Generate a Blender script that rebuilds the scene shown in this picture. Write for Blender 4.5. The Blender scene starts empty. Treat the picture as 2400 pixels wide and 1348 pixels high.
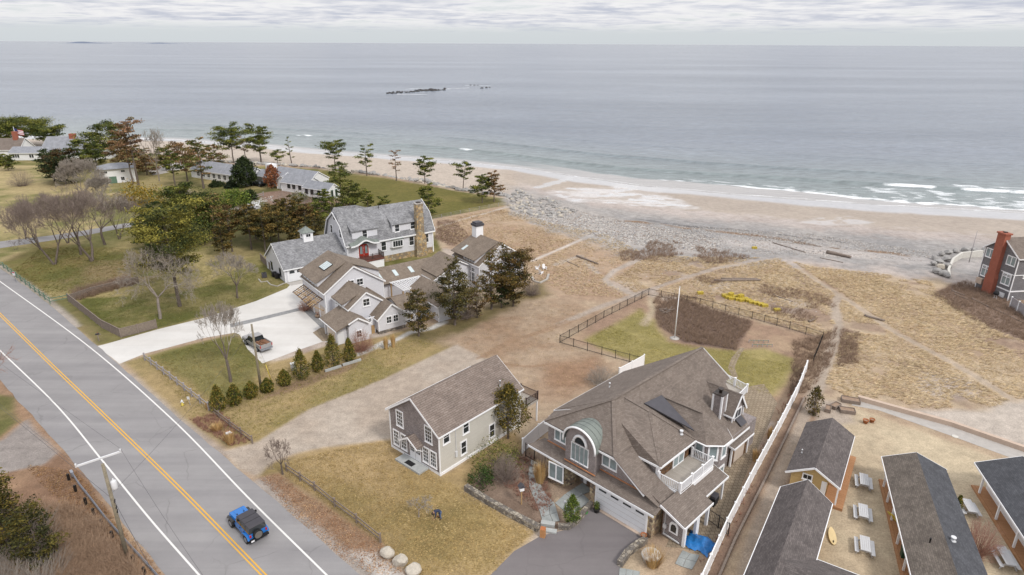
import bpy, math, random
import numpy as np
from mathutils import Matrix, Vector

SC = bpy.context.scene
COL = SC.collection
rnd = random.Random(7)
R = math.radians

# ------------------------------------------------------------ camera
FOC, CAMH, PITCH, ROLL = 1520.0, 40.0, math.atan((674 - 102) / 1520.0), R(0.3)
cd = bpy.data.cameras.new('camera')
cam = bpy.data.objects.new('camera', cd); COL.objects.link(cam)
cd.sensor_width = 36.0; cd.lens = FOC / 2400 * 36; cd.clip_start = 0.5; cd.clip_end = 200000
cam.matrix_world = Matrix.Translation((0, 0, CAMH)) @ Matrix.Rotation(math.pi / 2 - PITCH, 4, 'X') @ Matrix.Rotation(ROLL, 4, 'Z')
SC.camera = cam
SC.view_settings.view_transform = 'Standard'; SC.view_settings.look = 'None'
SC.view_settings.exposure = EXPO = 0.0; SC.view_settings.gamma = 1.0
SUN_AZ, SUN_EL = R(138), R(46)        # azimuth from +Y towards +X

# ------------------------------------------------------------ world: high overcast over a clear strip at the horizon
w = bpy.data.worlds.new('World'); SC.world = w; w.use_nodes = True
nt = w.node_tree; N = nt.nodes; LK = nt.links; N.clear()
def nd(t, **k):
    n = N.new(t)
    for a, b in k.items(): setattr(n, a, b)
    return n
out = nd('ShaderNodeOutputWorld'); bg = nd('ShaderNodeBackground'); LK.new(bg.outputs[0], out.inputs[0])
sky = nd('ShaderNodeTexSky', sky_type='NISHITA'); sky.sun_disc = False; sky.sun_elevation = SUN_EL; sky.sun_rotation = SUN_AZ
sky.air_density = 1.0; sky.dust_density = 1.5; sky.ozone_density = 1.0
skm = nd('ShaderNodeMix', data_type='RGBA', blend_type='MULTIPLY'); skm.inputs[0].default_value = 1
LK.new(sky.outputs[0], skm.inputs[6]); skm.inputs[7].default_value = (0.105, 0.105, 0.105, 1)
tc = nd('ShaderNodeTexCoord'); sx = nd('ShaderNodeSeparateXYZ'); LK.new(tc.outputs['Generated'], sx.inputs[0])
def m_(op, a, b=None, c=None):
    n = nd('ShaderNodeMath', operation=op)
    for i, q in enumerate((a, b, c)):
        if q is None: continue
        if isinstance(q, (int, float)): n.inputs[i].default_value = q
        else: LK.new(q, n.inputs[i])
    return n.outputs[0]
zz = m_('MAXIMUM', sx.outputs[2], 0.004)
zc = m_('ADD', zz, 0.05)
cx = m_('DIVIDE', sx.outputs[0], zc); cy = m_('DIVIDE', sx.outputs[1], zc)
cv = nd('ShaderNodeCombineXYZ'); LK.new(cx, cv.inputs[0]); LK.new(cy, cv.inputs[1])
def noise(scale, det, rough, dist, src):
    n = nd('ShaderNodeTexNoise'); n.inputs['Scale'].default_value = scale; n.inputs['Detail'].default_value = det
    n.inputs['Roughness'].default_value = rough; n.inputs['Distortion'].default_value = dist
    LK.new(src, n.inputs['Vector']); return n.outputs[0]
n1 = noise(0.55, 7, 0.62, 0.6, cv.outputs[0]); n2 = noise(1.9, 5, 0.6, 0.3, cv.outputs[0])
def ramp(src, a, b, lo=0., hi=1.):
    n = nd('ShaderNodeMapRange'); n.interpolation_type = 'SMOOTHSTEP'
    n.inputs[1].default_value = a; n.inputs[2].default_value = b; n.inputs[3].default_value = lo; n.inputs[4].default_value = hi
    LK.new(src, n.inputs[0]); return n.outputs[0]
edge = ramp(m_('ADD', sx.outputs[2], m_('MULTIPLY', m_('SUBTRACT', n2, 0.5), 0.016)), 0.012, 0.030)
cov = m_('MULTIPLY', edge, ramp(m_('ADD', m_('MULTIPLY', n1, 0.75), m_('MULTIPLY', n2, 0.25)), 0.30, 0.48))
shade = ramp(m_('ADD', m_('MULTIPLY', n1, 0.6), m_('MULTIPLY', n2, 0.4)), 0.40, 0.64)
cm = nd('ShaderNodeMix', data_type='RGBA'); LK.new(shade, cm.inputs[0])
cm.inputs[6].default_value = (0.93, 0.92, 0.92, 1); cm.inputs[7].default_value = (0.55, 0.58, 0.67, 1)
# overcast sky brightens towards the zenith
zen = m_('ADD', 0.98, m_('MULTIPLY', zz, 0.62))
cb = nd('ShaderNodeMix', data_type='RGBA', blend_type='MULTIPLY'); cb.inputs[0].default_value = 1
LK.new(cm.outputs[2], cb.inputs[6]); cz = nd('ShaderNodeCombineColor')
for i in range(3): LK.new(zen, cz.inputs[i])
LK.new(cz.outputs[0], cb.inputs[7])
vm = nd('ShaderNodeMix', data_type='RGBA'); vm.inputs[0].default_value = .85; LK.new(skm.outputs[2], vm.inputs[6]); vm.inputs[7].default_value = (.71, .755, .79, 1)   # thin high veil over the clear strip
mx = nd('ShaderNodeMix', data_type='RGBA'); LK.new(cov, mx.inputs[0]); LK.new(vm.outputs[2], mx.inputs[6]); LK.new(cb.outputs[2], mx.inputs[7])
LK.new(mx.outputs[2], bg.inputs[0]); bg.inputs[1].default_value = 1.0
# ------------------------------------------------------------ sun behind the cloud
sl = bpy.data.lights.new('sun', 'SUN'); sl.energy = 2.3; sl.angle = R(11); sl.color = (1, 0.96, 0.9)
so = bpy.data.objects.new('sun', sl); COL.objects.link(so)
sd = Vector((math.sin(SUN_AZ) * math.cos(SUN_EL), math.cos(SUN_AZ) * math.cos(SUN_EL), math.sin(SUN_EL)))
so.rotation_euler = sd.to_track_quat('Z', 'Y').to_euler(); so.location = (60, 80, 90)

# ------------------------------------------------------------ place on the ground
CP, SP, CR, SR = math.cos(PITCH), math.sin(PITCH), math.cos(ROLL), math.sin(ROLL)
def G(px, py, z=0.0):
    u = (px - 1200) / FOC; v = (674 - py) / FOC
    u, v = u * CR - v * SR, u * SR + v * CR
    d = (u, CP + v * SP, -SP + v * CP); t = (z - CAMH) / d[2]
    return Vector((t * d[0], t * d[1], z))
def Pr(x, y, z):
    dz = z - CAMH; dep = y * CP - dz * SP; up = y * SP + dz * CP; u = x / dep; v = up / dep
    return 1200 + FOC * (u * CR + v * SR), 674 - FOC * (-u * SR + v * CR)
def rise(p, row, z0=0.0):
    "height above z0 at p whose top shows at picture row"
    lo, hi = 0., 60.
    for _ in range(40):
        m = (lo + hi) / 2
        if Pr(p[0], p[1], z0 + m)[1] > row: lo = m
        else: hi = m
    return lo
SEA = -4.0
_cr = [G(*q) for q in ((-900, 345), (150, 347), (400, 360), (520, 380), (740, 392), (900, 412), (1070, 444), (1185, 462), (1250, 508), (1430, 560), (1650, 585), (1900, 610), (2200, 640), (2400, 662), (3200, 740))]
_sh = [G(q[0], q[1], SEA) for q in ((-900, 312), (0, 320), (150, 323), (400, 327), (640, 344), (780, 358), (1060, 378), (1200, 392), (1500, 436), (1800, 464), (2100, 484), (2400, 500), (3200, 540))]
CRX = np.array([p.x for p in _cr]); CRY = np.array([p.y for p in _cr])
SHX = np.array([p.x for p in _sh]); SHY = np.array([p.y for p in _sh])
def sst(a, b, x):
    t = np.clip((x - a) / (b - a), 0, 1); return t * t * (3 - 2 * t)
def tbeach(x, y):
    yc = np.interp(x, CRX, CRY); ys = np.interp(x, SHX, SHY)
    return (y - yc) / np.maximum(ys - yc, 5.)
def height(x, y):
    x = np.asarray(x, float); y = np.asarray(y, float)
    t = tbeach(x, y); wl = 1 - sst(-8, 4, x)
    drop = 1.5 * wl * sst(0.0, 0.06, t)
    z = -drop - (4.0 - 1.5 * wl) * np.clip(t, 0, 1) - 3.0 * np.clip(t - 1, 0, 1.5)
    return np.where(t < 0, 0.0, z)
def at(px, py):
    z = 0.0
    for _ in range(14):
        p = G(px, py, z); z = 0.5 * z + 0.5 * float(height(p.x, p.y))
    return Vector((p.x, p.y, z))
def srgb(r, g, b, k=1.0):
    def f(c):
        c /= 255.; return (c / 12.92 if c <= .04045 else ((c + .055) / 1.055) ** 2.4) * k
    return (f(r), f(g), f(b))
# ------------------------------------------------------------ materials
MATS = {}
KA = 0.72     # picture value -> base colour
def material(name):
    m = bpy.data.materials.new(name); m.use_nodes = True; t = m.node_tree; t.nodes.clear()
    o = t.nodes.new('ShaderNodeOutputMaterial'); b = t.nodes.new('ShaderNodeBsdfPrincipled'); t.links.new(b.outputs[0], o.inputs[0])
    MATS[name] = m; return m, t, b
class NT:
    def __init__(s, t): s.t = t
    def n(s, ty, ins=None, **k):
        q = s.t.nodes.new(ty)
        for a, b in k.items(): setattr(q, a, b)
        for a, b in (ins or {}).items():
            if hasattr(b, 'default_value') or hasattr(b, 'links'): s.t.links.new(b, q.inputs[a])
            else: q.inputs[a].default_value = b
        return q
    def noise(s, vec, scale, det=4, rough=.6):
        return s.n('ShaderNodeTexNoise', {'Vector': vec, 'Scale': scale, 'Detail': det, 'Roughness': rough}).outputs[0]
    def mr(s, v, a, b, lo, hi):
        return s.n('ShaderNodeMapRange', {0: v, 1: a, 2: b, 3: lo, 4: hi}).outputs[0]
    def mix(s, f, a, b, mode='MIX'):
        q = s.n('ShaderNodeMix', None, data_type='RGBA', blend_type=mode)
        for i, x in ((0, f), (6, a), (7, b)):
            if hasattr(x, 'links'): s.t.links.new(x, q.inputs[i])
            elif i and not isinstance(x, (int, float)): q.inputs[i].default_value = (*x[:3], 1)
            else: q.inputs[i].default_value = x
        return q.outputs[2]
    def gray(s, v):
        return s.n('ShaderNodeCombineColor', {0: v, 1: v, 2: v}).outputs[0]
    def bump(s, h, st, dist):
        return s.n('ShaderNodeBump', {'Height': h, 'Strength': st, 'Distance': dist}).outputs[0]
def plain(name, col, rough=.6, var=.12, scale=3., bump=0., metal=0., spec=.4, coord='Object', fine=0):
    m, t, b = material(name); q = NT(t)
    tcn = q.n('ShaderNodeTexCoord').outputs[coord]
    a = q.noise(tcn, scale, 5); f = q.mr(a, .3, .7, 1 - var, 1 + var)
    c = q.mix(1.0, col, q.gray(f), 'MULTIPLY')
    if fine:
        c = q.mix(1.0, c, q.gray(q.mr(q.noise(tcn, fine, 2), .25, .75, 1 - var, 1 + var)), 'MULTIPLY')
    t.links.new(c, b.inputs['Base Color']); b.inputs['Roughness'].default_value = rough
    b.inputs['Metallic'].default_value = metal; b.inputs['Specular IOR Level'].default_value = spec
    if bump: t.links.new(q.bump(a, bump, .02), b.inputs['Normal'])
    return m
def shingle(name, c1, c2, bw, bh, mortar=.012, mcol=None, var=.15, stain=None, rough=.85, bumps=.6, off=.5):
    m, t, b = material(name); q = NT(t)
    uv = q.n('ShaderNodeUVMap').outputs[0]
    br = q.n('ShaderNodeTexBrick', {'Vector': uv, 'Scale': 1.0, 'Mortar Size': mortar, 'Mortar Smooth': .3, 'Bias': 0.0, 'Brick Width': bw, 'Row Height': bh}, offset=off)
    br.inputs['Color1'].default_value = (*c1, 1); br.inputs['Color2'].default_value = (*c2, 1)
    mc = mcol or tuple(x * .55 for x in c1); br.inputs['Mortar'].default_value = (*mc, 1)
    n1 = q.noise(uv, .7, 5); n2 = q.noise(uv, 9., 3)
    c = q.mix(1., br.outputs[0], q.gray(q.mr(n1, .3, .7, 1 - var, 1 + var)), 'MULTIPLY')
    c = q.mix(1., c, q.gray(q.mr(n2, .25, .75, 1 - var, 1 + var)), 'MULTIPLY')
    if stain:
        n3 = q.noise(uv, 2.2, 7, .75); c = q.mix(q.mr(n3, .56, .68, 0, stain[3]), c, stain[:3])
    t.links.new(c, b.inputs['Base Color']); b.inputs['Roughness'].default_value = rough; b.inputs['Specular IOR Level'].default_value = .25
    t.links.new(q.bump(br.outputs[1], -bumps, .015), b.inputs['Normal'])
    return m
def S(r, g, b, k=KA): return srgb(r, g, b, k)
shingle('roof_brown', S(146, 134, 125), S(126, 114, 106), .30, .15, stain=(*S(90, 78, 72), .35))
shingle('roof_tan', S(152, 138, 124), S(132, 118, 106), .28, .15)
shingle('roof_grey', S(168, 168, 170), S(128, 128, 132), .32, .15, var=.25)
shingle('roof_cape', S(154, 140, 131), S(138, 124, 115), .62, .22, mortar=.02, mcol=S(104, 92, 86), stain=(*S(70, 62, 62), .8))
shingle('roof_charcoal', S(122, 114, 112), S(100, 93, 92), .32, .15, var=.22)
shingle('roof_stained', S(132, 122, 113), S(110, 101, 94), .32, .15, var=.25, stain=(*S(84, 80, 66), .6))  # brownish shingles with their own stains
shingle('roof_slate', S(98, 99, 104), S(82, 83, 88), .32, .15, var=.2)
shingle('roof_pale', S(170, 172, 178), S(152, 154, 162), .32, .15)
shingle('siding_grey', S(222, 222, 227, .92), S(216, 216, 221, .92), 4.2, .12, mortar=.012, mcol=S(190, 190, 196, .9), var=.04, rough=.6, bumps=.5)
shingle('siding_putty', S(214, 210, 201, .88), S(208, 204, 195, .88), 4.2, .11, mortar=.012, mcol=S(182, 178, 170, .86), var=.04, rough=.6, bumps=.5)
shingle('siding_white', S(243, 243, 243, .88), S(238, 238, 239, .88), 4.2, .16, mortar=.012, mcol=S(208, 208, 210), var=.03, rough=.6, bumps=.4)
shingle('siding_yellow', S(226, 196, 140), S(218, 188, 132), 4.2, .14, mortar=.014, mcol=S(190, 160, 110), var=.05, rough=.6, bumps=.5)
shingle('wall_shingle', S(166, 157, 155, .95), S(144, 135, 133, .95), .16, .13, var=.22, mcol=S(88, 80, 80))
shingle('wall_shingle_brown', S(150, 112, 78), S(92, 74, 62), .17, .13, var=.3, mcol=S(56, 44, 38))
shingle('wall_shingle_slate', S(140, 138, 140, .85), S(126, 124, 127, .85), .17, .13, var=.15, mcol=S(96, 94, 97))
shingle('brick_red', S(180, 104, 84, .85), S(164, 90, 70, .85), .21, .075, mcol=S(150, 110, 95), var=.1, rough=.8)
shingle('paver', S(176, 160, 138), S(158, 142, 122), .42, .42, mortar=.035, mcol=S(128, 112, 92), var=.1)
shingle('paver_grey', S(172, 172, 172), S(150, 150, 152), .3, .15, mortar=.012, var=.12)
shingle('deck_board', S(198, 190, 180), S(186, 178, 168), 5., .14, mortar=.010, mcol=S(120, 112, 104), var=.08, off=.0)
shingle('deck_orange', S(202, 152, 112), S(192, 142, 102), 5., .14, mortar=.012, mcol=S(120, 80, 50), var=.08, off=.0)
shingle('deck_red', S(140, 92, 82), S(128, 82, 74), 5., .14, mortar=.012, mcol=S(80, 50, 44), var=.08, off=.0)
shingle('copper_green', S(142, 149, 143), S(134, 141, 136), .55, 9., mortar=.03, mcol=S(112, 118, 114), var=.12, rough=.5, off=0.)
def fieldstone(name, cols, scale, joint):
    m, t, b = material(name); q = NT(t); uv = q.n('ShaderNodeUVMap').outputs[0]
    v = q.n('ShaderNodeTexVoronoi', {'Vector': uv, 'Scale': scale}); e = q.n('ShaderNodeTexVoronoi', {'Vector': uv, 'Scale': scale}, feature='DISTANCE_TO_EDGE')
    rp = q.n('ShaderNodeValToRGB'); s = q.n('ShaderNodeSeparateColor', {0: v.outputs['Color']}); t.links.new(s.outputs[0], rp.inputs[0])
    el = rp.color_ramp.elements; rp.color_ramp.interpolation = 'CONSTANT'
    for i, c in enumerate(cols):
        p = i / len(cols)
        g = el[i] if i < 2 else el.new(p)
        g.position = p; g.color = (*c, 1)
    f = q.mr(e.outputs[0], .02, .07, 1, 0)
    c = q.mix(f, rp.outputs[0], joint); c = q.mix(1., c, q.gray(q.mr(q.noise(uv, 12, 3), .3, .7, .8, 1.2)), 'MULTIPLY')
    t.links.new(c, b.inputs['Base Color']); b.inputs['Roughness'].default_value = .9
    t.links.new(q.bump(q.mr(e.outputs[0], 0, .12, 0, 1), .8, .05), b.inputs['Normal']); return m
fieldstone('stone_wall', [S(205, 180, 140), S(150, 125, 105), S(190, 165, 135), S(128, 112, 100), S(214, 196, 160), S(165, 140, 110)], 3.4, S(172, 158, 138))
fieldstone('stone_grey', [S(170, 160, 146), S(140, 132, 124), S(188, 178, 162), S(120, 114, 108)], 3.2, S(120, 110, 98))
fieldstone('stone_found', [S(212, 186, 146), S(190, 176, 150), S(160, 140, 116), S(200, 168, 120)], 1.9, S(150, 138, 120))
plain('white', S(247, 247, 249, .88), .5, .03, 2.)
plain('white_metal', S(240, 241, 244), .35, .05, 3.)
plain('glass', (.025, .03, .034), .06, .3, .8, spec=.8)
plain('glass_pale', S(150, 165, 168), .08, .25, 1.2, spec=.8)
plain('skylight', S(215, 228, 230), .12, .08, 2., spec=.8)
plain('window_black', S(50, 50, 54), .5, .1)
plain('red_door', S(176, 52, 34), .4, .1)
plain('door_white', S(246, 247, 250, .78), .45, .03)
plain('door_tan', S(226, 210, 196), .5, .05)
plain('copper', S(206, 142, 100), .45, .15, 5., metal=.0)
plain('membrane', S(86, 84, 90), .6, .12, 2.)
plain('gutter', S(74, 66, 62), .5, .1)
plain('concrete', S(196, 190, 184), .9, .10, 1.5, .2, fine=20)
plain('concrete_pink', S(214, 192, 174), .9, .08, 1.5, .2, fine=20)
plain('flagstone', S(168, 172, 170), .85, .14, 1.2, .3, fine=12)
plain('granite', S(190, 192, 190), .85, .12, 3., .3, fine=25)
plain('wood_weathered', S(146, 132, 122), .9, .22, 4., .4, fine=22)
plain('wood_grey', S(176, 170, 172), .85, .15, 4., .3, fine=22)
plain('wood_pole', S(150, 140, 120), .9, .22, 5., .4, fine=25)
plain('wood_brown', S(120, 98, 82), .9, .2, 5., .4, fine=20)
plain('wood_new', S(196, 162, 116), .8, .15, 5., .3, fine=20)
plain('wood_green', S(112, 140, 120), .85, .18, 4., .3, fine=15)
plain('table_grey', S(214, 214, 216), .7, .06, 4., .1, fine=20)
plain('black_metal', S(40, 38, 38), .5, .1)
plain('rail_brown', S(84, 66, 60), .6, .1)
plain('steel', S(176, 180, 190), .38, .12, 4., metal=.6)
plain('bark', S(120, 108, 100), .95, .25, 4., .5, fine=20)
plain('bark_pale', S(168, 156, 148), .95, .2, 4., .4, fine=20)
plain('twig', S(158, 142, 132), .95, .2, 3.)
plain('twig_grey', S(182, 171, 160), .95, .2, 3.)
plain('twig_dark', S(168, 143, 123), .95, .25, 3.)
plain('twig_tan', S(196, 166, 140), .95, .25, 3.)
plain('twig_red', S(182, 138, 120), .95, .2, 3.)
plain('rubber', S(34, 34, 36), .8, .15)
plain('tyre_cover', S(120, 116, 112), .8, .12)
plain('car_blue', S(38, 120, 200, .8), .25, .06, 1., spec=.6)
plain('soft_top', S(76, 74, 80), .75, .08, 3., fine=30)
plain('car_grey', S(170, 168, 168), .3, .08, 1., spec=.6)
plain('car_dark', S(28, 30, 34), .3, .1, 1., spec=.6)
plain('rust', S(150, 110, 84), .9, .3, 5., fine=15)
plain('red_lamp', S(200, 40, 40), .3, .05)
plain('yellow', S(222, 198, 82), .5, .12, 5.)
plain('orange_tan', S(206, 150, 100), .8, .15, 4.)
plain('terracotta', S(186, 116, 72), .8, .12, 4.)
plain('board_cream', S(240, 214, 160), .35, .06, 2.)
plain('tarp_blue', S(50, 130, 205), .35, .25, 3., .4)
plain('green_bag', S(70, 150, 70), .5, .2, 8.)
plain('bin_green', S(40, 80, 62), .5, .1)
plain('skin', S(205, 160, 135), .6, .05)
plain('navy', S(54, 62, 88), .85, .12, 8.)
plain('denim', S(92, 112, 150), .85, .15, 8.)
plain('hair', S(70, 54, 44), .8, .2, 8.)
plain('boot', S(74, 56, 46), .8, .15, 8.)
plain('flag_blue', S(54, 66, 120), .8, .05)
plain('flag_red', S(196, 70, 78), .8, .05)
plain('boulder', S(172, 169, 166), .9, .25, 1.6, .5, fine=9)
plain('boulder_tan', S(206, 197, 183), .9, .14, 1.6, .5, fine=9)
plain('reef', S(74, 72, 72), .9, .3, .8, .5, fine=3)
plain('stone_white', S(226, 222, 214), .9, .1, 3.)
plain('rubble', S(188, 182, 174), .9, .2, 2., fine=10)
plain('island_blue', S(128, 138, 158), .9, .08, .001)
plain('door_blue', S(96, 116, 160), .5, .05)
# colour carried per leaf, so one crown holds light and dark sprays
def leafmat(name, rough=.7):
    m, t, b = material(name); q = NT(t)
    a = q.n('ShaderNodeAttribute', None, attribute_name='Col').outputs[0]
    t.links.new(a, b.inputs['Base Color']); b.inputs['Roughness'].default_value = rough; b.inputs['Specular IOR Level'].default_value = .2
    b.inputs['Subsurface Weight'].default_value = 0
leafmat('leaf')
# ------------------------------------------------------------ mesh builder
def obj(name, me, parent=None, label=None, cat=None, group=None, kind=None):
    o = bpy.data.objects.new(name, me); COL.objects.link(o)
    if parent is not None: o.parent = parent
    for k, v in (('label', label), ('category', cat), ('group', group), ('kind', kind)):
        if v: o[k] = v
    return o
def thing(name, label, cat, loc=(0, 0, 0), rz=0., group=None):
    o = obj(name, None, None, label, cat, group); o.location = loc; o.rotation_euler = (0, 0, rz); o.empty_display_size = .5
    return o
def face_uv(P_):
    n = len(P_); nx = ny = nz = 0.
    for i in range(n):
        a = P_[i]; b = P_[(i + 1) % n]
        nx += (a[1] - b[1]) * (a[2] + b[2]); ny += (a[2] - b[2]) * (a[0] + b[0]); nz += (a[0] - b[0]) * (a[1] + b[1])
    l = math.sqrt(nx * nx + ny * ny + nz * nz) or 1.; nx /= l; ny /= l; nz /= l
    if abs(nz) > .995: return [(p[0], p[1]) for p in P_]
    h = math.hypot(nx, ny); tx, ty = -ny / h, nx / h
    vx, vy, vz = -nz * ty * -1 * -1, nz * tx, 0
    # v = n x t
    vx = ny * 0 - nz * ty; vy = nz * tx - nx * 0; vz = nx * ty - ny * tx
    return [(p[0] * tx + p[1] * ty, p[0] * vx + p[1] * vy + p[2] * vz) for p in P_]
class MB:
    def __init__(s): s.v = []; s.f = []; s.sm = []
    def add(s, vs, fs, smooth=False):
        k = len(s.v); s.v += [tuple(p) for p in vs]; s.f += [tuple(i + k for i in f) for f in fs]; s.sm += [smooth] * len(fs); return s
    def box(s, x0, x1, y0, y1, z0, z1):
        return s.add([(x0, y0, z0), (x1, y0, z0), (x1, y1, z0), (x0, y1, z0), (x0, y0, z1), (x1, y0, z1), (x1, y1, z1), (x0, y1, z1)],
                     [(0, 3, 2, 1), (4, 5, 6, 7), (0, 1, 5, 4), (1, 2, 6, 5), (2, 3, 7, 6), (3, 0, 4, 7)])
    def bar(s, p, q, w, h, up=(0, 0, 1)):
        "rectangular bar from p to q, w across and h in the up direction"
        p = Vector(p); q = Vector(q); d = (q - p).normalized(); u = Vector(up); sd_ = d.cross(u)
        if sd_.length < 1e-4: sd_ = Vector((1, 0, 0))
        sd_.normalize(); u = sd_.cross(d).normalized(); a = sd_ * w / 2; b = u * h / 2
        vs = [p - a - b, p + a - b, p + a + b, p - a + b, q - a - b, q + a - b, q + a + b, q - a + b]
        return s.add(vs, [(0, 1, 2, 3), (7, 6, 5, 4), (0, 4, 5, 1), (1, 5, 6, 2), (2, 6, 7, 3), (3, 7, 4, 0)])
    def slab(s, P_, th):
        "thick plate: P_ is the top outline, extruded down along its normal"
        P_ = [Vector(p) for p in P_]; n = Vector((0, 0, 0))
        for i in range(len(P_)):
            a = P_[i]; b = P_[(i + 1) % len(P_)]; n += Vector(((a.y - b.y) * (a.z + b.z), (a.z - b.z) * (a.x + b.x), (a.x - b.x) * (a.y + b.y)))
        n.normalize()
        if n.z < 0: n = -n; P_ = P_[::-1]
        k = len(P_); Q = [p - n * th for p in P_]
        return s.add(P_ + Q, [tuple(range(k)), tuple(range(2 * k - 1, k - 1, -1))] + [(i, i + k, (i + 1) % k + k, (i + 1) % k) for i in range(k)])
    def prism(s, poly, z0, z1):
        k = len(poly); ar = sum(poly[i][0] * poly[(i + 1) % k][1] - poly[(i + 1) % k][0] * poly[i][1] for i in range(k))
        if ar < 0: poly = poly[::-1]
        return s.add([(*p[:2], z0) for p in poly] + [(*p[:2], z1) for p in poly],
                     [tuple(range(k - 1, -1, -1)), tuple(range(k, 2 * k))] + [(i, (i + 1) % k, (i + 1) % k + k, i + k) for i in range(k)])
    def extr(s, prof, axis, t0, t1):
        "profile (u,z) extruded along an axis: 'b' keeps u=a, 'a' keeps u=b"
        k = len(prof)
        if axis == 'b': A = [(u, t0, z) for u, z in prof]; B = [(u, t1, z) for u, z in prof]
        else: A = [(t0, u, z) for u, z in prof]; B = [(t1, u, z) for u, z in prof]
        ar = sum(prof[i][0] * prof[(i + 1) % k][1] - prof[(i + 1) % k][0] * prof[i][1] for i in range(k))
        fl = (ar > 0) == (axis == 'b')
        F = [tuple(range(k)), tuple(range(2 * k - 1, k - 1, -1))] + [(i, i + k, (i + 1) % k + k, (i + 1) % k) for i in range(k)]
        if not fl: F = [f[::-1] for f in F]
        return s.add(A + B, F)
    def tube(s, pts, rs, sides=8, cap=True, smooth=True):
        pts = [Vector(p) for p in pts]; k = len(pts); rs = rs if isinstance(rs, (list, tuple)) else [rs] * k
        vs = []; ref = Vector((.3, .2, 1)).normalized()
        for i, p in enumerate(pts):
            d = (pts[min(i + 1, k - 1)] - pts[max(i - 1, 0)]).normalized()
            x = d.cross(ref)
            if x.length < .05: x = d.cross(Vector((1, 0, 0)))
            x.normalize(); y = d.cross(x)
            for j in range(sides):
                t = 2 * math.pi * j / sides; vs.append(p + (x * math.cos(t) + y * math.sin(t)) * rs[i])
        F = [(i * sides + j, i * sides + (j + 1) % sides, (i + 1) * sides + (j + 1) % sides, (i + 1) * sides + j) for i in range(k - 1) for j in range(sides)]
        s.add(vs, F, smooth)
        if cap: n0 = len(s.v) - len(vs); s.f += [tuple(n0 + j for j in range(sides))[::-1], tuple(n0 + (k - 1) * sides + j for j in range(sides))]; s.sm += [False, False]
        return s
    def lathe(s, c, prof, sides=16, smooth=True, sx=1., sy=1.):
        k = len(prof); vs = [(c[0] + sx * r * math.cos(2 * math.pi * j / sides), c[1] + sy * r * math.sin(2 * math.pi * j / sides), c[2] + z) for r, z in prof for j in range(sides)]
        F = [(i * sides + j, i * sides + (j + 1) % sides, (i + 1) * sides + (j + 1) % sides, (i + 1) * sides + j) for i in range(k - 1) for j in range(sides)]
        return s.add(vs, F + [], smooth).capends(len(s.v) - len(vs), k, sides)
    def capends(s, n0, k, sides):
        s.f += [tuple(n0 + j for j in range(sides))[::-1], tuple(n0 + (k - 1) * sides + j for j in range(sides))]; s.sm += [False, False]; return s
    def mesh(s, name, mat):
        me = bpy.data.meshes.new(name); me.from_pydata(s.v, [], s.f)
        uv = me.uv_layers.new(name='UVMap'); co = []
        for f in s.f: co += [c for p in face_uv([s.v[i] for i in f]) for c in p]
        uv.data.foreach_set('uv', co)
        me.polygons.foreach_set('use_smooth', s.sm); me.materials.append(MATS[mat]); me.update(); return me
    def build(s, name, mat, parent=None, label=None, cat=None, group=None, kind=None):
        return obj(name, s.mesh(name, mat), parent, label, cat, group, kind)
def npmesh(name, V, F, mat, smooth=False, col=None, uv=False):
    "fast mesh from arrays; F is (n,3) or (n,4)"
    me = bpy.data.meshes.new(name); n = len(F); k = F.shape[1]
    me.vertices.add(len(V)); me.vertices.foreach_set('co', np.asarray(V, np.float32).ravel())
    me.loops.add(n * k); me.loops.foreach_set('vertex_index', np.asarray(F, np.int32).ravel())
    me.polygons.add(n); me.polygons.foreach_set('loop_start', np.arange(0, n * k, k, dtype=np.int32))
    me.polygons.foreach_set('loop_total', np.full(n, k, np.int32)); me.polygons.foreach_set('use_smooth', np.full(n, smooth))
    if col is not None:
        ca = me.color_attributes.new('Col', 'FLOAT_COLOR', 'POINT')
        ca.data.foreach_set('color', np.hstack([np.asarray(col, np.float32)[:, :3], np.ones((len(V), 1), np.float32)]).ravel())
    me.materials.append(MATS[mat]); me.update(calc_edges=True); return me
_nz = {}
def vnoise(x, y, sc, seed=0):
    g = _nz.get(seed)
    if g is None: g = _nz[seed] = np.random.RandomState(seed + 5).rand(256, 256)
    X = np.asarray(x) / sc; Y = np.asarray(y) / sc; xi = np.floor(X).astype(int); yi = np.floor(Y).astype(int); fx = X - xi; fy = Y - yi
    fx = fx * fx * (3 - 2 * fx); fy = fy * fy * (3 - 2 * fy); a = lambda i, j: g[(xi + i) & 255, (yi + j) & 255]
    return (a(0, 0) * (1 - fx) + a(1, 0) * fx) * (1 - fy) + (a(0, 1) * (1 - fx) + a(1, 1) * fx) * fy
def fbm(x, y, sc, seed=0, o=4):
    r = 0; k = 0; a = 1.
    for i in range(o): r = r + a * vnoise(x, y, sc, seed + i); k += a; sc *= .5; a *= .55
    return r / k
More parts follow.
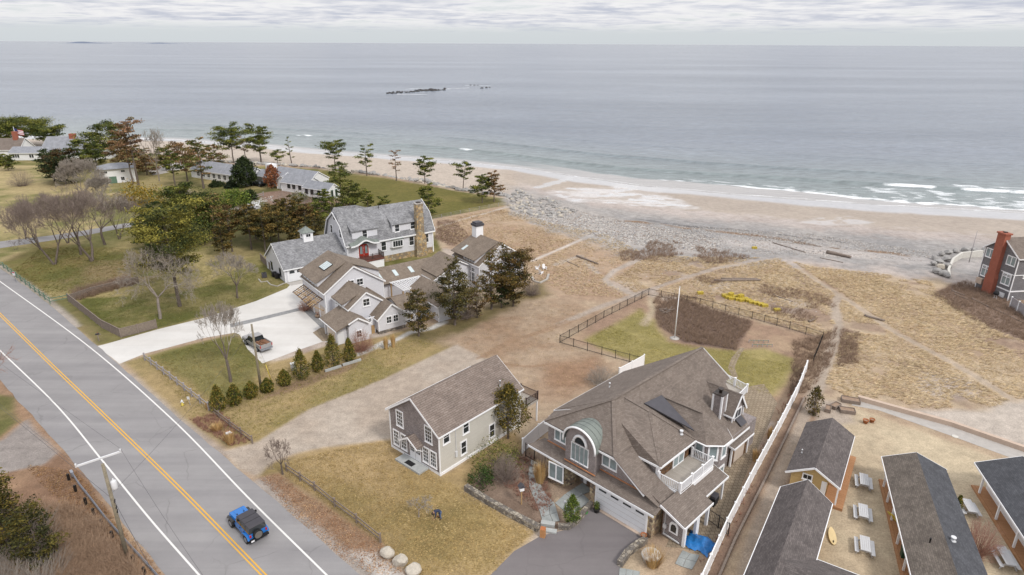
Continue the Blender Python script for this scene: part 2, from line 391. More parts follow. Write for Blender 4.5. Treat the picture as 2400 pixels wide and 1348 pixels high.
# ------------------------------------------------------------ terrain
def axis(*segs):
    "segs: (start, stop, step)"
    r = []
    for a, b, st in segs: r += list(np.arange(a, b - 1e-6, st))
    return np.array(r + [segs[-1][1]])
gx = axis((-1600, -600, 100), (-600, -300, 20), (-300, -130, 2.5), (-130, -100, 1), (-100, 100, .45), (100, 140, 1), (140, 300, 4), (300, 600, 30), (600, 1600, 100))
gy = axis((-400, 20, 30), (20, 38, 2), (38, 120, .4), (120, 190, .7), (190, 270, 1.2), (270, 400, 2), (400, 600, 8))
X, Y = np.meshgrid(gx, gy); Zg = height(X, Y)
T = tbeach(X, Y)
Zg = Zg + (fbm(X, Y, 7, 3) - .5) * .16 * sst(.0, .1, np.abs(T)) * (T > -.6) * (T < 1)
def polyw(pts): return [at(*p) for p in pts]
def sdf(poly, X, Y):
    "signed distance, positive inside"
    P_ = np.array([(p[0], p[1]) for p in poly]); D = np.full(X.shape, 1e9); ins = np.zeros(X.shape, bool); k = len(P_)
    for i in range(k):
        a = P_[i]; b = P_[(i + 1) % k]; e = b - a; wx = X - a[0]; wy = Y - a[1]
        t = np.clip((wx * e[0] + wy * e[1]) / (e @ e + 1e-9), 0, 1); D = np.minimum(D, (wx - e[0] * t) ** 2 + (wy - e[1] * t) ** 2)
        c = ((a[1] <= Y) & (b[1] > Y)) | ((b[1] <= Y) & (a[1] > Y))
        with np.errstate(divide='ignore', invalid='ignore'): xi = a[0] + (Y - a[1]) * e[0] / (e[1] if e[1] else 1e-9)
        ins ^= c & (X < xi)
    D = np.sqrt(D); return np.where(ins, D, -D)
def linedist(pts, X, Y):
    P_ = np.array([(p[0], p[1]) for p in pts]); D = np.full(X.shape, 1e9)
    for i in range(len(P_) - 1):
        a = P_[i]; e = P_[i + 1] - a; wx = X - a[0]; wy = Y - a[1]; t = np.clip((wx * e[0] + wy * e[1]) / (e @ e + 1e-9), 0, 1)
        D = np.minimum(D, (wx - e[0] * t) ** 2 + (wy - e[1] * t) ** 2)
    return np.sqrt(D)
LK_ = .70
def C(r, g, b):
    v = np.array(srgb(r, g, b, LK_)); return v * .84 + v.mean() * .16 * np.array([1.02, 1., .98])
nA = fbm(X, Y, 14, 11); nB = fbm(X, Y, 3.2, 21); nC = fbm(X, Y, .9, 31, 2); nW = fbm(X, Y, 4.5, 41) - .5
def mot(c1, c2, m=.5, sharp=.12):
    f = sst(m - sharp, m + sharp, .55 * nA + .35 * nB + .10 * nC)[..., None]
    return C(*c1) * (1 - f) + C(*c2) * f
COLR = mot((206, 182, 150), (186, 158, 130)); WET = np.zeros(X.shape); REG = np.zeros(X.shape, int)
REGN = ['ground', 'lawn', 'beach', 'path']
def paint(w_, col, reg=None):
    global COLR
    COLR = COLR * (1 - w_[..., None]) + col * w_[..., None]
    if reg is not None: REG[w_ > .5] = reg
def region(pts, c1, c2=None, reg=None, soft=.5, amp=1.2, m=.5, k=1.):
    poly = polyw(pts); xs = [p[0] for p in poly]; ys = [p[1] for p in poly]
    jx = slice(*np.searchsorted(gx, [min(xs) - 4, max(xs) + 4])); jy = slice(*np.searchsorted(gy, [min(ys) - 4, max(ys) + 4]))
    w_ = np.zeros(X.shape); w_[jy, jx] = sst(-soft, soft, sdf(poly, X[jy, jx], Y[jy, jx]) + nW[jy, jx] * amp * 2) * k
    paint(w_, mot(c1, c2 or c1, m), reg)
def trail(pts, wid, c1, soft=.35, reg=3, amp=.25):
    d = linedist(polyw(pts), X, Y) + nW * amp * 2; paint(1 - sst(wid / 2 - soft, wid / 2 + soft, d), mot(c1, tuple(q - 12 for q in c1)), reg)
# dune, worn and sandy patches
w_ = sst(.56, .70, fbm(X, Y, 9, 51)) * .7; paint(w_, C(206, 192, 182))
w_ = sst(.58, .70, fbm(X, Y, 6, 61)) * .55; paint(w_, C(150, 122, 106))
region([(1020, 560), (1010, 512), (1180, 485), (1300, 530), (1440, 560), (1500, 600), (1430, 660), (1480, 700), (1300, 700), (1240, 650)], (198, 170, 140), (184, 152, 124), 0, 2, 2)
# lawns to the left
region([(-700, 720), (-700, 352), (150, 352), (400, 364), (520, 384), (740, 396), (900, 416), (1070, 448), (1185, 466), (1192, 480), (1010, 514), (1035, 590), (1090, 640), (900, 690), (700, 700), (240, 810), (0, 648)], (116, 114, 50), (172, 154, 98), 1, .4, .3, .51)
region([(700, 400), (900, 418), (1070, 450), (1180, 472), (1010, 508), (870, 480)], (118, 112, 44), (132, 120, 54), 1, .5, .3)
region([(-700, 560), (-700, 384), (110, 388), (300, 440), (330, 530), (250, 585), (90, 640), (-20, 640)], (194, 172, 118), (128, 126, 64), 1, 2, 3, .47)
region([(-20, 636), (100, 560), (260, 585), (250, 610), (60, 690)], (160, 138, 84), (128, 122, 58), 1, 1.5, 2)
region([(480, 470), (640, 440), (800, 470), (860, 510), (760, 570), (640, 600), (500, 560), (330, 530), (330, 470)], (126, 112, 72), (104, 102, 52), 1, 2, 2)
region([(600, 455), (690, 440), (820, 480), (780, 500), (640, 490)], (150, 120, 102), None, 0, 1, 1)
region([(405, 690), (600, 640), (680, 665), (660, 700), (500, 735), (230, 808), (160, 760), (190, 700)], (156, 142, 86), (108, 110, 46), 1, .6, .5, .49)
region([(95, 650), (270, 590), (420, 600), (400, 650), (180, 690)], (150, 130, 88), (112, 112, 50), 1, 1.5, 1.5)
# verge left of the drive, lower lawn, planted strip
region([(0, 620), (30, 640), (120, 700), (165, 700), (235, 770), (255, 795), (235, 810), (130, 735)], (158, 138, 92), (126, 120, 66), 1, .5, .5)
region([(285, 850), (345, 832), (560, 778), (640, 850), (790, 800), (900, 790), (960, 770), (1030, 790), (1075, 808), (900, 890), (720, 965), (610, 1038), (540, 1050), (430, 985)], (182, 156, 104), (156, 140, 84), 1, .5, .6)
region([(345, 838), (560, 778), (620, 850), (590, 925), (535, 950), (480, 930)], (146, 136, 78), (118, 116, 56), 1, .8, 1, .5)
region([(960, 790), (1060, 745), (1180, 700), (1270, 655), (1290, 690), (1150, 765), (1050, 812)], (146, 126, 82), (120, 108, 64), 1, 1.5, 1)  # shade under the cedars, painted into the ground colour
region([(520, 985), (600, 945), (720, 905), (830, 862), (900, 800), (830, 845), (640, 915)], (150, 118, 98), None, 0, .5, 1, .5, .7)
# bare lot and gravel drive
region([(1030, 800), (1080, 778), (1230, 700), (1300, 702), (1420, 720), (1312, 800), (1440, 850), (1420, 900), (1290, 970), (1250, 950), (1130, 840), (1070, 810)], (190, 164, 136), (170, 139, 110), 0, 1.5, 2, .55)
region([(1280, 850), (1400, 830), (1430, 870), (1340, 940), (1260, 930)], (166, 130, 100), (186, 156, 128), 0, 2, 2, .55)
region([(520, 1060), (602, 1036), (720, 962), (900, 888), (1070, 808), (1135, 838), (1165, 850), (940, 960), (935, 1025), (860, 1040), (760, 1048), (695, 1062), (640, 1085), (606, 1118), (560, 1100)], (200, 184, 167), (188, 170, 152), 3, .25, .15)
region([(604, 1120), (640, 1085), (695, 1062), (760, 1050), (935, 1026), (1030, 1120), (1200, 1015), (1250, 1050), (1090, 1150), (1255, 1248), (1150, 1350), (1150, 1500), (960, 1500), (960, 1348), (900, 1280), (660, 1140)], (192, 162, 112), (156, 134, 82), 1, .4, .4, .5)
region([(940, 1110), (1060, 1130), (1230, 1240), (1130, 1348), (960, 1348), (930, 1220)], (178, 152, 92), (146, 126, 70), 1, 2, 2, .5, .7)
region([(600, 1122), (650, 1112), (900, 1278), (960, 1355), (840, 1355), (700, 1240)], (180, 148, 118), (160, 128, 100), 0, .5, .5)
region([(800, 1290), (880, 1296), (960, 1348), (990, 1420), (880, 1420)], (208, 200, 192), None, 3, .4, .4)
# big house garden
region([(1325, 795), (1510, 694), (1760, 750), (1925, 795), (1900, 860), (1850, 930), (1760, 960), (1650, 880), (1510, 858)], (190, 160, 128), (168, 136, 112), 0, .5, .5)
region([(1365, 798), (1500, 725), (1535, 750), (1560, 800), (1620, 815), (1720, 822), (1790, 815), (1865, 842), (1850, 900), (1800, 930), (1760, 920), (1650, 880), (1512, 858)], (178, 162, 98), (154, 142, 78), 1, .8, .8)
region([(1535, 720), (1590, 700), (1762, 755), (1725, 822), (1600, 802), (1545, 765)], (130, 106, 94), None, 0, .5, .6)
region([(1235, 1050), (1275, 1085), (1300, 1180), (1330, 1245), (1260, 1238), (1095, 1148), (1150, 1080)], (140, 116, 98), (160, 136, 116), 0, .3, .3)
region([(1860, 900), (1895, 870), (1700, 1300), (1650, 1400), (1620, 1400), (1760, 1150), (1820, 985)], (154, 126, 104), (176, 148, 120), 0, .3, .4)
# cottages
region([(1740, 1420), (1850, 1120), (1890, 990), (1990, 950), (2400, 1100), (2560, 1150), (2560, 1420)], (216, 196, 162), (200, 178, 146), 3, .4, .3)
region([(2100, 960), (2300, 962), (2368, 940), (2460, 920), (2560, 1120), (2400, 1062)], (208, 194, 180), None, 2, .8, 1)
region([(1890, 935), (1990, 940), (2000, 990), (1920, 1000), (1870, 985)], (196, 178, 160), None, 0, .6, .8)
# dune plants
region([(1450, 592), (1560, 560), (1755, 600), (1700, 618), (1560, 614), (1460, 612)], (138, 112, 92), (176, 150, 128), 0, 1.2, 1.6)
region([(2180, 690), (2260, 655), (2400, 715), (2560, 790), (2420, 810), (2300, 762)], (130, 106, 92), (156, 130, 112), 0, 1, 1.5)
region([(1965, 760), (2010, 780), (2010, 850), (1960, 860)], (148, 120, 104), None, 0, .8, 1.5, .5, .7)
region([(1030, 520), (1060, 520), (1100, 560), (1060, 575), (1020, 560)], (150, 122, 106), None, 0, 1, 1, .5, .8)
# roadside left
region([(-900, 600), (-300, 700), (40, 900), (180, 1090), (400, 1360), (420, 1600), (-900, 1600)], (182, 146, 112), (146, 112, 86), 0, .5, .5)
region([(-300, 900), (36, 930), (40, 990), (0, 1028), (-300, 1120)], (118, 116, 60), (150, 136, 84), 1, .5, .5)
region([(-300, 1100), (0, 1032), (62, 985), (135, 1062), (105, 1088), (0, 1112), (-300, 1170)], (164, 154, 148), None, 3, .3, .3)
# paths through the dune
trail([(1765, 1420), (1815, 1262), (1876, 1070), (1910, 960)], .8, (166, 134, 106), reg=0, amp=.5)
trail([(1725, 1420), (1778, 1250), (1852, 1060), (1892, 950), (1920, 905), (1945, 830), (1966, 765), (1955, 715), (1966, 690)], 1.35, (194, 176, 158))
trail([(1640, 1420), (1700, 1290), (1880, 935)], .9, (150, 122, 104), reg=0)
trail([(1826, 600), (1900, 650), (1966, 690), (2100, 782), (2230, 850), (2300, 890), (2375, 940)], .95, (198, 178, 156))
trail([(1310, 760), (1420, 715), (1520, 680), (1590, 655), (1680, 628), (1770, 618), (1826, 600)], 1.2, (194, 176, 160))
trail([(1490, 692), (1430, 668), (1418, 655), (1440, 635), (1490, 612), (1515, 590), (1560, 575)], 1.3, (200, 184, 170))
trail([(1245, 612), (1330, 576), (1412, 543)], .8, (226, 214, 202), .3)
trail([(1000, 540), (1100, 510), (1190, 485)], .8, (214, 200, 186), .5)
trail([(1300, 620), (1360, 600), (1400, 640)], 1., (204, 190, 178), .6, 0)
trail([(1525, 700), (1530, 730), (1510, 760)], 1.2, (200, 180, 150), .5)
trail([(900, 812), (960, 780), (1010, 770), (1040, 755)], 1.1, (222, 218, 212), .3)
trail([(840, 830), (880, 812), (905, 800)], 1.1, (222, 218, 212), .3)
for o_ in (0, 14): trail([(1120 + o_, 840 - o_ * .2), (1190 + o_, 800), (1270 + o_, 775), (1330 + o_, 752)], .45, (178, 146, 116), .3, 0, .12)
for o_ in (0, 16): trail([(1150 + o_, 850), (1230 + o_, 860), (1330 + o_, 850)], .4, (170, 136, 106), .3, 0, .15)
# gravelled shoulder beside the carriageway
trail([(0, 622), (100, 692), (180, 765)], 1.0, (196, 184, 172), .4, 0)
trail([(300, 880), (430, 992), (520, 1062)], .8, (188, 174, 162), .4, 0)
trail([(610, 1130), (700, 1215), (835, 1330), (900, 1400)], 1.3, (186, 174, 164), .4, 0)
# the beach
RGT = sst(-6, 6, X - 0.0)
dune_edge = T + (nB - .5) * .10 * RGT
paint(sst(-.10, -.02, dune_edge) * RGT, mot((206, 192, 184), (190, 176, 168)), 2)
paint(sst(.0, .02, T) * (1 - RGT), C(206, 190, 174), 2)
cob = RGT * sst(-.16, -.04, T + (nB - .5) * .16 - .10 * sst(30, 60, X) ) * (1 - sst(.34, .50, T + (nB - .5) * .2))
paint(cob, mot((184, 177, 172), (162, 159, 158), .5, .2) * (.86 + .28 * nC[..., None]), 2)
region([(1185, 470), (1215, 440), (1330, 478), (1480, 520), (1700, 562), (1650, 596), (1480, 578), (1400, 560), (1280, 525), (1190, 500)], (192, 184, 178), (176, 168, 162), 2, 1.5, 2)
paint(RGT * sst(.50, .60, T + (nB - .5) * .15), mot((194, 177, 160), (186, 169, 153)), 2); WET = np.maximum(WET, .3 * RGT * sst(.50, .60, T))
band = RGT * sst(.05, .10, T) * (1 - sst(.14, .20, T)) * sst(30, 50, X)
paint(band * .8, mot((214, 202, 194), (196, 188, 184)), 2)
wr = np.abs(T - .235 - (fbm(X, Y, 18, 71) - .5) * .10 + .06 * sst(30, 90, X)); wrack = (1 - sst(.008, .022, wr)) * sst(.35, .5, nB) * sst(22, 30, X) * (1 - sst(78, 86, X))
paint(wrack * .9, mot((96, 78, 64), (150, 112, 70)), 2)
wr2 = (1 - sst(.006, .016, np.abs(T - .30 - (fbm(X, Y, 14, 81) - .5) * .09 + .06 * sst(30, 90, X)))) * sst(.38, .5, nC) * sst(25, 40, X) * (1 - sst(70, 80, X)); paint(wr2 * .8, C(84, 80, 80), 2)
wet = sst(.84, .90, T + (fbm(X, Y, 22, 91) - .5) * .12); paint(wet, mot((198, 194, 194), (206, 202, 202)), 2); WET = np.maximum(WET, wet * .75)  # wet sand, its sky sheen painted in as a pale colour
# run-off films lying on the sand, reflected sky painted pale into their colour
fx = linedist(polyw([(1260, 440), (1330, 420), (1400, 395)]), X, Y); WET = np.maximum(WET, (1 - sst(.8, 2.2, fx + nW * 4)) * .95)
pat = sst(-1, 3, sdf(polyw([(1270, 455), (1330, 440), (1420, 440), (1470, 405), (1540, 425), (1560, 455), (1640, 490), (1560, 488), (1420, 478), (1330, 472)]), X, Y) + nW * 7)
br_ = np.abs(fbm(X * .5 + Y * .35, Y * 1.25 - X * .2, 7, 101) - .5); film = pat * (1 - sst(.02, .075, br_)); WET = np.maximum(WET, film); paint(film * .9, C(236, 232, 230)); paint(pat * (.25 + .65 * sst(.42, .62, fbm(X * .6 + Y * .4, Y * 1.4 - X * .25, 5, 141))), C(228, 223, 221))
pat2 = sst(-1, 2, sdf(polyw([(1850, 520), (1990, 505), (2060, 525), (1930, 530)]), X, Y) + nW * 5) * sst(.42, .52, nB); paint(pat2 * .6, C(220, 212, 208)); WET = np.maximum(WET, pat2 * .6)
COLR = COLR * (1 + (nC[..., None] - .5) * .22)
ny_, nx_ = X.shape; idx = np.arange(ny_ * nx_).reshape(ny_, nx_)
QF = np.stack([idx[:-1, :-1], idx[:-1, 1:], idx[1:, 1:], idx[1:, :-1]], -1).reshape(-1, 4)
VV = np.stack([X, Y, Zg], -1).reshape(-1, 3); CC = COLR.reshape(-1, 3); WW = WET.reshape(-1); RF = REG[:-1, :-1].reshape(-1)
m, t, b = material('ground'); q = NT(t)
a = q.n('ShaderNodeAttribute', None, attribute_name='Col').outputs[0]; wa = q.n('ShaderNodeAttribute', None, attribute_name='wet').outputs[2]
po = q.n('ShaderNodeNewGeometry').outputs[0]
f1 = q.noise(po, .9, 6, .7); f2 = q.noise(po, 6., 4, .7); f3 = q.noise(po, 28., 2, .6)
cl = q.mix(1., a, q.gray(q.mr(f1, .3, .7, .80, 1.20)), 'MULTIPLY')
cl = q.mix(1., cl, q.gray(q.mr(f2, .25, .75, .72, 1.28)), 'MULTIPLY'); cl = q.mix(1., cl, q.gray(q.mr(f3, .25, .75, .84, 1.16)), 'MULTIPLY')
cl = q.mix(wa, cl, a)
t.links.new(cl, b.inputs['Base Color'])
t.links.new(q.mr(wa, 0, 1, .95, .10), b.inputs['Roughness']); t.links.new(q.mr(wa, 0, 1, .2, 1.), b.inputs['Specular IOR Level']); t.links.new(q.mr(wa, .3, 1, 0, 1), b.inputs['Coat Weight']); b.inputs['Coat IOR'].default_value = 1.6; b.inputs['Coat Roughness'].default_value = .08
bs = q.n('ShaderNodeMath', {0: q.mr(f2, 0, 1, 0, 1), 1: q.mr(wa, 0, .6, 1, .02)}, operation='MULTIPLY').outputs[0]
t.links.new(q.bump(bs, .7, .10), b.inputs['Normal'])
for r, nm in enumerate(REGN):
    Fq = QF[RF == r]; u, inv = np.unique(Fq, return_inverse=True)
    me = npmesh(nm, VV[u], inv.reshape(-1, 4), 'ground', True, CC[u])
    wt = me.attributes.new('wet', 'FLOAT', 'POINT'); wt.data.foreach_set('value', WW[u].astype(np.float32))
    obj(nm, me, kind='structure')
# ------------------------------------------------------------ sea
su = axis((-60000, -10000, 10000), (-10000, -2000, 1000), (-2000, -500, 100), (-500, -260, 15), (-260, 200, 2.5), (200, 500, 15), (500, 2000, 100), (2000, 10000, 1000), (10000, 60000, 10000))
sv = axis((-30, -6, 3), (-6, 90, .8), (90, 200, 3), (200, 600, 12), (600, 2000, 70), (2000, 10000, 500), (10000, 90000, 10000))
U, Vd = np.meshgrid(su, sv); YS = np.interp(U, SHX, SHY); YY = YS + Vd
wob = (fbm(U, Vd * 0 + 3, 55, 111) - .5)
ZS = np.full(U.shape, SEA); FOAM = np.zeros(U.shape)
n3 = fbm(U, Vd, 6, 121); n4 = fbm(U, Vd, 1.9, 131)
near = sst(-2, 10, Vd)
lace = sst(.40, .62, n4)
for ux, ud, amp, wd, lo, hi, kind in (([-44, 0, 53, 98, 137, 148, 178], [68, 57.5, 62, 59.5, 57, 52, 53.5], .62, 1.5, -35, 158, 0), ([-64, -25, 8, 48, 91, 124, 143, 163, 260], [34, 31, 27, 32, 36.6, 34.4, 32.5, 31, 30], .8, 1.3, -55, 400, 1), ([-240, -110, -92, -60], [34, 36, 43, 46], .5, 1.6, -220, -70, 2), ([-240, -116, -80], [60, 57, 62], .45, 1.8, -200, -60, 0), ([-60, 60, 160], [98, 104, 92], .3, 3., -40, 200, 0)):
    c = np.interp(U, ux, ud) + wob * 3; s_ = Vd - c; ext = sst(lo - 15, lo + 15, U) * (1 - sst(hi - 15, hi + 15, U))
    ZS = ZS + amp * ext * near * np.where(s_ < 0, np.exp(-(s_ / wd) ** 2), np.exp(-(s_ / (wd * 3)) ** 2))
    if kind == 1:
        fx_ = sst(122, 126, U) * (1 - sst(138, 141, U)) + sst(142, 148, U) + np.exp(-((U + 20) / 5) ** 2) * .8
        FOAM = np.maximum(FOAM, fx_ * np.exp(-((s_ + .7) / 1.2) ** 2) * (.55 + .5 * lace)); FOAM = np.maximum(FOAM, .66 * lace * sst(140, 152, U) * sst(-2, 1, s_) * (1 - sst(8, 14, s_)))
        FOAM = np.maximum(FOAM, .56 * lace * sst(96, 122, U + (n3 - .5) * 20) * sst(-26, -20, s_) * (1 - sst(-6, -2, s_)))
    if kind == 2: FOAM = np.maximum(FOAM, (np.exp(-((U + 103) / 8) ** 2)) * np.exp(-((s_ + .6) / 1.3) ** 2) * (.4 + .6 * lace))
c = np.interp(U, [7, 31, 58, 91, 112, 148, 220], [17, 14, 15.8, 15.3, 7.8, 5.9, 6]) + (n3 - .5) * 4; s_ = Vd - c
FOAM = np.maximum(FOAM, np.exp(-(s_ / (.5 + 1.6 * sst(50, 130, U))) ** 2) * (.25 + .8 * sst(20, 75, U)) * (.35 + .75 * lace)); FOAM = np.maximum(FOAM, .5 * lace * sst(-1, 2, s_) * (1 - sst(5, 9, s_)) * sst(20, 70, U))
FOAM = np.maximum(FOAM, (1 - sst(.2, 1.0, np.abs(Vd - 1.5 - wob * 5 - (n3 - .5) * 4))) * .55)
SHEET = (1 - sst(-2, 1, s_)) * sst(-5, 30, U) + (1 - sst(3, 9, Vd)) * (1 - sst(-5, 30, U))
sw = np.abs(Vd - 2.0 - (n3 - .5) * 4); FOAM = np.maximum(FOAM, (1 - sst(.4, 2.5, sw)) * .7 * (1 - sst(-190, -150, U)))
FOAM = FOAM * (Vd < 80)
idx = np.arange(U.size).reshape(U.shape); SF = np.stack([idx[:-1, :-1], idx[:-1, 1:], idx[1:, 1:], idx[1:, :-1]], -1).reshape(-1, 4)
m, t, b = material('sea'); q = NT(t)
fo = q.n('ShaderNodeAttribute', None, attribute_name='foam').outputs[2]; sh = q.n('ShaderNodeAttribute', None, attribute_name='shoal').outputs[2]
po = q.n('ShaderNodeNewGeometry').outputs[0]
mp = q.n('ShaderNodeMapping', {'Vector': po, 'Rotation': (0, 0, R(28)), 'Scale': (.35, 1., 1.)}).outputs[0]
wv1 = q.noise(mp, .55, 5, .62); wv2 = q.noise(mp, .085, 4, .55); pt = q.noise(q.n('ShaderNodeMapping', {'Vector': po, 'Rotation': (0, 0, R(8)), 'Scale': (.25, 1., 1.)}).outputs[0], .006, 5, .55)
deep = q.mix(q.mr(pt, .35, .65, 0, 1), S(106, 116, 131), S(138, 147, 160))  # paler streaks put specular sheen into the sea colour
base = q.mix(sh, deep, S(148, 158, 157)); base = q.mix(1., base, q.gray(q.mr(wv1, .3, .7, .72, 1.28)), 'MULTIPLY'); base = q.mix(1., base, q.gray(q.mr(wv2, .3, .7, .93, 1.07)), 'MULTIPLY')  # wave noise also paints ripple light and dark into the colour
shv = q.n('ShaderNodeAttribute', None, attribute_name='sheet').outputs[2]; base = q.mix(shv, base, S(196, 192, 190)); fn = q.noise(po, 2.6, 5, .7); ff = q.mr(q.n('ShaderNodeMath', {0: fo, 1: q.mr(fn, .3, .7, .55, 1.25)}, operation='MULTIPLY').outputs[0], .28, .62, 0, 1)
base = q.mix(ff, base, (.78, .80, .82)); t.links.new(base, b.inputs['Base Color'])
t.links.new(q.mr(ff, 0, 1, .22, .8), b.inputs['Roughness']); b.inputs['IOR'].default_value = 1.333; b.inputs['Specular IOR Level'].default_value = .42
bh = q.n('ShaderNodeMath', {0: wv1, 1: q.n('ShaderNodeMath', {0: wv2, 1: 2.2}, operation='MULTIPLY').outputs[0]}, operation='ADD').outputs[0]
t.links.new(q.bump(bh, .8, .7), b.inputs['Normal'])
me = npmesh('sea', np.stack([U, YY, ZS], -1).reshape(-1, 3), SF, 'sea', True)
for nm, vals in (('foam', FOAM), ('shoal', (1 - sst(5, 130, Vd)) * .9), ('sheet', SHEET)):
    at_ = me.attributes.new(nm, 'FLOAT', 'POINT'); at_.data.foreach_set('value', vals.ravel().astype(np.float32))
obj('sea', me, kind='structure')
# ------------------------------------------------------------ road and hard surfaces
def cr(pts, n=8):
    "smooth a polyline"
    P_ = [Vector(p) for p in pts]; P_ = [P_[0] * 2 - P_[1]] + P_ + [P_[-1] * 2 - P_[-2]]; r = []
    for i in range(1, len(P_) - 2):
        a, b_, c, d = P_[i - 1:i + 3]
        for k in range(n):
            u = k / n; r.append(.5 * ((2 * b_) + (c - a) * u + (2 * a - 5 * b_ + 4 * c - d) * u * u + (3 * b_ - a - 3 * c + d) * u ** 3))
    return r + [P_[-2]]
def ribbon(pts, wd, z, off=0.):
    mb = MB(); L_ = []; Rr = []
    for i, p in enumerate(pts):
        d = (pts[min(i + 1, len(pts) - 1)] - pts[max(i - 1, 0)]); d.z = 0; d.normalize(); n_ = Vector((d.y, -d.x, 0)); c = p + n_ * off
        L_.append((c.x - n_.x * wd / 2, c.y - n_.y * wd / 2, z)); Rr.append((c.x + n_.x * wd / 2, c.y + n_.y * wd / 2, z))
    k = len(pts); mb.add(L_ + Rr, [(i, i + k, i + k + 1, i + 1) for i in range(k - 1)]); return mb
def asph(name, c1, c2, crack):
    m, t, b = material(name); q = NT(t); po = q.n('ShaderNodeNewGeometry').outputs[0]
    mp = q.n('ShaderNodeMapping', {'Vector': po, 'Rotation': (0, 0, R(43)), 'Scale': (.05, 1, 1)}).outputs[0]
    f1 = q.noise(mp, .55, 3); f2 = q.noise(po, .25, 6, .7); f3 = q.noise(po, 40, 2); c = q.mix(q.mr(f1, .35, .65, 0, 1), c1, c2)
    c = q.mix(1., c, q.gray(q.mr(f2, .3, .7, .93, 1.07)), 'MULTIPLY'); c = q.mix(1., c, q.gray(q.mr(f3, .2, .8, .88, 1.12)), 'MULTIPLY')
    wn = q.n('ShaderNodeVectorMath', {0: po, 1: q.n('ShaderNodeTexNoise', {'Vector': po, 'Scale': .6}).outputs[1]}, operation='ADD').outputs[0]
    e = q.n('ShaderNodeTexVoronoi', {'Vector': wn, 'Scale': .16}, feature='DISTANCE_TO_EDGE').outputs[0]
    k = q.n('ShaderNodeMath', {0: q.mr(e, .003, .010, crack, 0), 1: q.mr(q.noise(po, .2, 2), .44, .56, 0, 1)}, operation='MULTIPLY').outputs[0]
    c = q.mix(k, c, tuple(x * .55 for x in c1)); t.links.new(c, b.inputs['Base Color']); b.inputs['Roughness'].default_value = .9; b.inputs['Specular IOR Level'].default_value = .25
    t.links.new(q.bump(f3, .3, .01), b.inputs['Normal'])
asph('asphalt', S(166, 163, 163), S(153, 150, 151), .4); asph('asphalt_dark', S(138, 132, 132), S(128, 122, 123), .2)
asph('shell', S(234, 231, 227), S(226, 222, 217), 0.)
def paintmat(name, col):
    m, t, b = material(name); q = NT(t); po = q.n('ShaderNodeNewGeometry').outputs[0]
    c = q.mix(q.mr(q.noise(po, 14, 4, .7), .60, .72, 0, .45), col, S(176, 172, 168)); t.links.new(c, b.inputs['Base Color']); b.inputs['Roughness'].default_value = .7
paintmat('line_white', S(244, 242, 238, .76)); paintmat('line_yellow', S(240, 184, 72))
def run(*px):
    P_ = [G(*p) for p in px]; d0 = (P_[0] - P_[1]).normalized(); d1 = (P_[-1] - P_[-2]).normalized()
    return cr([P_[0] + d0 * k for k in (140, 115, 90, 65, 45, 30, 15)] + P_ + [P_[-1] + d1 * k for k in (12, 26, 42, 60)], 14)
eR = run((0, 628), (100, 702), (260, 838), (430, 990), (600, 1134), (835, 1340))
eL = run((60, 958), (180, 1092), (300, 1240), (385, 1345))
jit = random.Random(3)
for e_ in (eR, eL):
    for p in e_: p.x += jit.uniform(-.09, .09); p.y += jit.uniform(-.09, .09)
def resamp(pts, n):
    d = [0.]
    for i in range(1, len(pts)): d.append(d[-1] + (pts[i] - pts[i - 1]).length)
    f = np.linspace(0, d[-1], n); return list(zip(np.interp(f, d, [p.x for p in pts]), np.interp(f, d, [p.y for p in pts])))
n_ = 160; rA = resamp(eR, n_); rB = resamp(eL, n_)
MB().add([(x, y, .02) for x, y in rA] + [(x, y, .02) for x, y in rB], [(i, i + 1, i + n_ + 1, i + n_)[::-1] for i in range(n_ - 1)]).build('road', 'asphalt', kind='structure')
wR = run((0, 660), (200, 806), (400, 980), (580, 1165), (757, 1340))
wL = run((0, 822), (130, 948), (240, 1080), (350, 1215), (462, 1343))
yl = run((0, 737), (115, 850), (230, 960), (420, 1145), (610, 1340))
ribbon(wR, .16, .028).build('road_marking', 'line_white', kind='structure'); ribbon(wL, .16, .028).build('road_marking', 'line_white', kind='structure')
ribbon(yl, .13, .028, .14).build('road_marking', 'line_yellow', kind='structure'); ribbon(yl, .13, .028, -.14).build('road_marking', 'line_yellow', kind='structure')
def sheet(name, mat, pts, z, smooth=0):
    P_ = [G(*p) for p in pts]
    if smooth: P_ = cr(P_, smooth)
    MB().add([(p.x, p.y, z) for p in P_], [tuple(range(len(P_)))]).build(name, mat, kind='structure')
sheet('driveway', 'shell', [(190, 790), (226, 812), (250, 806), (370, 772), (480, 745), (600, 706), (672, 676), (680, 668), (740, 652), (790, 700), (770, 760), (780, 810), (760, 800), (690, 824), (640, 843), (615, 852), (580, 818), (562, 785), (550, 780), (480, 792), (340, 829), (280, 853), (262, 838)], .014)
sheet('driveway_band', 'paver_grey', [(538, 760), (600, 746), (700, 722), (735, 716), (738, 722), (700, 729), (600, 754), (542, 768)], .022)
sheet('paved_apron', 'paver_grey', [(708, 726), (738, 716), (768, 738), (790, 770), (770, 772), (752, 768)], .026)
sheet('paved_apron', 'paver', [(733, 780), (752, 768), (772, 771), (795, 790), (792, 812), (768, 800), (755, 800)], .03)
sheet('garage_apron', 'concrete', [(672, 664), (716, 655), (760, 646), (762, 652), (720, 662), (682, 670)], .03)
sheet('driveway', 'asphalt_dark', [(1393, 1192), (1383, 1188), (1352, 1218), (1335, 1240), (1268, 1256), (1205, 1292), (1150, 1348), (1080, 1480), (1440, 1480), (1452, 1348), (1458, 1318), (1490, 1290), (1520, 1262)], .012)
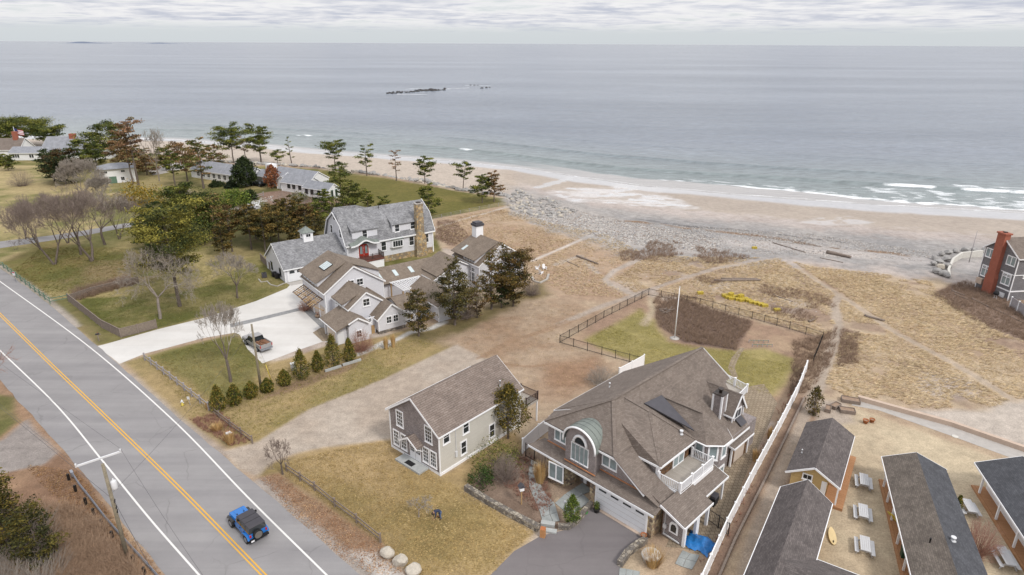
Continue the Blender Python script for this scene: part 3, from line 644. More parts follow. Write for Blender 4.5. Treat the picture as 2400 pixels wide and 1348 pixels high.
sheet('patio', 'paver', [(1560, 1282), (1600, 1285), (1640, 1300), (1668, 1290), (1700, 1240), (1740, 1130), (1800, 1000), (1822, 945), (1790, 900), (1760, 905), (1725, 930), (1700, 1010), (1640, 1130), (1600, 1200)], .012)
sheet('promenade', 'concrete', [(1995, 950), (2060, 962), (2230, 1022), (2420, 1092), (2600, 1160), (2600, 1120), (2420, 1062), (2230, 994), (2040, 945), (2010, 938)], .012)
sheet('garden_path', 'paver', [(1735, 815), (1745, 816), (1728, 845), (1722, 862), (1730, 885), (1716, 884), (1706, 862), (1715, 838)], .012)
sheet('lane', 'asphalt', [(-100, 585), (0, 566), (120, 552), (200, 540), (290, 524), (330, 522), (330, 530), (290, 534), (200, 552), (120, 564), (0, 582), (-100, 602)], .014)
sheet('lane', 'asphalt', [(525, 492), (560, 486), (600, 482), (612, 488), (570, 496), (545, 506), (540, 520), (528, 520)], .014)
sheet('terrace', 'concrete', [(345, 398), (420, 376), (440, 380), (430, 396), (360, 412)], .014)
# ------------------------------------------------------------ house kit
FACE = {'F': 0., 'R': math.pi / 2, 'K': math.pi, 'L': -math.pi / 2}
_wc = {}
def window(root, a, b, z, face, w, h, nx=2, ny=2, fr='white', tr=.10, glass='glass', cols=1, name='window', mun=.035):
    "opening centred at (a,b,z): a frame with a recessed pane as its child"
    key = (w, h, nx, ny, fr, tr, glass, cols, mun)
    if key not in _wc:
        mb = MB(); W2 = w / 2; H2 = h / 2
        mb.box(-W2 - tr, -W2, -.07, .02, -H2 - tr, H2 + tr).box(W2, W2 + tr, -.07, .02, -H2 - tr, H2 + tr)
        mb.box(-W2, W2, -.068, .02, H2, H2 + tr).box(-W2 - .03 - tr, W2 + .03 + tr, -.10, .02, -H2 - tr - .05, -H2 - tr).box(-W2, W2, -.068, .02, -H2 - tr, -H2)
        for c in range(1, cols): x = -W2 + w * c / cols; mb.box(x - .06, x + .06, -.062, .0, -H2, H2)
        for c in range(1, nx): x = -W2 + w * c / nx; mb.box(x - mun / 2, x + mun / 2, -.045, 0, -H2, H2)
        for c in range(1, ny): y = -H2 + h * c / ny; mb.box(-W2, W2, -.047, 0, y - mun * .6, y + mun * .6)
        _wc[key] = (mb.mesh('window', fr), MB().box(-W2, W2, -.02, -.008, -H2, H2).mesh('pane', glass))
    f, p = _wc[key]; o = obj(name, f, root); o.location = (a, b, z); o.rotation_euler = (0, 0, FACE[face] if isinstance(face, str) else face)
    obj('pane', p, o); return o
def gable_prof(u0, u1, ze, zr, z0=0., um=None):
    return [(u0, z0), (u1, z0), (u1, ze), ((u0 + u1) / 2 if um is None else um, zr), (u0, ze)]
def roof_slopes(mb, u0, u1, ze, zr, t0, t1, axis, ov=.3, th=.14, um=None):
    um = (u0 + u1) / 2 if um is None else um
    for ue in (u0, u1):
        sl = (zr - ze) / abs(um - ue); s_ = -1 if ue < um else 1; uo = ue + s_ * ov; zo = ze - sl * ov
        q = [(uo, zo), (um, zr)]; lift = .06 + th * .9
        P_ = [(q[0][0], t0, q[0][1] + lift), (q[1][0], t0, q[1][1] + lift), (q[1][0], t1, q[1][1] + lift), (q[0][0], t1, q[0][1] + lift)]
        if axis == 'a': P_ = [(y, x, z) for x, y, z in P_]
        mb.slab(P_, th)
def rakes(mb, u0, u1, ze, zr, t, axis, sgn, ov=.3, um=None, hh=.2):
    um = (u0 + u1) / 2 if um is None else um
    for ue in (u0, u1):
        sl = (zr - ze) / abs(um - ue); s_ = -1 if ue < um else 1; uo = ue + s_ * (ov + .02)
        p = (uo, t, ze - sl * (ov + .02) + .06); q = (um, t, zr + .06)
        if axis == 'a': p, q = (p[1], p[0], p[2]), (q[1], q[0], q[2])
        mb.bar(p, q, .07, hh)
def block(root, a0, a1, b0, b1, ze, zr, axis='b', wall='siding_grey', roof='roof_tan', ov=.3, rk=.28, um=None, z0=0., ends=(1, 1), corners=True, trimmat='white', th=.14, eaves=True):
    "gabled volume: wall, roof and white trim"
    u0, u1, t0, t1 = (a0, a1, b0, b1) if axis == 'b' else (b0, b1, a0, a1)
    w_ = MB().extr(gable_prof(u0, u1, ze, zr, z0, um), axis, t0, t1).build('wall', wall, root)
    r_ = MB(); roof_slopes(r_, u0, u1, ze, zr, t0 - rk * ends[0], t1 + rk * ends[1], axis, ov, th, um); ro = r_.build('roof', roof, root)
    tr = MB()
    if ends[0]: rakes(tr, u0, u1, ze, zr, t0 - rk, axis, -1, ov, um)
    if ends[1]: rakes(tr, u0, u1, ze, zr, t1 + rk, axis, 1, ov, um)
    um_ = (u0 + u1) / 2 if um is None else um
    if eaves:
        for ue in (u0, u1):
            sl = (zr - ze) / abs(um_ - ue); s_ = -1 if ue < um_ else 1; uo = ue + s_ * (ov + .03); zo = ze - sl * ov + .10
            p, q = (uo, t0 - rk * ends[0], zo), (uo, t1 + rk * ends[1], zo)
            if axis == 'a': p, q = (p[1], p[0], p[2]), (q[1], q[0], q[2])
            tr.bar(p, q, .06, .16)
    if corners:
        for x in (a0, a1):
            for y in (b0, b1): tr.box(x - .08 if x == a0 else x - .04, x + .04 if x == a0 else x + .08, y - .08 if y == b0 else y - .04, y + .04 if y == b0 else y + .08, z0, ze - .02)
    tr.build('trim', trimmat, ro)
    return w_, ro
def railing(root, pts, h=1.0, mat='white', post=.1, bal=.035, gap=.14, name='railing', postname='post'):
    "posts one by one, balusters joined, rails"
    mb = MB(); bl = MB()
    for i in range(len(pts) - 1):
        p = Vector(pts[i]); q = Vector(pts[i + 1]); d = q - p
        mb.bar(p + Vector((0, 0, h - .04)), q + Vector((0, 0, h - .04)), .07, .06); mb.bar(p + Vector((0, 0, .12)), q + Vector((0, 0, .12)), .05, .05)
        k = max(2, int(d.length / gap))
        for j in range(1, k):
            c = p + d * j / k; bl.box(c.x - bal / 2, c.x + bal / 2, c.y - bal / 2, c.y + bal / 2, c.z + .12, c.z + h - .04)
    rl = mb.build(name, mat, root); b_ = bl.build('balusters', mat, rl); b_['kind'] = 'stuff'
    for p in pts: MB().box(p[0] - post / 2, p[0] + post / 2, p[1] - post / 2, p[1] + post / 2, p[2], p[2] + h + .06).box(p[0] - post * .7, p[0] + post * .7, p[1] - post * .7, p[1] + post * .7, p[2] + h + .06, p[2] + h + .11).build(postname, mat, rl)
    return rl
def vent_pipe(root, a, b, z, r=.06, h=.4, mat='white_metal', name='vent_pipe'):
    MB().lathe((a, b, z), [(r * 1.6, 0), (r, .05), (r, h), (r * 1.35, h), (r * 1.2, h + .08)], 10).build(name, mat, root)
# ------------------------------------------------------------ the small shingled cape
O = G(1032, 1115); rt = thing('house', 'long two storey house, grey shingled gable front, putty sides and mottled brown roof', 'house', O, R(-41))
block(rt, -7.4, 0, 0, 12, 4.7, 7.3, 'b', 'siding_putty', 'roof_cape', .32, .3)
MB().extr(gable_prof(-7.28, -.12, 4.72, 7.2, .3), 'b', -.035, 0).build('gable_wall', 'wall_shingle', rt)
MB().box(-7.5, .1, -.06, 12.05, 0, .28).build('skirt_board', 'white', rt)
for a, z, w_, h in ((-5.76, 4.15, .86, 1.65), (-1.42, 4.15, .86, 1.65), (-6.5, 1.55, .74, 1.6), (-5.3, 1.55, .74, 1.6), (-1.95, 1.55, .74, 1.6), (-.85, 1.55, .74, 1.6)): window(rt, a, -.04, z, 'F', w_, h, 3, 4, tr=.13)
for b, z, w_, h in ((.95, 4.0, .72, 1.25), (3.65, 3.85, .72, 1.3), (3.27, 1.62, .66, 1.35), (7.5, 1.55, .7, 1.45), (9.9, 1.6, .66, 1.3)): window(rt, 0, b, z, 'R', w_, h, 1, 2, tr=.13)
for k in (-1, 1):
    d = MB().box(-3.55 + k * .43 - .40, -3.55 + k * .43 + .40, -.10, -.035, .28, 2.3).box(-3.55 + k * .43 - .3, -3.55 + k * .43 + .3, -.115, -.10, .36, 1.0).build('door', 'door_white', rt)
    g = MB().box(-3.55 + k * .43 - .28, -3.55 + k * .43 + .28, -.112, -.104, 1.12, 2.2).build('pane', 'glass', d)
    mu = MB()
    for x in (-.1, .1): mu.box(-3.55 + k * .43 + x - .015, -3.55 + k * .43 + x + .015, -.122, -.113, 1.12, 2.2)
    for z in (1.4, 1.68, 1.96): mu.box(-3.55 + k * .43 - .28, -3.55 + k * .43 + .28, -.121, -.113, z - .015, z + .015)
    mu.build('muntin', 'white', d)
hd = MB(); hd.slab([(-4.9, -1.0, 2.5), (-3.55, -1.0, 3.35), (-3.55, -.02, 3.35), (-4.9, -.02, 2.5)], .08).slab([(-2.2, -1.0, 2.5), (-3.55, -1.0, 3.35), (-3.55, -.02, 3.35), (-2.2, -.02, 2.5)], .08)
hood = hd.build('door_hood', 'roof_cape', rt)
tr = MB().bar((-4.95, -1.03, 2.42), (-3.55, -1.03, 3.3), .06, .16).bar((-2.15, -1.03, 2.42), (-3.55, -1.03, 3.3), .06, .16).bar((-4.75, -.9, 2.4), (-4.75, -.05, 1.75), .08, .08).bar((-2.35, -.9, 2.4), (-2.35, -.05, 1.75), .08, .08); tr.build('bracket', 'white', hood)
MB().box(-5.3, -1.6, -1.35, -.1, .01, .22).build('doorstep', 'granite', rt); MB().box(-4.1, -3.0, -1.15, -.55, .222, .24).build('doormat', 'rubber', rt)
MB().box(.02, .16, 2.05, 2.3, 1.1, 1.75).bar((.05, 2.2, 1.7), (.05, 2.2, 4.5), .05, .05).build('electricity_meter', 'white_metal', rt)
vent_pipe(rt, -.9, 9.8, 5.3, .07, .9)
dk = MB().box(-4.2, .9, 12.02, 14.2, 2.55, 2.72).build('deck', 'deck_board', rt)
railing(dk, [(.85, 12.1, 2.72), (.85, 14.15, 2.72), (-1.6, 14.15, 2.72), (-4.1, 14.15, 2.72)], 1.0, 'rail_brown')
for a in (.8, -1.6, -4.1): MB().box(a - .07, a + .07, 14.0, 14.14, 0, 2.55).build('deck_post', 'white', rt)
# ------------------------------------------------------------ the big stone and shingle house
O = G(1525, 1264); rt = thing('house', 'large brown roofed shingle house with stone front, copper barrel dormer and white garage door', 'house', O, R(-45))
W_ = MB()
W_.box(-6.5, 0, .0, 8.8, 0, 2.75).build('garage_wall', 'stone_wall', rt)
tu = [(-9.35, 2.2), (-9.45, 1.0), (-9.9, .1), (-10.6, -.35), (-11.3, -.4), (-12.0, -.15), (-12.45, .4), (-12.6, 1.2), (-12.6, 3.0), (-9.35, 3.0)]
MB().prism(tu, 0, 2.82).build('bay_wall', 'stone_wall', rt)
MB().box(-13.3, -6.4, 3.0, 14.0, 0, 2.8).build('wall', 'wall_shingle', rt)
MB().prism([(-13.3, 2.6), (-4.7, 2.6), (-4.7, 20), (-7.5, 20.2), (-13.2, 14)], 2.8, 5.9).build('wall', 'wall_shingle', rt)
MB().box(-9.4, -6.5, 1.9, 2.0, 0, 2.8).build('entry_wall', 'wall_shingle', rt)
d = MB().box(-8.5, -7.5, 1.82, 1.9, .05, 2.2).build('front_door', 'wood_brown', rt); MB().box(-8.95, -8.6, 1.8, 1.9, .05, 2.3).box(-7.4, -7.1, 1.8, 1.9, .05, 2.3).build('side_light', 'white', d)
gd = MB()
gd.box(-5.95, -.62, -.05, .0, 0.05, 2.3); gdo = gd.build('garage_door', 'door_white', rt)
MB().box(-6.1, -5.95, -.09, .02, .02, 2.45).box(-.62, -.47, -.09, .02, .02, 2.45).box(-5.95, -.62, -.085, .02, 2.3, 2.45).build('door_frame', 'white', gdo)
for k in range(4):
    a = -5.3 + k * 1.34; MB().box(a - .42, a + .42, -.062, -.052, 2.02, 2.2).build('door_pane', 'glass', gdo)
for z in (.55, 1.1, 1.65): MB().box(-5.94, -.63, -.056, -.05, z - .012, z + .012).build('panel_joint', 'concrete', gdo)
MB().box(-6.2, -.4, -.35, -.06, .0, .06).build('door_sill', 'concrete_pink', rt)
MB().box(-6.7, -6.1, -.12, .5, 0, 2.6).build('stone_pier', 'stone_wall', rt)
window(rt, -10.55, -.43, 1.6, R(8), 1.5, 1.6, 2, 1, tr=.1, cols=2, glass='glass_pale')
# second storey front wall with its slanting end
MB().add([(-12.9, .95, 3.2), (-1.7, .95, 3.3), (-4.6, .95, 5.75), (-12.9, .95, 5.75), (-12.9, 2.7, 3.2), (-1.7, 2.7, 3.3), (-4.6, 2.7, 5.75), (-12.9, 2.7, 5.75)],
         [(0, 1, 2, 3), (7, 6, 5, 4), (0, 4, 5, 1), (1, 5, 6, 2), (2, 6, 7, 3), (3, 7, 4, 0)]).build('upper_wall', 'wall_shingle', rt)
window(rt, -5.42, .94, 4.7, 'F', 1.5, 1.15, 2, 1, tr=.09, cols=2, glass='glass_pale'); window(rt, -11.3, .94, 4.65, 'F', 1.3, 1.1, 2, 1, tr=.09, cols=2, glass='glass_pale')
# roofs
rf = MB(); th = .16
rf.slab([(-14.3, -.35, 2.88), (.25, -.35, 2.88), (-.9, 1.05, 3.42), (-13.4, 1.05, 3.42)], .12)
rf.slab([(.25, -.35, 2.88), (.3, .7, 3.4), (-1.3, 1.05, 3.75), (-.95, 1.0, 3.4)], .1)
Rf = (-7.6, 3.9, 9.0); Rb = (-7.5, 19.9, 9.0); e1 = (-4.5, .35, 5.9); e0 = (-12.9, .35, 5.9)
rf.slab([e0, e1, Rf], th); rf.slab([(-13.5, 2.5, 5.95), Rf, Rb, (-13.5, 14.0, 5.95)], th); rf.slab([e0, Rf, (-13.5, 2.6, 5.9)], th)
rf.slab([Rf, e1, (-4.5, 21.2, 5.85), Rb], th)
rf.slab([e1, (-1.3, .45, 3.8), (-1.3, 3.0, 3.8), (-4.5, 3.0, 5.85)], .14); rf.slab([(-1.3, .6, 3.8), (1.9, .75, 2.62), (1.9, 3.0, 2.62), (-1.3, 3.0, 3.8)], .14)
rf.slab([(.7, 3.0, 3.06), (1.9, 3.0, 2.62), (1.9, 9.4, 2.62), (.7, 9.4, 3.06)], .14); rf.slab([(-4.5, 8.7, 5.85), (-1.3, 8.75, 3.8), (-1.3, 9.2, 3.8), (-4.5, 9.2, 5.85)], .14); rf.slab([(-1.3, 8.75, 3.8), (.7, 8.75, 3.06), (.7, 9.4, 3.06), (-1.3, 9.2, 3.8)], .14)
rf.slab([(-4.5, 9.2, 5.85), (-.35, 11.5, 3.05), (-.35, 18.1, 3.05), (-4.5, 20.0, 5.85)], .14)
rf.slab([(1.85, .55, 2.95), (2.75, .55, 2.58), (2.75, 5.1, 2.58), (1.85, 5.1, 2.95)], .12)
rf.slab([(.35, .5, 3.6), (1.9, .5, 2.95), (1.9, 5.05, 2.95), (.35, 5.05, 3.6)], .12)
roof = rf.build('roof', 'roof_brown', rt)
hr = MB()
for p, q in ((Rf, Rb), (Rf, e1), (Rf, e0), (e1, (-1.3, .45, 3.8)), ((-1.3, .5, 3.8), (.28, .4, 3.35)), ((.3, .6, 3.3), (.27, -.3, 2.9))): hr.bar(Vector(p) + Vector((0, 0, .02)), Vector(q) + Vector((0, 0, .02)), .3, .06)
hr.build('ridge_cap', 'roof_brown', roof)
for p, q, w_, h in (((-14.35, -.4, 2.75), (.28, -.4, 2.75), .06, .2), ((e0[0], e0[1] - .05, 5.72), (e1[0], e1[1] - .05, 5.72), .06, .18), ((e1[0], .35, 5.72), (-1.25, .38, 3.6), .07, .22), ((-13.55, 2.45, 5.8), (-13.55, 14, 5.8), .06, .2), ((-13.55, 2.42, 5.8), (-11.2, 2.42, 6.9), .06, .2), ((1.95, 5.2, 2.5), (1.95, 9.5, 2.5), .06, .2), ((1.95, 9.47, 2.5), (-1.3, 9.35, 3.65), .06, .18), ((-.3, 11.5, 2.93), (-.3, 18.1, 2.93), .06, .2), ((-4.4, 21.25, 5.75), (-7.5, 20.0, 8.85), .06, .2), ((2.8, .5, 2.46), (2.8, 5.15, 2.46), .06, .2), ((.3, .46, 3.48), (2.8, .46, 2.46), .06, .2)): MB().bar(p, q, w_, h).build('trim', 'white', roof)
cf = MB().bar((-12.9, .9, 3.42), (-9.9, .9, 3.42), .12, .06).bar((-9.95, .0, 3.2), (-6.3, .0, 3.2), .12, .06).bar((-6.4, .9, 3.44), (-1.9, .9, 3.46), .12, .06); cf.build('copper_flashing', 'copper', roof)
# barrel dormer
pr = [(-9.95, 3.1)] + [(-8.2 + 1.75 * math.cos(t), 5.6 + 1.6 * math.sin(t)) for t in [math.pi - k * math.pi / 14 for k in range(15)]] + [(-6.45, 3.1)]
bd = MB().extr(pr, 'b', .1, 5.0).build('barrel_dormer', 'wall_shingle', rt)
mb = MB(); cs = [(t, (-8.2 + 1.95 * math.cos(t), 5.62 + 1.8 * math.sin(t)), (-8.2 + 1.85 * math.cos(t), 5.62 + 1.7 * math.sin(t))) for t in [math.pi * (1.03 - k * 1.06 / 20) for k in range(21)]]
for i in range(20):
    for (o0, i0), (o1, i1) in ((cs[i][1:], cs[i + 1][1:]),):
        vs = [(o0[0], -.15, o0[1]), (o1[0], -.15, o1[1]), (o1[0], 6.2, o1[1] + .0), (o0[0], 6.2, o0[1]), (i0[0], -.15, i0[1]), (i1[0], -.15, i1[1]), (i1[0], 6.2, i1[1]), (i0[0], 6.2, i0[1])]
        mb.add(vs, [(0, 1, 2, 3), (7, 6, 5, 4), (0, 4, 5, 1), (2, 6, 7, 3), (1, 5, 6, 2), (3, 7, 4, 0)])
brf = mb.build('barrel_roof', 'copper_green', bd)
for k in range(1, 10):
    y = -.1 + k * .6; MB().tube([(-8.2 + 1.97 * math.cos(t), y, 5.62 + 1.82 * math.sin(t)) for t in [math.pi * (1.0 - j / 14) for j in range(15)]], .03, 4).build('standing_seam', 'copper_green', brf)
MB().tube([(-8.2 + 1.9 * math.cos(t), -.17, 5.6 + 1.75 * math.sin(t)) for t in [math.pi * (1.04 - j * 1.08 / 16) for j in range(17)]], .1, 6).build('arch_trim', 'white', brf)
for k in range(4): window(rt, -8.95 + k * .5, .08, 4.55, 'F', .42, 1.75, 1, 1, tr=.06, glass='glass_pale')
aw = MB().extr([(-8.2 + .62 * math.cos(t), 5.62 + .75 * math.sin(t)) for t in [math.pi - k * math.pi / 12 for k in range(13)]], 'b', .02, .06).build('arched_window', 'glass', bd)
MB().tube([(-8.2 + .75 * math.cos(t), .03, 5.58 + .9 * math.sin(t)) for t in [math.pi - k * math.pi / 12 for k in range(13)]], .14, 6).build('arch_frame', 'white', aw)
# balcony wing
MB().box(-6.5, -1.85, 3.2, 8.5, 3.0, 5.3).build('wing_wall', 'wall_shingle', rt)
MB().box(-1.85, -1.80, 3.28, 8.45, 3.45, 5.2).build('wing_face', 'wall_shingle_brown', rt)
wr_ = MB(); A1 = (-1.35, 2.8, 5.3); A2 = (-1.35, 8.8, 5.3); A3 = (-4.3, 2.8, 5.3); pk = (-4.9, 6.0, 8.0); pi_ = (-7.3, 5.4, 8.75)
wr_.slab([A1, A2, pk], .14); wr_.slab([A3, A1, pk, pi_, (-7.0, 3.3, 7.9)], .14); wr_.slab([A2, (-5.5, 8.8, 7.0), pi_, pk], .14)
wf = wr_.build('wing_roof', 'roof_brown', rt)
hr = MB().bar(A1, pk, .28, .07).bar(A2, pk, .28, .07).bar(pk, pi_, .28, .07).build('ridge_cap', 'roof_brown', wf)
MB().bar((-1.3, 2.75, 5.2), (-1.3, 8.8, 5.2), .06, .2).bar((-1.3, 2.75, 5.2), (-4.3, 2.75, 5.2), .06, .2).box(-1.98, -1.72, 3.1, 3.36, 3.3, 5.2).build('trim', 'white', wf)
MB().slab([(-6.15, 7.0, 7.95), (-1.75, 9.0, 6.05), (-6.0, 9.8, 7.75)], .12).build('flat_roof', 'membrane', wf)
window(rt, -1.79, 6.6, 4.35, 'R', 1.7, 1.7, 2, 1, tr=.1, cols=2, glass='glass_pale', name='balcony_door')
bk = MB().box(-1.85, .62, 3.1, 8.6, 2.9, 3.42).build('balcony', 'deck_board', rt)
MB().box(.62, .72, 3.0, 8.7, 2.95, 3.46).box(-1.8, .62, 3.0, 3.1, 2.95, 3.46).box(-1.8, .62, 8.6, 8.7, 2.95, 3.46).build('fascia', 'white', bk)
railing(bk, [(-1.6, 3.1, 3.42), (.6, 3.1, 3.42), (.6, 5.0, 3.42), (.6, 6.8, 3.42), (.6, 8.6, 3.42), (-1.5, 8.6, 3.42)], 1.0, 'white', .16, .06, .17)
# turret
tc_ = (-1.05, 10.7); rr = 1.75
ring = lambda r: [(tc_[0] + r * math.cos(R(22.5 + 45 * k)), tc_[1] + r * math.sin(R(22.5 + 45 * k))) for k in range(8)]
tw = MB().prism(ring(rr), 0, 5.2).build('turret', 'wall_shingle', rt)
rg = ring(2.15); ap = (-2.0, 10.7, 7.1); rin = (-6.1, 9.9, 7.6); tr_ = MB()
for k in (5, 6, 7, 0, 1, 2): tr_.slab([(*rg[k], 5.25), (*rg[(k + 1) % 8], 5.25), ap], .1)
tr_.slab([rin, ap, (*rg[5], 5.25), (-4.5, 9.3, 6.15)], .1); tr_.slab([rin, ap, (*rg[3], 5.25), (-4.5, 12.6, 6.0)], .1)
trf = tr_.build('turret_roof', 'roof_brown', tw)
MB().bar(rin, ap, .26, .08).build('ridge_cap', 'roof_brown', trf)
MB().tube([(*p, 5.16) for p in rg + rg[:1]], .09, 4, False).build('trim', 'white', trf)
for k in (6, 7, 0, 1):
    an = R(45 * k); ww = (rr + .01) * math.cos(R(22.5))
    for z, h in ((4.2, 1.35), (1.4, 1.7)): window(rt, tc_[0] + ww * math.cos(an), tc_[1] + ww * math.sin(an), z, an + math.pi / 2, .68, h, 1, 1, tr=.16, glass='glass_pale')
# chimney, dormer, lean-to
ch = MB().box(-3.25, -2.3, 15.2, 16.15, 3.0, 6.9).build('chimney', 'wall_shingle', rt)
for x in (-3.25, -2.3):
    for y in (15.2, 16.15): MB().box(x - .09, x + .09, y - .09, y + .09, 3.5, 6.88).build('corner_board', 'white', ch)
MB().box(-3.35, -2.2, 15.1, 16.25, 6.9, 7.0).build('chimney_cap', 'gutter', ch); MB().lathe((-2.78, 15.68, 7.0), [(.16, 0), (.16, .35), (.28, .35), (.28, .48)], 12).build('flue', 'gutter', ch)
block(rt, -5.2, -1.5, 16.3, 18.6, 4.9, 6.5, 'a', 'wall_shingle', 'roof_brown', .35, .25, z0=3.3, ends=(0, 1))
window(rt, -1.5, 17.45, 4.4, 'R', 1.2, .9, 2, 1, tr=.12)
MB().slab([(-1.35, 16.8, 4.0), (-.6, 16.8, 3.45), (-.6, 18.0, 3.45), (-1.35, 18.0, 4.0)], .06).build('skylight', 'membrane', rt)
block(rt, -7.0, -3.6, 10.2, 12.8, 6.8, 8.3, 'a', 'wall_shingle', 'roof_brown', .25, .2, z0=5.0, ends=(0, 1)) if False else None
MB().box(-2.6, -.25, 14.4, 18.0, 0, 2.35).build('lean_to', 'wall_shingle_brown', rt)
lr = MB().slab([(-2.7, 14.1, 3.0), (.15, 14.1, 2.42), (.15, 18.2, 2.42), (-2.7, 18.2, 3.0)], .1).build('lean_to_roof', 'roof_brown', rt)
MB().bar((.2, 14.05, 2.34), (.2, 18.25, 2.34), .06, .18).bar((-2.4, 14.05, 2.9), (.2, 14.05, 2.34), .06, .18).box(-.3, -.14, 14.3, 14.5, 0, 2.3).box(-.3, -.14, 17.85, 18.05, 0, 2.3).build('trim', 'white', lr)
MB().box(-.25, -.2, 15.1, 17.2, .1, 2.2).build('barn_door', 'door_tan', rt)
MB().box(-4.7, -.5, 9.0, 20.0, 0, 3.2).build('wall', 'wall_shingle', rt)
MB().box(-7.4, -4.6, 19.5, 20.6, 0, 5.8).build('wall', 'wall_shingle', rt)
# porch with arches
MB().box(.3, 2.45, 1.2, 1.3, 0, 2.5).build('porch_wall', 'wall_shingle', rt); MB().box(.2, .3, 1.2, 9.0, 0, 2.7).build('porch_wall', 'wall_shingle_brown', rt)
MB().add([(.3, 1.19, 2.5), (2.45, 1.19, 2.5), (.3, 1.19, 3.4), (.3, 1.3, 2.5), (2.45, 1.3, 2.5), (.3, 1.3, 3.4)], [(0, 1, 2), (5, 4, 3), (0, 3, 4, 1), (1, 4, 5, 2), (2, 5, 3, 0)]).build('porch_gable', 'wall_shingle', rt)
oc = [(-.42, -.5), (.42, -.5), (.42, .35), (.22, .65), (-.22, .65), (-.42, .35)]
pw = MB().extr([(1.42 + x * 1.0, 1.3 + z) for x, z in oc], 'b', 1.12, 1.19).build('window', 'white', rt); MB().extr([(1.42 + x * .62, 1.3 + z * .66) for x, z in oc], 'b', 1.1, 1.118).build('pane', 'glass', pw)
for y in (1.25, 3.1, 3.35, 5.0): MB().box(2.3, 2.55, y - .12, y + .12, 0, 2.5).build('porch_post', 'white', rt)
for y0, y1 in ((1.25, 3.1), (3.35, 5.0)):
    ym = (y0 + y1) / 2; rr_ = (y1 - y0) / 2 - .1; pf = [(y0, 2.5)] + [(ym - rr_ * math.cos(t), 1.75 + .6 * math.sin(t)) for t in [k * math.pi / 10 for k in range(11)]] + [(y1, 2.5)]
    MB().extr(pf, 'a', 2.36, 2.49).build('arch', 'white', rt)
MB().box(1.55, 1.7, 9.1, 9.3, 0, 2.5).build('porch_post', 'white', rt)
MB().bar((.55, 1.13, .3), (.55, 1.13, 2.6), .06, .06).bar((.5, 1.1, .32), (2.1, 1.1, .2), .1, .1).box(.42, .72, 1.05, 1.18, .9, 1.3).build('electricity_meter', 'white_metal', rt)
# rear deck
dk = MB().prism([(-10.2, 20.3), (-4.6, 20.6), (-3.9, 22.4), (-4.3, 25.6), (-9.4, 26.8), (-10.4, 24)], 2.2, 2.4).build('deck', 'deck_board', rt)
railing(dk, [(-4.3, 20.8, 2.4), (-3.95, 22.4, 2.4), (-4.3, 25.6, 2.4), (-6.0, 26.0, 2.4), (-7.7, 26.4, 2.4), (-9.4, 26.8, 2.4), (-10.3, 24, 2.4)], 1.0, 'white', .18, .06, .18)
for p in ((-4.1, 22.4), (-4.5, 25.4), (-9.3, 26.5), (-10.2, 24)): MB().box(p[0] - .1, p[0] + .1, p[1] - .1, p[1] + .1, 0, 2.2).build('deck_post', 'white', rt)
vent_pipe(rt, -11.2, 8.3, 7.05, .08, .5); vent_pipe(rt, -2.3, 7.6, 6.0, .14, .35)
# ------------------------------------------------------------ gambrel house with its garage wing
OA = G(600 + 250 / 3.37, 400 + 885 / 3.37); rt = thing('house', 'grey gambrel house with arched red double door, stone chimney and garage wing with cupola', 'house', OA, R(37))
MB().box(11.62, 29.98, .32, 9.7, 0, 1.25).build('foundation', 'stone_found', rt)
def gprof(u0, u1, ze, ins, zb, zr): um = (u0 + u1) / 2; return [(u0, ze), (u0 + ins, zb), (um, zr), (u1 - ins, zb), (u1, ze)]
g1 = gprof(.3, 9.7, 4.8, 1.7, 8.0, 10.0)
MB().extr([(.3, 1.25), (9.7, 1.25)] + g1[::-1], 'a', 11.6, 30.0).build('wall', 'siding_grey', rt)
rm = MB(); go = [(-.05, 4.55), (1.9, 8.1), (5, 10.12), (8.1, 8.1), (10.05, 4.55)]
for i in range(4): rm.slab([(11.3, *go[i]), (11.3, *go[i + 1]), (30.3, *go[i + 1]), (30.3, *go[i])], .14)
rm.slab([(11.3, 1.9, 8.13), (11.6, 5, 11.0), (16.0, 5, 10.9), (18.0, 5, 10.16), (16.6, 1.9, 8.15)], .12); rm.slab([(11.3, 8.1, 8.13), (11.6, 5, 11.0), (16.0, 5, 10.9), (18.0, 5, 10.16), (16.6, 8.1, 8.15)], .12)
rf = rm.build('roof', 'roof_grey', rt)
MB().add([(11.58, 1.9, 8.0), (11.58, 8.1, 8.0), (11.58, 5, 10.9), (11.7, 1.9, 8.0), (11.7, 8.1, 8.0), (11.7, 5, 10.9)], [(0, 2, 1), (3, 4, 5), (0, 1, 4, 3), (1, 2, 5, 4), (2, 0, 3, 5)]).build('gable_wall', 'siding_grey', rt)
tm = MB()
for x in (11.22, 30.38):
    for i in range(4): tm.bar((x, *go[i]), (x, *go[i + 1]), .08, .24)
tm.bar((17.6, -.1, 4.5), (30.4, -.1, 4.5), .07, .24).bar((11.3, -.1, 4.5), (12.2, -.1, 4.5), .07, .24).box(29.9, 30.1, .2, .4, .2, 4.6); tm.build('trim', 'white', rf)
for a0, a1, ws in ((13.0, 18.1, (15.5,)), (21.3, 26.7, (22.3, 25.7))):
    dm = MB().extr([(.55, 5.2), (.55, 7.1), (4.6, 9.3), (4.6, 5.2)], 'a', a0, a1).build('dormer', 'siding_grey', rt)
    MB().slab([(a0 - .25, .2, 7.12), (a1 + .25, .2, 7.12), (a1 + .25, 4.9, 10.05), (a0 - .25, 4.9, 10.05)], .13).build('dormer_roof', 'roof_grey', dm)
    for a in ws: window(rt, a, .54, 6.3, 'F', .9, 1.3, 1, 2, 'white', .12)
for a in (19.1, 25.15, 28.5): window(rt, a, .28, 3.3, 'F', .95, 1.7, 1, 2, 'white', .12)
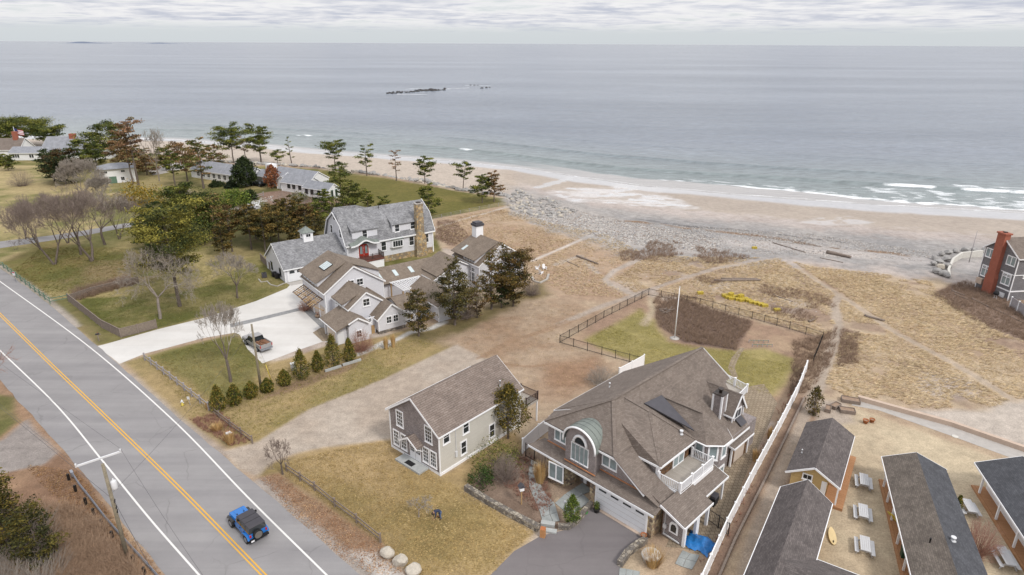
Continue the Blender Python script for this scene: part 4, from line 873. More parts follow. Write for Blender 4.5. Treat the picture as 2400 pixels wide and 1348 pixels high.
by = MB().prism([(20.4, .3), (20.7, -.35), (23.0, -.35), (23.3, .3)], 2.75, 4.25).build('bay_window', 'white', rt); MB().prism([(20.3, .3), (20.65, -.45), (23.05, -.45), (23.4, .3)], 4.25, 4.45).build('bay_roof', 'copper_green', by)
for k in range(4): MB().box(20.85 + k * .52, 21.3 + k * .52, -.37, -.352, 2.95, 4.05).build('pane', 'glass', by)
for b, z in ((2.6, 6.5), (6.8, 6.5)): window(rt, 11.6, b, z, 'L', .8, 1.5, 1, 2, 'white', .12)
MB().lathe((0, 0, 0), [(.01, 0), (.32, 0), (.32, .06)], 14).build('round_window', 'glass', rt).matrix_local = Matrix.Translation((11.57, 4.9, 9.0)) @ Matrix.Rotation(-math.pi / 2, 4, 'Y')
# arched entry
ar = [(-2.9 + 5.8 * k / 16) for k in range(17)]; az = lambda x: 4.62 + .85 * math.exp(-(x / 1.25) ** 2)
mb = MB()
for i in range(16):
    x0, x1 = ar[i], ar[i + 1]; mb.slab([(14.9 + x0, -.95, az(x0)), (14.9 + x1, -.95, az(x1)), (14.9 + x1, 1.2, az(x1) + .75), (14.9 + x0, 1.2, az(x0) + .75)], .1)
eb = mb.build('entry_roof', 'copper_green', rt); mb = MB()
for i in range(16): mb.bar((14.9 + ar[i], -.98, az(ar[i]) - .06), (14.9 + ar[i + 1], -.98, az(ar[i + 1]) - .06), .07, .26)
mb.build('trim', 'white', eb)
fr_ = MB().extr([(13.75, 1.9), (16.05, 1.9), (16.05, 4.1)] + [(14.9 + 1.15 * math.cos(t), 4.1 + .55 * math.sin(t)) for t in [k * math.pi / 10 for k in range(1, 10)]] + [(13.75, 4.1)], 'b', .2, .3).build('door_surround', 'white', rt)
for s_ in (-1, 1):
    d = MB().extr([(14.9 + s_ * x, z) for x, z in ((.03, 1.92), (.98, 1.92), (.98, 4.0), (.75, 4.3), (.4, 4.45), (.03, 4.48))], 'b', .13, .19).build('entry_door', 'red_door', rt)
    MB().box(14.9 + s_ * .52 - .26, 14.9 + s_ * .52 + .26, .115, .128, 2.6, 4.1).build('pane', 'glass_pale', d)
dk = MB().box(13.2, 18.1, -1.9, .28, 1.5, 1.85).build('entry_deck', 'deck_red', rt); MB().box(13.3, 18.0, -1.8, .2, 0, 1.5).build('lattice_wall', 'white', dk)
railing(dk, [(13.3, -1.85, 1.85), (15.7, -1.85, 1.85), (18.0, -1.85, 1.85), (18.0, .2, 1.85)], 1.0, 'rail_brown', .1)
ck = MB(); cx0 = 26.9
ck.add([(cx0 - 1.15, -.75, 0), (cx0 + 1.15, -.75, 0), (cx0 + 1.15, .5, 0), (cx0 - 1.15, .5, 0), (cx0 - 1.1, -.7, 3.6), (cx0 + 1.1, -.7, 3.6), (cx0 + 1.1, .5, 3.6), (cx0 - 1.1, .5, 3.6), (cx0 - .78, -.55, 4.8), (cx0 + .78, -.55, 4.8), (cx0 + .78, .5, 4.8), (cx0 - .78, .5, 4.8), (cx0 - .75, -.5, 10.6), (cx0 + .75, -.5, 10.6), (cx0 + .75, .5, 10.6), (cx0 - .75, .5, 10.6)],
       [(0, 3, 2, 1), (12, 13, 14, 15)] + [(i + j, i + (j + 1) % 4, i + 4 + (j + 1) % 4, i + 4 + j) for i in (0, 4, 8) for j in range(4)])
ck = ck.build('chimney', 'stone_found', rt); MB().box(cx0 - .85, cx0 + .85, -.6, .6, 10.6, 10.78).build('chimney_cap', 'concrete', ck); MB().box(cx0 - .4, cx0 + .4, -.3, .3, 10.78, 11.0).build('flue', 'gutter', ck)
block(rt, -.3, 11.6, 0, 10, 2.55, 6.0, 'a', 'siding_grey', 'roof_grey', .35, .3, ends=(1, 0))
for k, a in enumerate((1.65, 4.85, 8.05)):
    d = MB().box(a - 1.35, a + 1.35, -.05, 0, .02, 2.3).build('garage_door', 'door_white', rt)
    MB().box(a - 1.5, a - 1.35, -.08, .01, .02, 2.45).box(a + 1.35, a + 1.5, -.08, .01, .02, 2.45).box(a - 1.35, a + 1.35, -.078, .01, 2.3, 2.44).build('door_frame', 'white', d)
    for s_ in (-.68, .68):
        p = MB().extr([(a + s_ - .45, 1.55), (a + s_ + .45, 1.55), (a + s_ + .45, 2.0), (a + s_, 2.15), (a + s_ - .45, 2.0)], 'b', -.065, -.052).build('pane', 'glass', d)
window(rt, -.3, 7.2, 1.35, 'L', .75, 1.4, 1, 2, 'window_black', .06); window(rt, -.3, 2.5, 1.35, 'L', .75, 1.4, 1, 2, 'window_black', .06); window(rt, -.3, 5, 4.6, 'L', .5, .7, 1, 1, 'white', .06)
cu = MB().box(5.1, 6.9, 4.1, 5.9, 4.6, 7.3).build('cupola', 'white', rt); mb = MB()
for k in range(4):
    c = [(4.8, 3.8), (7.2, 3.8), (7.2, 6.2), (4.8, 6.2)]; mb.slab([(*c[k], 7.3), (*c[(k + 1) % 4], 7.3), (6, 5, 8.35)], .06)
mb.build('cupola_roof', 'copper_green', cu)
for fx_, a, b in (('F', 6, 4.1), ('L', 5.1, 5), ('R', 6.9, 5)): window(rt, a, b, 6.75, fx_, .8, .55, 2, 1, 'white', .08)
vent_pipe(rt, 20.5, 4.4, 9.7, .06, .5, 'gutter')
# ------------------------------------------------------------ connected grey cottage buildings
OB = G(700 + 945 / 4.993, 580 + 1020 / 4.993); rt = thing('house', 'rambling pale grey shingle house of many brown gables with timber brackets and pergola', 'house', OB, R(37))
MB().box(.0, 4.3, .03, .5, 0, .5).build('foundation', 'stone_grey', rt)
block(rt, 0, 4.35, 0, 8.4, 2.45, 4.3, 'b', ov=.3, z0=.5, ends=(1, 0))                                         # front right gable
for k in (-.55, .55): window(rt, 2.2 + k, -.02, 1.95, 'F', .72, .95, 2, 2, tr=.1)
block(rt, -3.35, 2.1, 2.4, 8.3, 4.05, 6.0, 'b', ov=.28, ends=(1, 0)); window(rt, -.62, 2.38, 4.5, 'F', .95, 1.0, 2, 2, tr=.14)   # middle gable
dm = MB().extr([(-3.6, 3.0), (-3.6, 4.55), (-.7, 5.75), (-.7, 3.0)], 'b', 3.6, 7.0).build('shed_dormer', 'siding_grey', rt); MB().slab([(-4.0, 3.3, 4.6), (-.6, 3.3, 6.0), (-.6, 7.3, 6.0), (-4.0, 7.3, 4.6)], .12).build('dormer_roof', 'roof_tan', dm)
for k in range(3): window(rt, -3.62, 4.3 + k * .95, 4.0, 'L', .55, .75, 2, 2, tr=.07)
MB().extr(gable_prof(-4.8, -1.8, 2.5, 3.7, 0, -3.4), 'b', -.5, 5.0).build('wall', 'siding_grey', rt)                     # low front gable with its porch roof
lr = MB().slab([(-6.75, -.8, 2.55), (-3.4, -.8, 3.85), (-3.4, 5.3, 3.85), (-6.75, 5.3, 2.55)], .13).slab([(-1.5, -.8, 2.55), (-3.4, -.8, 3.85), (-3.4, 5.3, 3.85), (-1.5, 5.3, 2.55)], .13).build('roof', 'roof_tan', rt)
MB().bar((-4.9, -.83, 3.12), (-3.4, -.83, 3.73), .07, .2).bar((-1.45, -.83, 2.42), (-3.4, -.83, 3.73), .07, .2).bar((-6.8, -.8, 2.45), (-6.8, 5.3, 2.45), .06, .14).build('trim', 'white', lr)
MB().box(-6.3, -4.85, .2, 1.0, 0, 2.6).build('porch_wall', 'siding_grey', rt); MB().box(-6.34, -6.3, .9, 3.6, 0, 2.5).build('garage_door', 'door_tan', rt); MB().box(-6.2, -5.3, .14, .2, .05, 2.1).build('door', 'door_white', rt)
for y in (4.9, 3.9): MB().box(-6.25, -6.05, y - .1, y + .1, 0, 2.5).build('porch_post', 'white', rt)
window(rt, -3.34, -.53, 1.25, 'F', .7, .95, 2, 2, tr=.12)
MB().box(-1.75, -.05, 1.0, 1.1, 0, 2.6).build('wall', 'siding_grey', rt); window(rt, -.9, .98, 2.2, 'F', .4, .5, 2, 2, tr=.06); MB().box(-.75, -.25, .9, .98, 0, 1.3).build('gate_door', 'wood_new', rt)
block(rt, -4.5, 5.0, 8.3, 17.6, 4.95, 8.2, 'b', ov=.32, um=.25)                                               # big gable
for k in (-.75, .75): window(rt, .4 + k, 8.27, 5.55, 'F', .95, .95, 2, 2, tr=.1)
dm = MB().extr([(-4.55, 3.5), (-4.55, 5.9), (-.3, 7.9), (-.3, 3.5)], 'b', 11.0, 17.3).build('shed_dormer', 'siding_grey', rt); MB().slab([(-5.0, 10.6, 5.9), (.2, 10.6, 8.38), (.2, 17.9, 8.38), (-5.0, 17.9, 5.9)], .12).build('dormer_roof', 'roof_tan', dm)
for k in range(5): window(rt, -4.57, 11.8 + k * 1.2, 5.2, 'L', .42, .42, 2, 1, tr=.05)
sk = MB(); sk.slab([(-2.85, 12.3, 7.08), (-1.35, 12.3, 7.79), (-1.35, 14.5, 7.79), (-2.85, 14.5, 7.08)], .1); sk = sk.build('skylight', 'window_black', rt)
for k in range(4): MB().slab([(-2.78, 12.36 + k * .54, 7.13), (-1.42, 12.36 + k * .54, 7.78), (-1.42, 12.82 + k * .54, 7.78), (-2.78, 12.82 + k * .54, 7.13)], .03).build('pane', 'skylight', sk)
dm = MB().extr([(5.3, 4.5), (5.3, 6.0), (.7, 7.9), (.7, 4.5)], 'b', 10.2, 16.0).build('shed_dormer', 'siding_grey', rt); MB().slab([(5.7, 9.9, 6.05), (.3, 9.9, 8.36), (.3, 16.3, 8.36), (5.7, 16.3, 6.05)], .12).build('dormer_roof', 'roof_tan', dm)
for b in (9.7, 12.3, 14.9): MB().box(-4.56, -4.5, b - 1.05, b + 1.05, .02, 2.25).build('garage_door', 'door_tan', rt)
for b in (8.4, 11.0, 13.6, 16.2): MB().box(-4.62, -4.5, b - .14, b + .14, 0, 2.5).build('pilaster', 'white', rt)
pg = MB().bar((-4.55, 9.2, 3.55), (-4.55, 17.4, 3.55), .12, .14).bar((-6.3, 9.2, 2.75), (-6.3, 17.4, 2.75), .12, .12).build('bracket_pergola', 'wood_brown', rt)
for k in range(13):
    b = 9.3 + k * .66; MB().bar((-4.5, b, 3.66), (-6.5, b, 2.75), .09, .12).build('rafter', 'wood_new' if k % 3 else 'wood_brown', pg)
for k in range(3): b = 9.4 + k * 3.9; MB().bar((-4.52, b, 1.7), (-6.0, b, 2.8), .1, .1).build('brace', 'wood_new', pg)
for u in (.3, .6): MB().bar((-4.55 - 1.8 * u, 9.2, 3.7 - .85 * u), (-4.55 - 1.8 * u, 17.4, 3.7 - .85 * u), .07, .07).build('purlin', 'wood_new', pg)
MB().extr([(12.8, 0), (12.8, 2.6), (16.2, 4.1), (19.6, 2.6), (19.6, 0)], 'a', 5.0, 19.5).build('wall', 'siding_grey', rt)   # connector
cn = MB().slab([(4.9, 12.35, 2.55), (19.6, 12.35, 2.55), (19.6, 16.2, 4.25), (4.9, 16.2, 4.25)], .13).slab([(4.9, 20.0, 2.55), (19.6, 20.0, 2.55), (19.6, 16.2, 4.25), (4.9, 16.2, 4.25)], .13).build('roof', 'roof_tan', rt)
MB().bar((4.9, 12.3, 2.46), (19.6, 12.3, 2.46), .1, .12).build('gutter', 'gutter', cn)
for a in (7.2, 10.2, 13.2): MB().slab([(a - .33, 13.6, 3.16), (a + .33, 13.6, 3.16), (a + .33, 15.0, 3.77), (a - .33, 15.0, 3.77)], .08).build('skylight', 'skylight', rt)
window(rt, 6.3, 12.78, 1.5, 'F', .9, 1.2, 2, 2, tr=.1); window(rt, 14.8, 12.78, 1.6, 'F', 1.4, 1.3, 3, 2, tr=.08)
block(rt, 14.6, 24.0, 9.0, 15.5, 2.7, 5.1, 'b', ov=.3, ends=(1, 0), um=19.6)                                  # cross gable
MB().slab([(15.0, 8.7, 3.35), (19.6, 8.7, 5.42), (19.6, 15.0, 5.42), (15.0, 15.0, 3.35)], .12).build('raised_roof', 'roof_tan', rt)
for k in range(2): window(rt, 16.2 + k * 1.1, 8.97, 2.0, 'F', .8, 1.6, 2, 3, tr=.1)
for k in range(3): window(rt, 14.58, 9.8 + k * 1.1, 2.4, 'L', .7, .7, 2, 2, tr=.08)
block(rt, 22.0, 31.4, 6.3, 14.2, 4.5, 7.6, 'b', ov=.35)                                                        # great room
dm = MB().extr([(21.95, 4.0), (21.95, 5.4), (26.0, 7.4), (26.0, 4.0)], 'b', 7.4, 11.2).build('shed_dormer', 'siding_grey', rt); MB().slab([(21.4, 7.0, 5.35), (26.6, 7.0, 7.78), (26.6, 14.5, 7.78), (21.4, 14.5, 5.35)], .12).build('dormer_roof', 'roof_tan', dm)
for k in range(4): window(rt, 21.93, 7.9 + k * .8, 4.75, 'L', .55, .5, 2, 2, 'white', .06)
window(rt, 22.0, 12.6, 4.0, 'L', .4, .6, 1, 2, 'white', .06); MB().slab([(22.4, 12.0, 5.88), (23.6, 12.0, 6.44), (23.6, 12.6, 6.44), (22.4, 12.6, 5.88)], .08).build('skylight', 'skylight', rt)
for k in range(2):
    for z, h in ((1.8, 1.9), (3.3, .6)): window(rt, 21.98, 8.1 + k * 1.15, z, 'L', .85, h, 2, 3 if h > 1 else 2, tr=.1)
ck = MB().box(25.7, 27.2, 12.6, 14.0, 5, 9.4).build('chimney', 'white', rt); MB().box(25.55, 27.35, 12.45, 14.15, 9.4, 9.8).box(25.75, 27.15, 12.65, 13.95, 9.8, 10.1).build('chimney_cap', 'membrane', ck)
block(rt, 9.4, 14.4, -1.2, 8.0, 2.55, 4.1, 'b', ov=.3); window(rt, 12, -1.23, 1.5, 'F', 1.0, 1.1, 2, 2, tr=.1)   # small wing behind the cedars
MB().extr([(1.5, 0), (1.5, 2.4), (4.2, 3.3), (6.5, 2.4), (6.5, 0)], 'a', 4.35, 9.5).build('wall', 'siding_grey', rt)
MB().slab([(4.2, 1.1, 2.42), (9.6, 1.1, 2.42), (9.6, 4.2, 3.45), (4.2, 4.2, 3.45)], .12).slab([(4.2, 6.9, 2.42), (9.6, 6.9, 2.42), (9.6, 4.2, 3.45), (4.2, 4.2, 3.45)], .12).build('roof', 'roof_tan', rt)
tr = MB().bar((8.0, 7.6, 2.7), (13.4, 7.6, 2.7), .1, .14).bar((8.0, 12.0, 2.7), (13.4, 12.0, 2.7), .1, .14).build('trellis', 'white', rt)
for k in range(13): MB().bar((8.1 + k * .44, 7.4, 2.8), (8.1 + k * .44, 12.2, 2.8), .07, .1).build('slat', 'white', tr)
for k in range(9): MB().bar((7.9, 7.7 + k * .53, 2.88), (13.5, 7.7 + k * .53, 2.88), .06, .07).build('slat', 'white', tr)
for a, b in ((8.1, 7.7), (8.1, 11.9), (13.3, 11.9)): MB().box(a - .09, a + .09, b - .09, b + .09, 0, 2.65).build('trellis_post', 'wood_new', tr)
# ------------------------------------------------------------ three storey beach house at the right
O = G(2240 + 650 / 5.392, 530 + 945 / 5.392); rt = thing('house', 'tall slate grey shingle house with red brick chimney up its gable', 'house', O, R(-82))
block(rt, -6.7, 0, 0, 16, 7.5, 9.9, 'b', 'wall_shingle_slate', 'roof_brown', .35, .3)
MB().bar((-2.6, -.03, 1.65), (.05, -.03, 1.65), .05, .22).bar((.04, -.05, 1.65), (.04, 14, 1.65), .05, .22).bar((-2.6, -.03, 4.5), (.05, -.03, 4.5), .05, .12).bar((.04, -.05, 4.5), (.04, 14, 4.5), .05, .12).build('band_board', 'white', rt)
for a, z, w_, h, ny in ((-5.55, 6.65, 1.5, 1.35, 1), (-1.28, 6.63, 1.5, 1.35, 1), (-5.5, 3.4, 1.5, 1.75, 1), (-1.28, 3.43, 1.5, 1.75, 1)):
    window(rt, a, -.02, z, 'F', w_, h, 2, ny, tr=.13, cols=2, glass='glass_pale')
    if h > 1.5: window(rt, a, -.05, z + .62, 'F', w_ - .1, .32, 6, 2, tr=.03, glass='glass')
window(rt, .02, 2.2, 4.2, 'R', 1.0, .4, 4, 1, tr=.1)
c = MB(); ck = [(-4.65, -2.75, 0), (-4.65, -2.75, 3.0), (-4.45, -2.9, 3.6), (-4.45, -2.9, 10.6)]; vs = []
for a0, a1, z in ck: vs += [(a0, -.75, z), (a1, -.75, z), (a1, .3, z), (a0, .3, z)]
c.add(vs, [(0, 3, 2, 1), (12, 13, 14, 15)] + [(i + j, i + (j + 1) % 4, i + 4 + (j + 1) % 4, i + 4 + j) for i in (0, 4, 8) for j in range(4)])
c = c.build('chimney', 'brick_red', rt); MB().box(-4.6, -2.75, -.9, .45, 10.6, 10.85).build('chimney_cap', 'brick_red', c); MB().box(-3.9, -3.4, -.45, .05, 10.85, 11.0).build('flue', 'gutter', c)
MB().box(-1.8, -.8, -.08, 0, .2, 1.0).build('hatch_door', 'door_white', rt); MB().box(-6.5, -5.3, -.5, 0, 1.0, 2.0).build('wall_box', 'concrete_pink', rt)
# ------------------------------------------------------------ long white house by the sea
O = G(400 + 1980 / 5.333, 330 + 740 / 5.333); rt = thing('house', 'long low white house of stepped wings with pale grey roofs by the rock wall', 'house', O, R(-30))
def white(a0, a1, b0, b1, ze, zr, axis='a', um=None): return block(rt, a0, a1, b0, b1, ze, zr, axis, 'siding_white', 'roof_pale', .3, .25, um)
white(-9.6, 0, 0, 4.2, 2.5, 4.0); white(-20, -9.8, 1.6, 7.0, 2.6, 4.4); white(-23.5, -19, 3.0, 8, 2.5, 3.9, 'b'); white(-29, -13, 5.4, 13, 2.7, 4.9)
for a in (-1.6, -3.6, -6.2, -8.3): window(rt, a, -.02, 1.6, 'F', .9, 1.3, 2, 2, 'window_black', .1)
for a in (-10.8, -12.6, -15.0, -17.0): window(rt, a, 1.58, 1.7, 'F', 1.0, 1.0, 2, 2, 'window_black', .08)
window(rt, .02, 1.3, 1.5, 'R', .6, 1.7, 1, 1, 'wood_green', .12); window(rt, .02, 2.9, 1.5, 'R', .6, 1.7, 1, 1, 'wood_green', .12); window(rt, -21.3, 2.98, 1.5, 'F', 1.4, 1.0, 4, 1, 'white', .08)
block(rt, -60, -34, 1.0, 8.4, 2.6, 4.7, 'a', 'siding_white', 'roof_pale', .35, .3); 
for k in range(9): window(rt, -36.5 - k * 2.5, .98, 1.4, 'F', 1.3, 1.3, 2, 2, 'white', .08)
block(rt, -34, -23, 4.0, 9.5, 2.7, 4.0, 'a', 'siding_white', 'roof_pale', .35, .05, z0=2.3, corners=False)
for a in (-33.5, -30.8, -28.0, -25.0): MB().box(a - .1, a + .1, 4.05, 4.25, 0, 2.35).build('carport_post', 'white', rt)
ck = MB().box(-31.2, -28.6, 6.0, 8.0, 2.6, 6.0).build('chimney', 'white', rt)
# ------------------------------------------------------------ small two storey white building and the houses at the far left
O = G(712 / 2.995, 250 + 545 / 2.995); rt = thing('house', 'small white two storey outbuilding with shallow hipped roof below tall pines', 'house', O, R(30))
MB().box(0, 9.2, 0, 7, 0, 4.3).build('wall', 'siding_white', rt); mb = MB(); c = [(-.6, -.6), (9.8, -.6), (9.8, 7.6), (-.6, 7.6)]
mb.slab([(*c[0], 4.3), (*c[1], 4.3), (6.4, 3.5, 5.5), (2.8, 3.5, 5.5)], .12).slab([(*c[1], 4.3), (*c[2], 4.3), (6.4, 3.5, 5.5)], .12).slab([(*c[2], 4.3), (*c[3], 4.3), (2.8, 3.5, 5.5), (6.4, 3.5, 5.5)], .12).slab([(*c[3], 4.3), (*c[0], 4.3), (2.8, 3.5, 5.5)], .12); mb.build('roof', 'roof_pale', rt)
for a, z, w_, h in ((1.6, 3.4, 1.0, .6), (6.2, 3.4, 1.0, .6), (5.8, 1.2, .9, 1.0)): window(rt, a, -.02, z, 'F', w_, h, 2, 1, 'white', .08)
MB().box(2.3, 4.2, -.05, 0, 0, 2.0).build('door', 'wood_green', rt)
O = G(25, 376); rt = thing('house', 'single storey white house with broad grey gable roof behind dark evergreen', 'house', O, R(4))
block(rt, 0, 10, 0, 7, 2.6, 4.2, 'a', 'siding_white', 'roof_pale', .4, .3); block(rt, 10, 24, 1.5, 14, 2.9, 7.2, 'a', 'siding_white', 'roof_pale', .5, .3); block(rt, 20, 33, -1, 7, 2.6, 4.6, 'a', 'siding_white', 'roof_pale', .4, .3)
for a, n in ((2.2, 3), (7.5, 2)): window(rt, a, -.02, 1.5, 'F', .75 * n, 1.2, n, 1, 'white', .08, cols=n)
for k in range(4): window(rt, 12.6 + k * 2.2, 1.48, 1.4, 'F', 1.7, 2.0, 2, 2, 'white', .12)
window(rt, 24.02, 7.7, 5.2, 'R', .6, .7, 1, 1, 'white', .06); window(rt, 29, -1.02, 1.5, 'F', 1.6, 1.2, 2, 1, 'white', .08)
MB().box(18, 20, 6.6, 8.0, 5, 8.4).build('chimney', 'brick_red', rt)
O = G(-45, 368); rt = thing('house', 'brown roofed cottage with brick chimney beside the flagpole', 'house', O, R(4))
block(rt, 0, 14, 0, 9, 2.6, 6.0, 'a', 'siding_white', 'roof_brown', .4, .3); MB().box(10.5, 12, 3.6, 4.8, 4.5, 8.6).build('chimney', 'brick_red', rt); window(rt, 11, -.02, 1.5, 'F', 1.6, 1.2, 2, 1, 'white', .08)
# ------------------------------------------------------------ beach cottages
O = G(1700 + 625 / 2.707, 850 + 850 / 2.707); rt = thing('cottage', 'small yellow clapboard cottage with charcoal roof and orange board porch', 'cottage', O, R(-33))
MB().extr([(-3.0, 0), (.05, 0), (.05, 2.75), (-1.1, 3.6), (-3.0, 2.4)], 'b', -1.2, 8.2).build('wall', 'siding_yellow', rt)
rf = MB().slab([(-3.45, -1.5, 2.42), (-1.1, -1.5, 3.78), (-1.1, 8.6, 3.78), (-3.45, 8.6, 2.42)], .12).slab([(1.2, -1.5, 2.42), (-1.1, -1.5, 3.78), (-1.1, 8.6, 3.78), (1.2, 8.6, 2.42)], .12).build('roof', 'roof_charcoal', rt)
tr = MB().bar((-3.5, -1.54, 2.3), (-1.1, -1.54, 3.66), .06, .18).bar((1.25, -1.54, 2.3), (-1.1, -1.54, 3.66), .06, .18).bar((1.23, -1.5, 2.3), (1.23, 8.6, 2.3), .05, .16); tr.build('trim', 'white', rf)
window(rt, -1.6, -1.22, 2.35, 'F', .7, .45, 2, 1, 'white', .1); MB().box(-.35, .1, -1.25, -1.2, 0, 2.4).build('corner_board', 'white', rt)
MB().box(.1, 1.75, -1.4, 8.2, 0, .28).build('porch_deck', 'deck_orange', rt)
for b in (-1.1, 1.6, 4.6, 7.8): MB().box(1.0, 1.14, b - .07, b + .07, .28, 2.35).build('porch_post', 'white', rt)
vent_pipe(rt, -2.7, 1.6, 2.9, .05, .35)
rt2 = thing('cottage', 'dark shingled gable building with a side wing beside the sandy lane', 'cottage', O, R(-33))
block(rt2, -3.0, .6, -22, -4.4, 2.5, 3.85, 'b', 'siding_yellow', 'roof_charcoal', .35, .25, um=-1.3); block(rt2, -1.3, 9.0, -18.5, -12.2, 2.3, 3.75, 'a', 'siding_yellow', 'roof_charcoal', .35, .25, ends=(0, 1))
def pavilion(px, py, ang, wa, wb, posts, mat1, mat2, label, ze=2.5, zr=3.7):
    O = G(px, py); rt = thing('pavilion', label, 'pavilion', O, R(ang)); um = wa / 2
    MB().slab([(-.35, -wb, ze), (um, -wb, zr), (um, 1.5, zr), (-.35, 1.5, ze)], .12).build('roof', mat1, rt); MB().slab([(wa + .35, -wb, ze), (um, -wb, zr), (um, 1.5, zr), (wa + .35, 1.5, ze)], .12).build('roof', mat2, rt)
    MB().bar((-.4, -wb, ze - .1), (-.4, 1.5, ze - .1), .05, .16).bar((-.4, 1.54, ze - .1), (um, 1.54, zr - .1), .05, .16).bar((wa + .4, 1.54, ze - .1), (um, 1.54, zr - .1), .05, .16).build('trim', 'white', rt)
    MB().box(-.25, wa + .2, -wb, 1.2, 0, .16).build('floor', 'deck_orange', rt)
    MB().extr(gable_prof(.9, wa, ze - .15, zr - .25, .16), 'b', -wb + .2, 1.0).build('wall', 'siding_white', rt)
    for b in posts: MB().box(-.07, .09, b - .08, b + .08, .16, ze - .05).build('post', 'white', rt)
    return rt
rt = pavilion(1700 + 1000 / 2.707, 850 + 795 / 2.707, -21, 4.7, 18, (0, -2.4, -5, -8.2, -11.4, -15), 'roof_stained', 'roof_slate', 'long porch building, weathered brown roof slope and dark slate slope, white posts')
vent_pipe(rt, 2.95, -10.6, 3.45, .16, .3); vent_pipe(rt, 1.3, -11.2, 3.1, .06, .5, 'black_metal')
pavilion(1700 + 1607 / 2.707, 850 + 835 / 2.707, -15, 6.5, 16, (0, -3.8, -7.4, -11), 'roof_slate', 'roof_slate', 'dark roofed porch building with white posts and orange plank floor by two picnic tables', 2.5, 3.9)
# ------------------------------------------------------------ vegetation
def depth(p): return p[1] * CP - (p[2] - CAMH) * SP
def segmesh(name, segs, mat, sides=4):
    A = np.array(segs, float); P0 = A[:, 0:3]; P1 = A[:, 3:6]; r0 = A[:, 6:7]; r1 = A[:, 7:8]; d = P1 - P0; d /= np.linalg.norm(d, axis=1, keepdims=True) + 1e-9
    ref = np.where(np.abs(d[:, 2:3]) > .9, np.array([[1., 0, 0]]), np.array([[0, 0, 1.]])); x = np.cross(d, ref); x /= np.linalg.norm(x, axis=1, keepdims=True) + 1e-9; y = np.cross(d, x)
    V = []; n = len(A)
    for P_, r in ((P0, r0), (P1, r1)):
        for j in range(sides): t = 2 * math.pi * j / sides; V.append(P_ + (x * math.cos(t) + y * math.sin(t)) * r)
    V = np.stack(V, 1).reshape(-1, 3); b = (np.arange(n) * 2 * sides)[:, None]
    F = np.concatenate([b + np.array([[j, (j + 1) % sides, sides + (j + 1) % sides, sides + j]]) for j in range(sides)])
    return npmesh(name, V, F, mat, True)
def leafmesh(name, Cn, size, cols, rg, asp=.42, flat=.5, up=0.):
    "one small blade-shaped quad per centre"
    n = len(Cn); u = rg.normal(size=(n, 3)); u[:, 2] = u[:, 2] * flat + up; u /= np.linalg.norm(u, axis=1, keepdims=True); v = rg.normal(size=(n, 3)); v -= (v * u).sum(1, keepdims=True) * u; v /= np.linalg.norm(v, axis=1, keepdims=True)
    s = (size * rg.uniform(.6, 1.4, (n, 1))); V = np.stack([Cn - u * s * .5, Cn + v * s * asp * .5, Cn + u * s * .5, Cn - v * s * asp * .5], 1).reshape(-1, 3)
    F = np.arange(4 * n).reshape(-1, 4); return npmesh(name, V, F, 'leaf', False, np.repeat(cols, 4, 0))
def leafcols(n, pal, rg, clump=None, var=.22, k_=1.12):
    P_ = np.array([srgb(*c, k_) for c in pal]); k = (rg.random(n) if clump is None else np.clip(clump + rg.normal(0, .16, n), 0, .999)) * len(P_)
    return P_[np.minimum(k.astype(int), len(P_) - 1)] * (1 + rg.normal(0, var, (n, 1))).clip(.45, 1.7)
PINE = [(46, 56, 26), (70, 78, 34), (92, 98, 42), (112, 112, 50)]
PINEY = [(58, 62, 28), (84, 84, 36), (112, 106, 46), (136, 126, 56)]
PINEB = [(92, 72, 48), (116, 88, 60), (134, 106, 72), (92, 86, 50)]
RUST = [(104, 80, 60), (124, 94, 70), (138, 108, 82), (98, 90, 58)]
CED = [(48, 48, 26), (70, 66, 32), (92, 80, 40), (108, 88, 44)]
CEDB = [(66, 52, 32), (90, 70, 40), (110, 86, 50), (82, 80, 42)]
DARK = [(30, 40, 24), (42, 54, 28), (56, 66, 32)]
ARB = [(52, 60, 24), (78, 82, 32), (104, 98, 40), (128, 108, 50)]
BRIGHT = [(58, 76, 28), (82, 98, 38), (108, 118, 48)]
def norm_tree(segs, h, r):
    A = np.array(segs, float); sz = h / A[:, 5].max(); sr = r / np.percentile(np.hypot(A[:, 3], A[:, 4]), 97)
    for c in (0, 1, 3, 4): A[:, c] *= sr
    A[:, 2] *= sz; A[:, 5] *= sz; return A
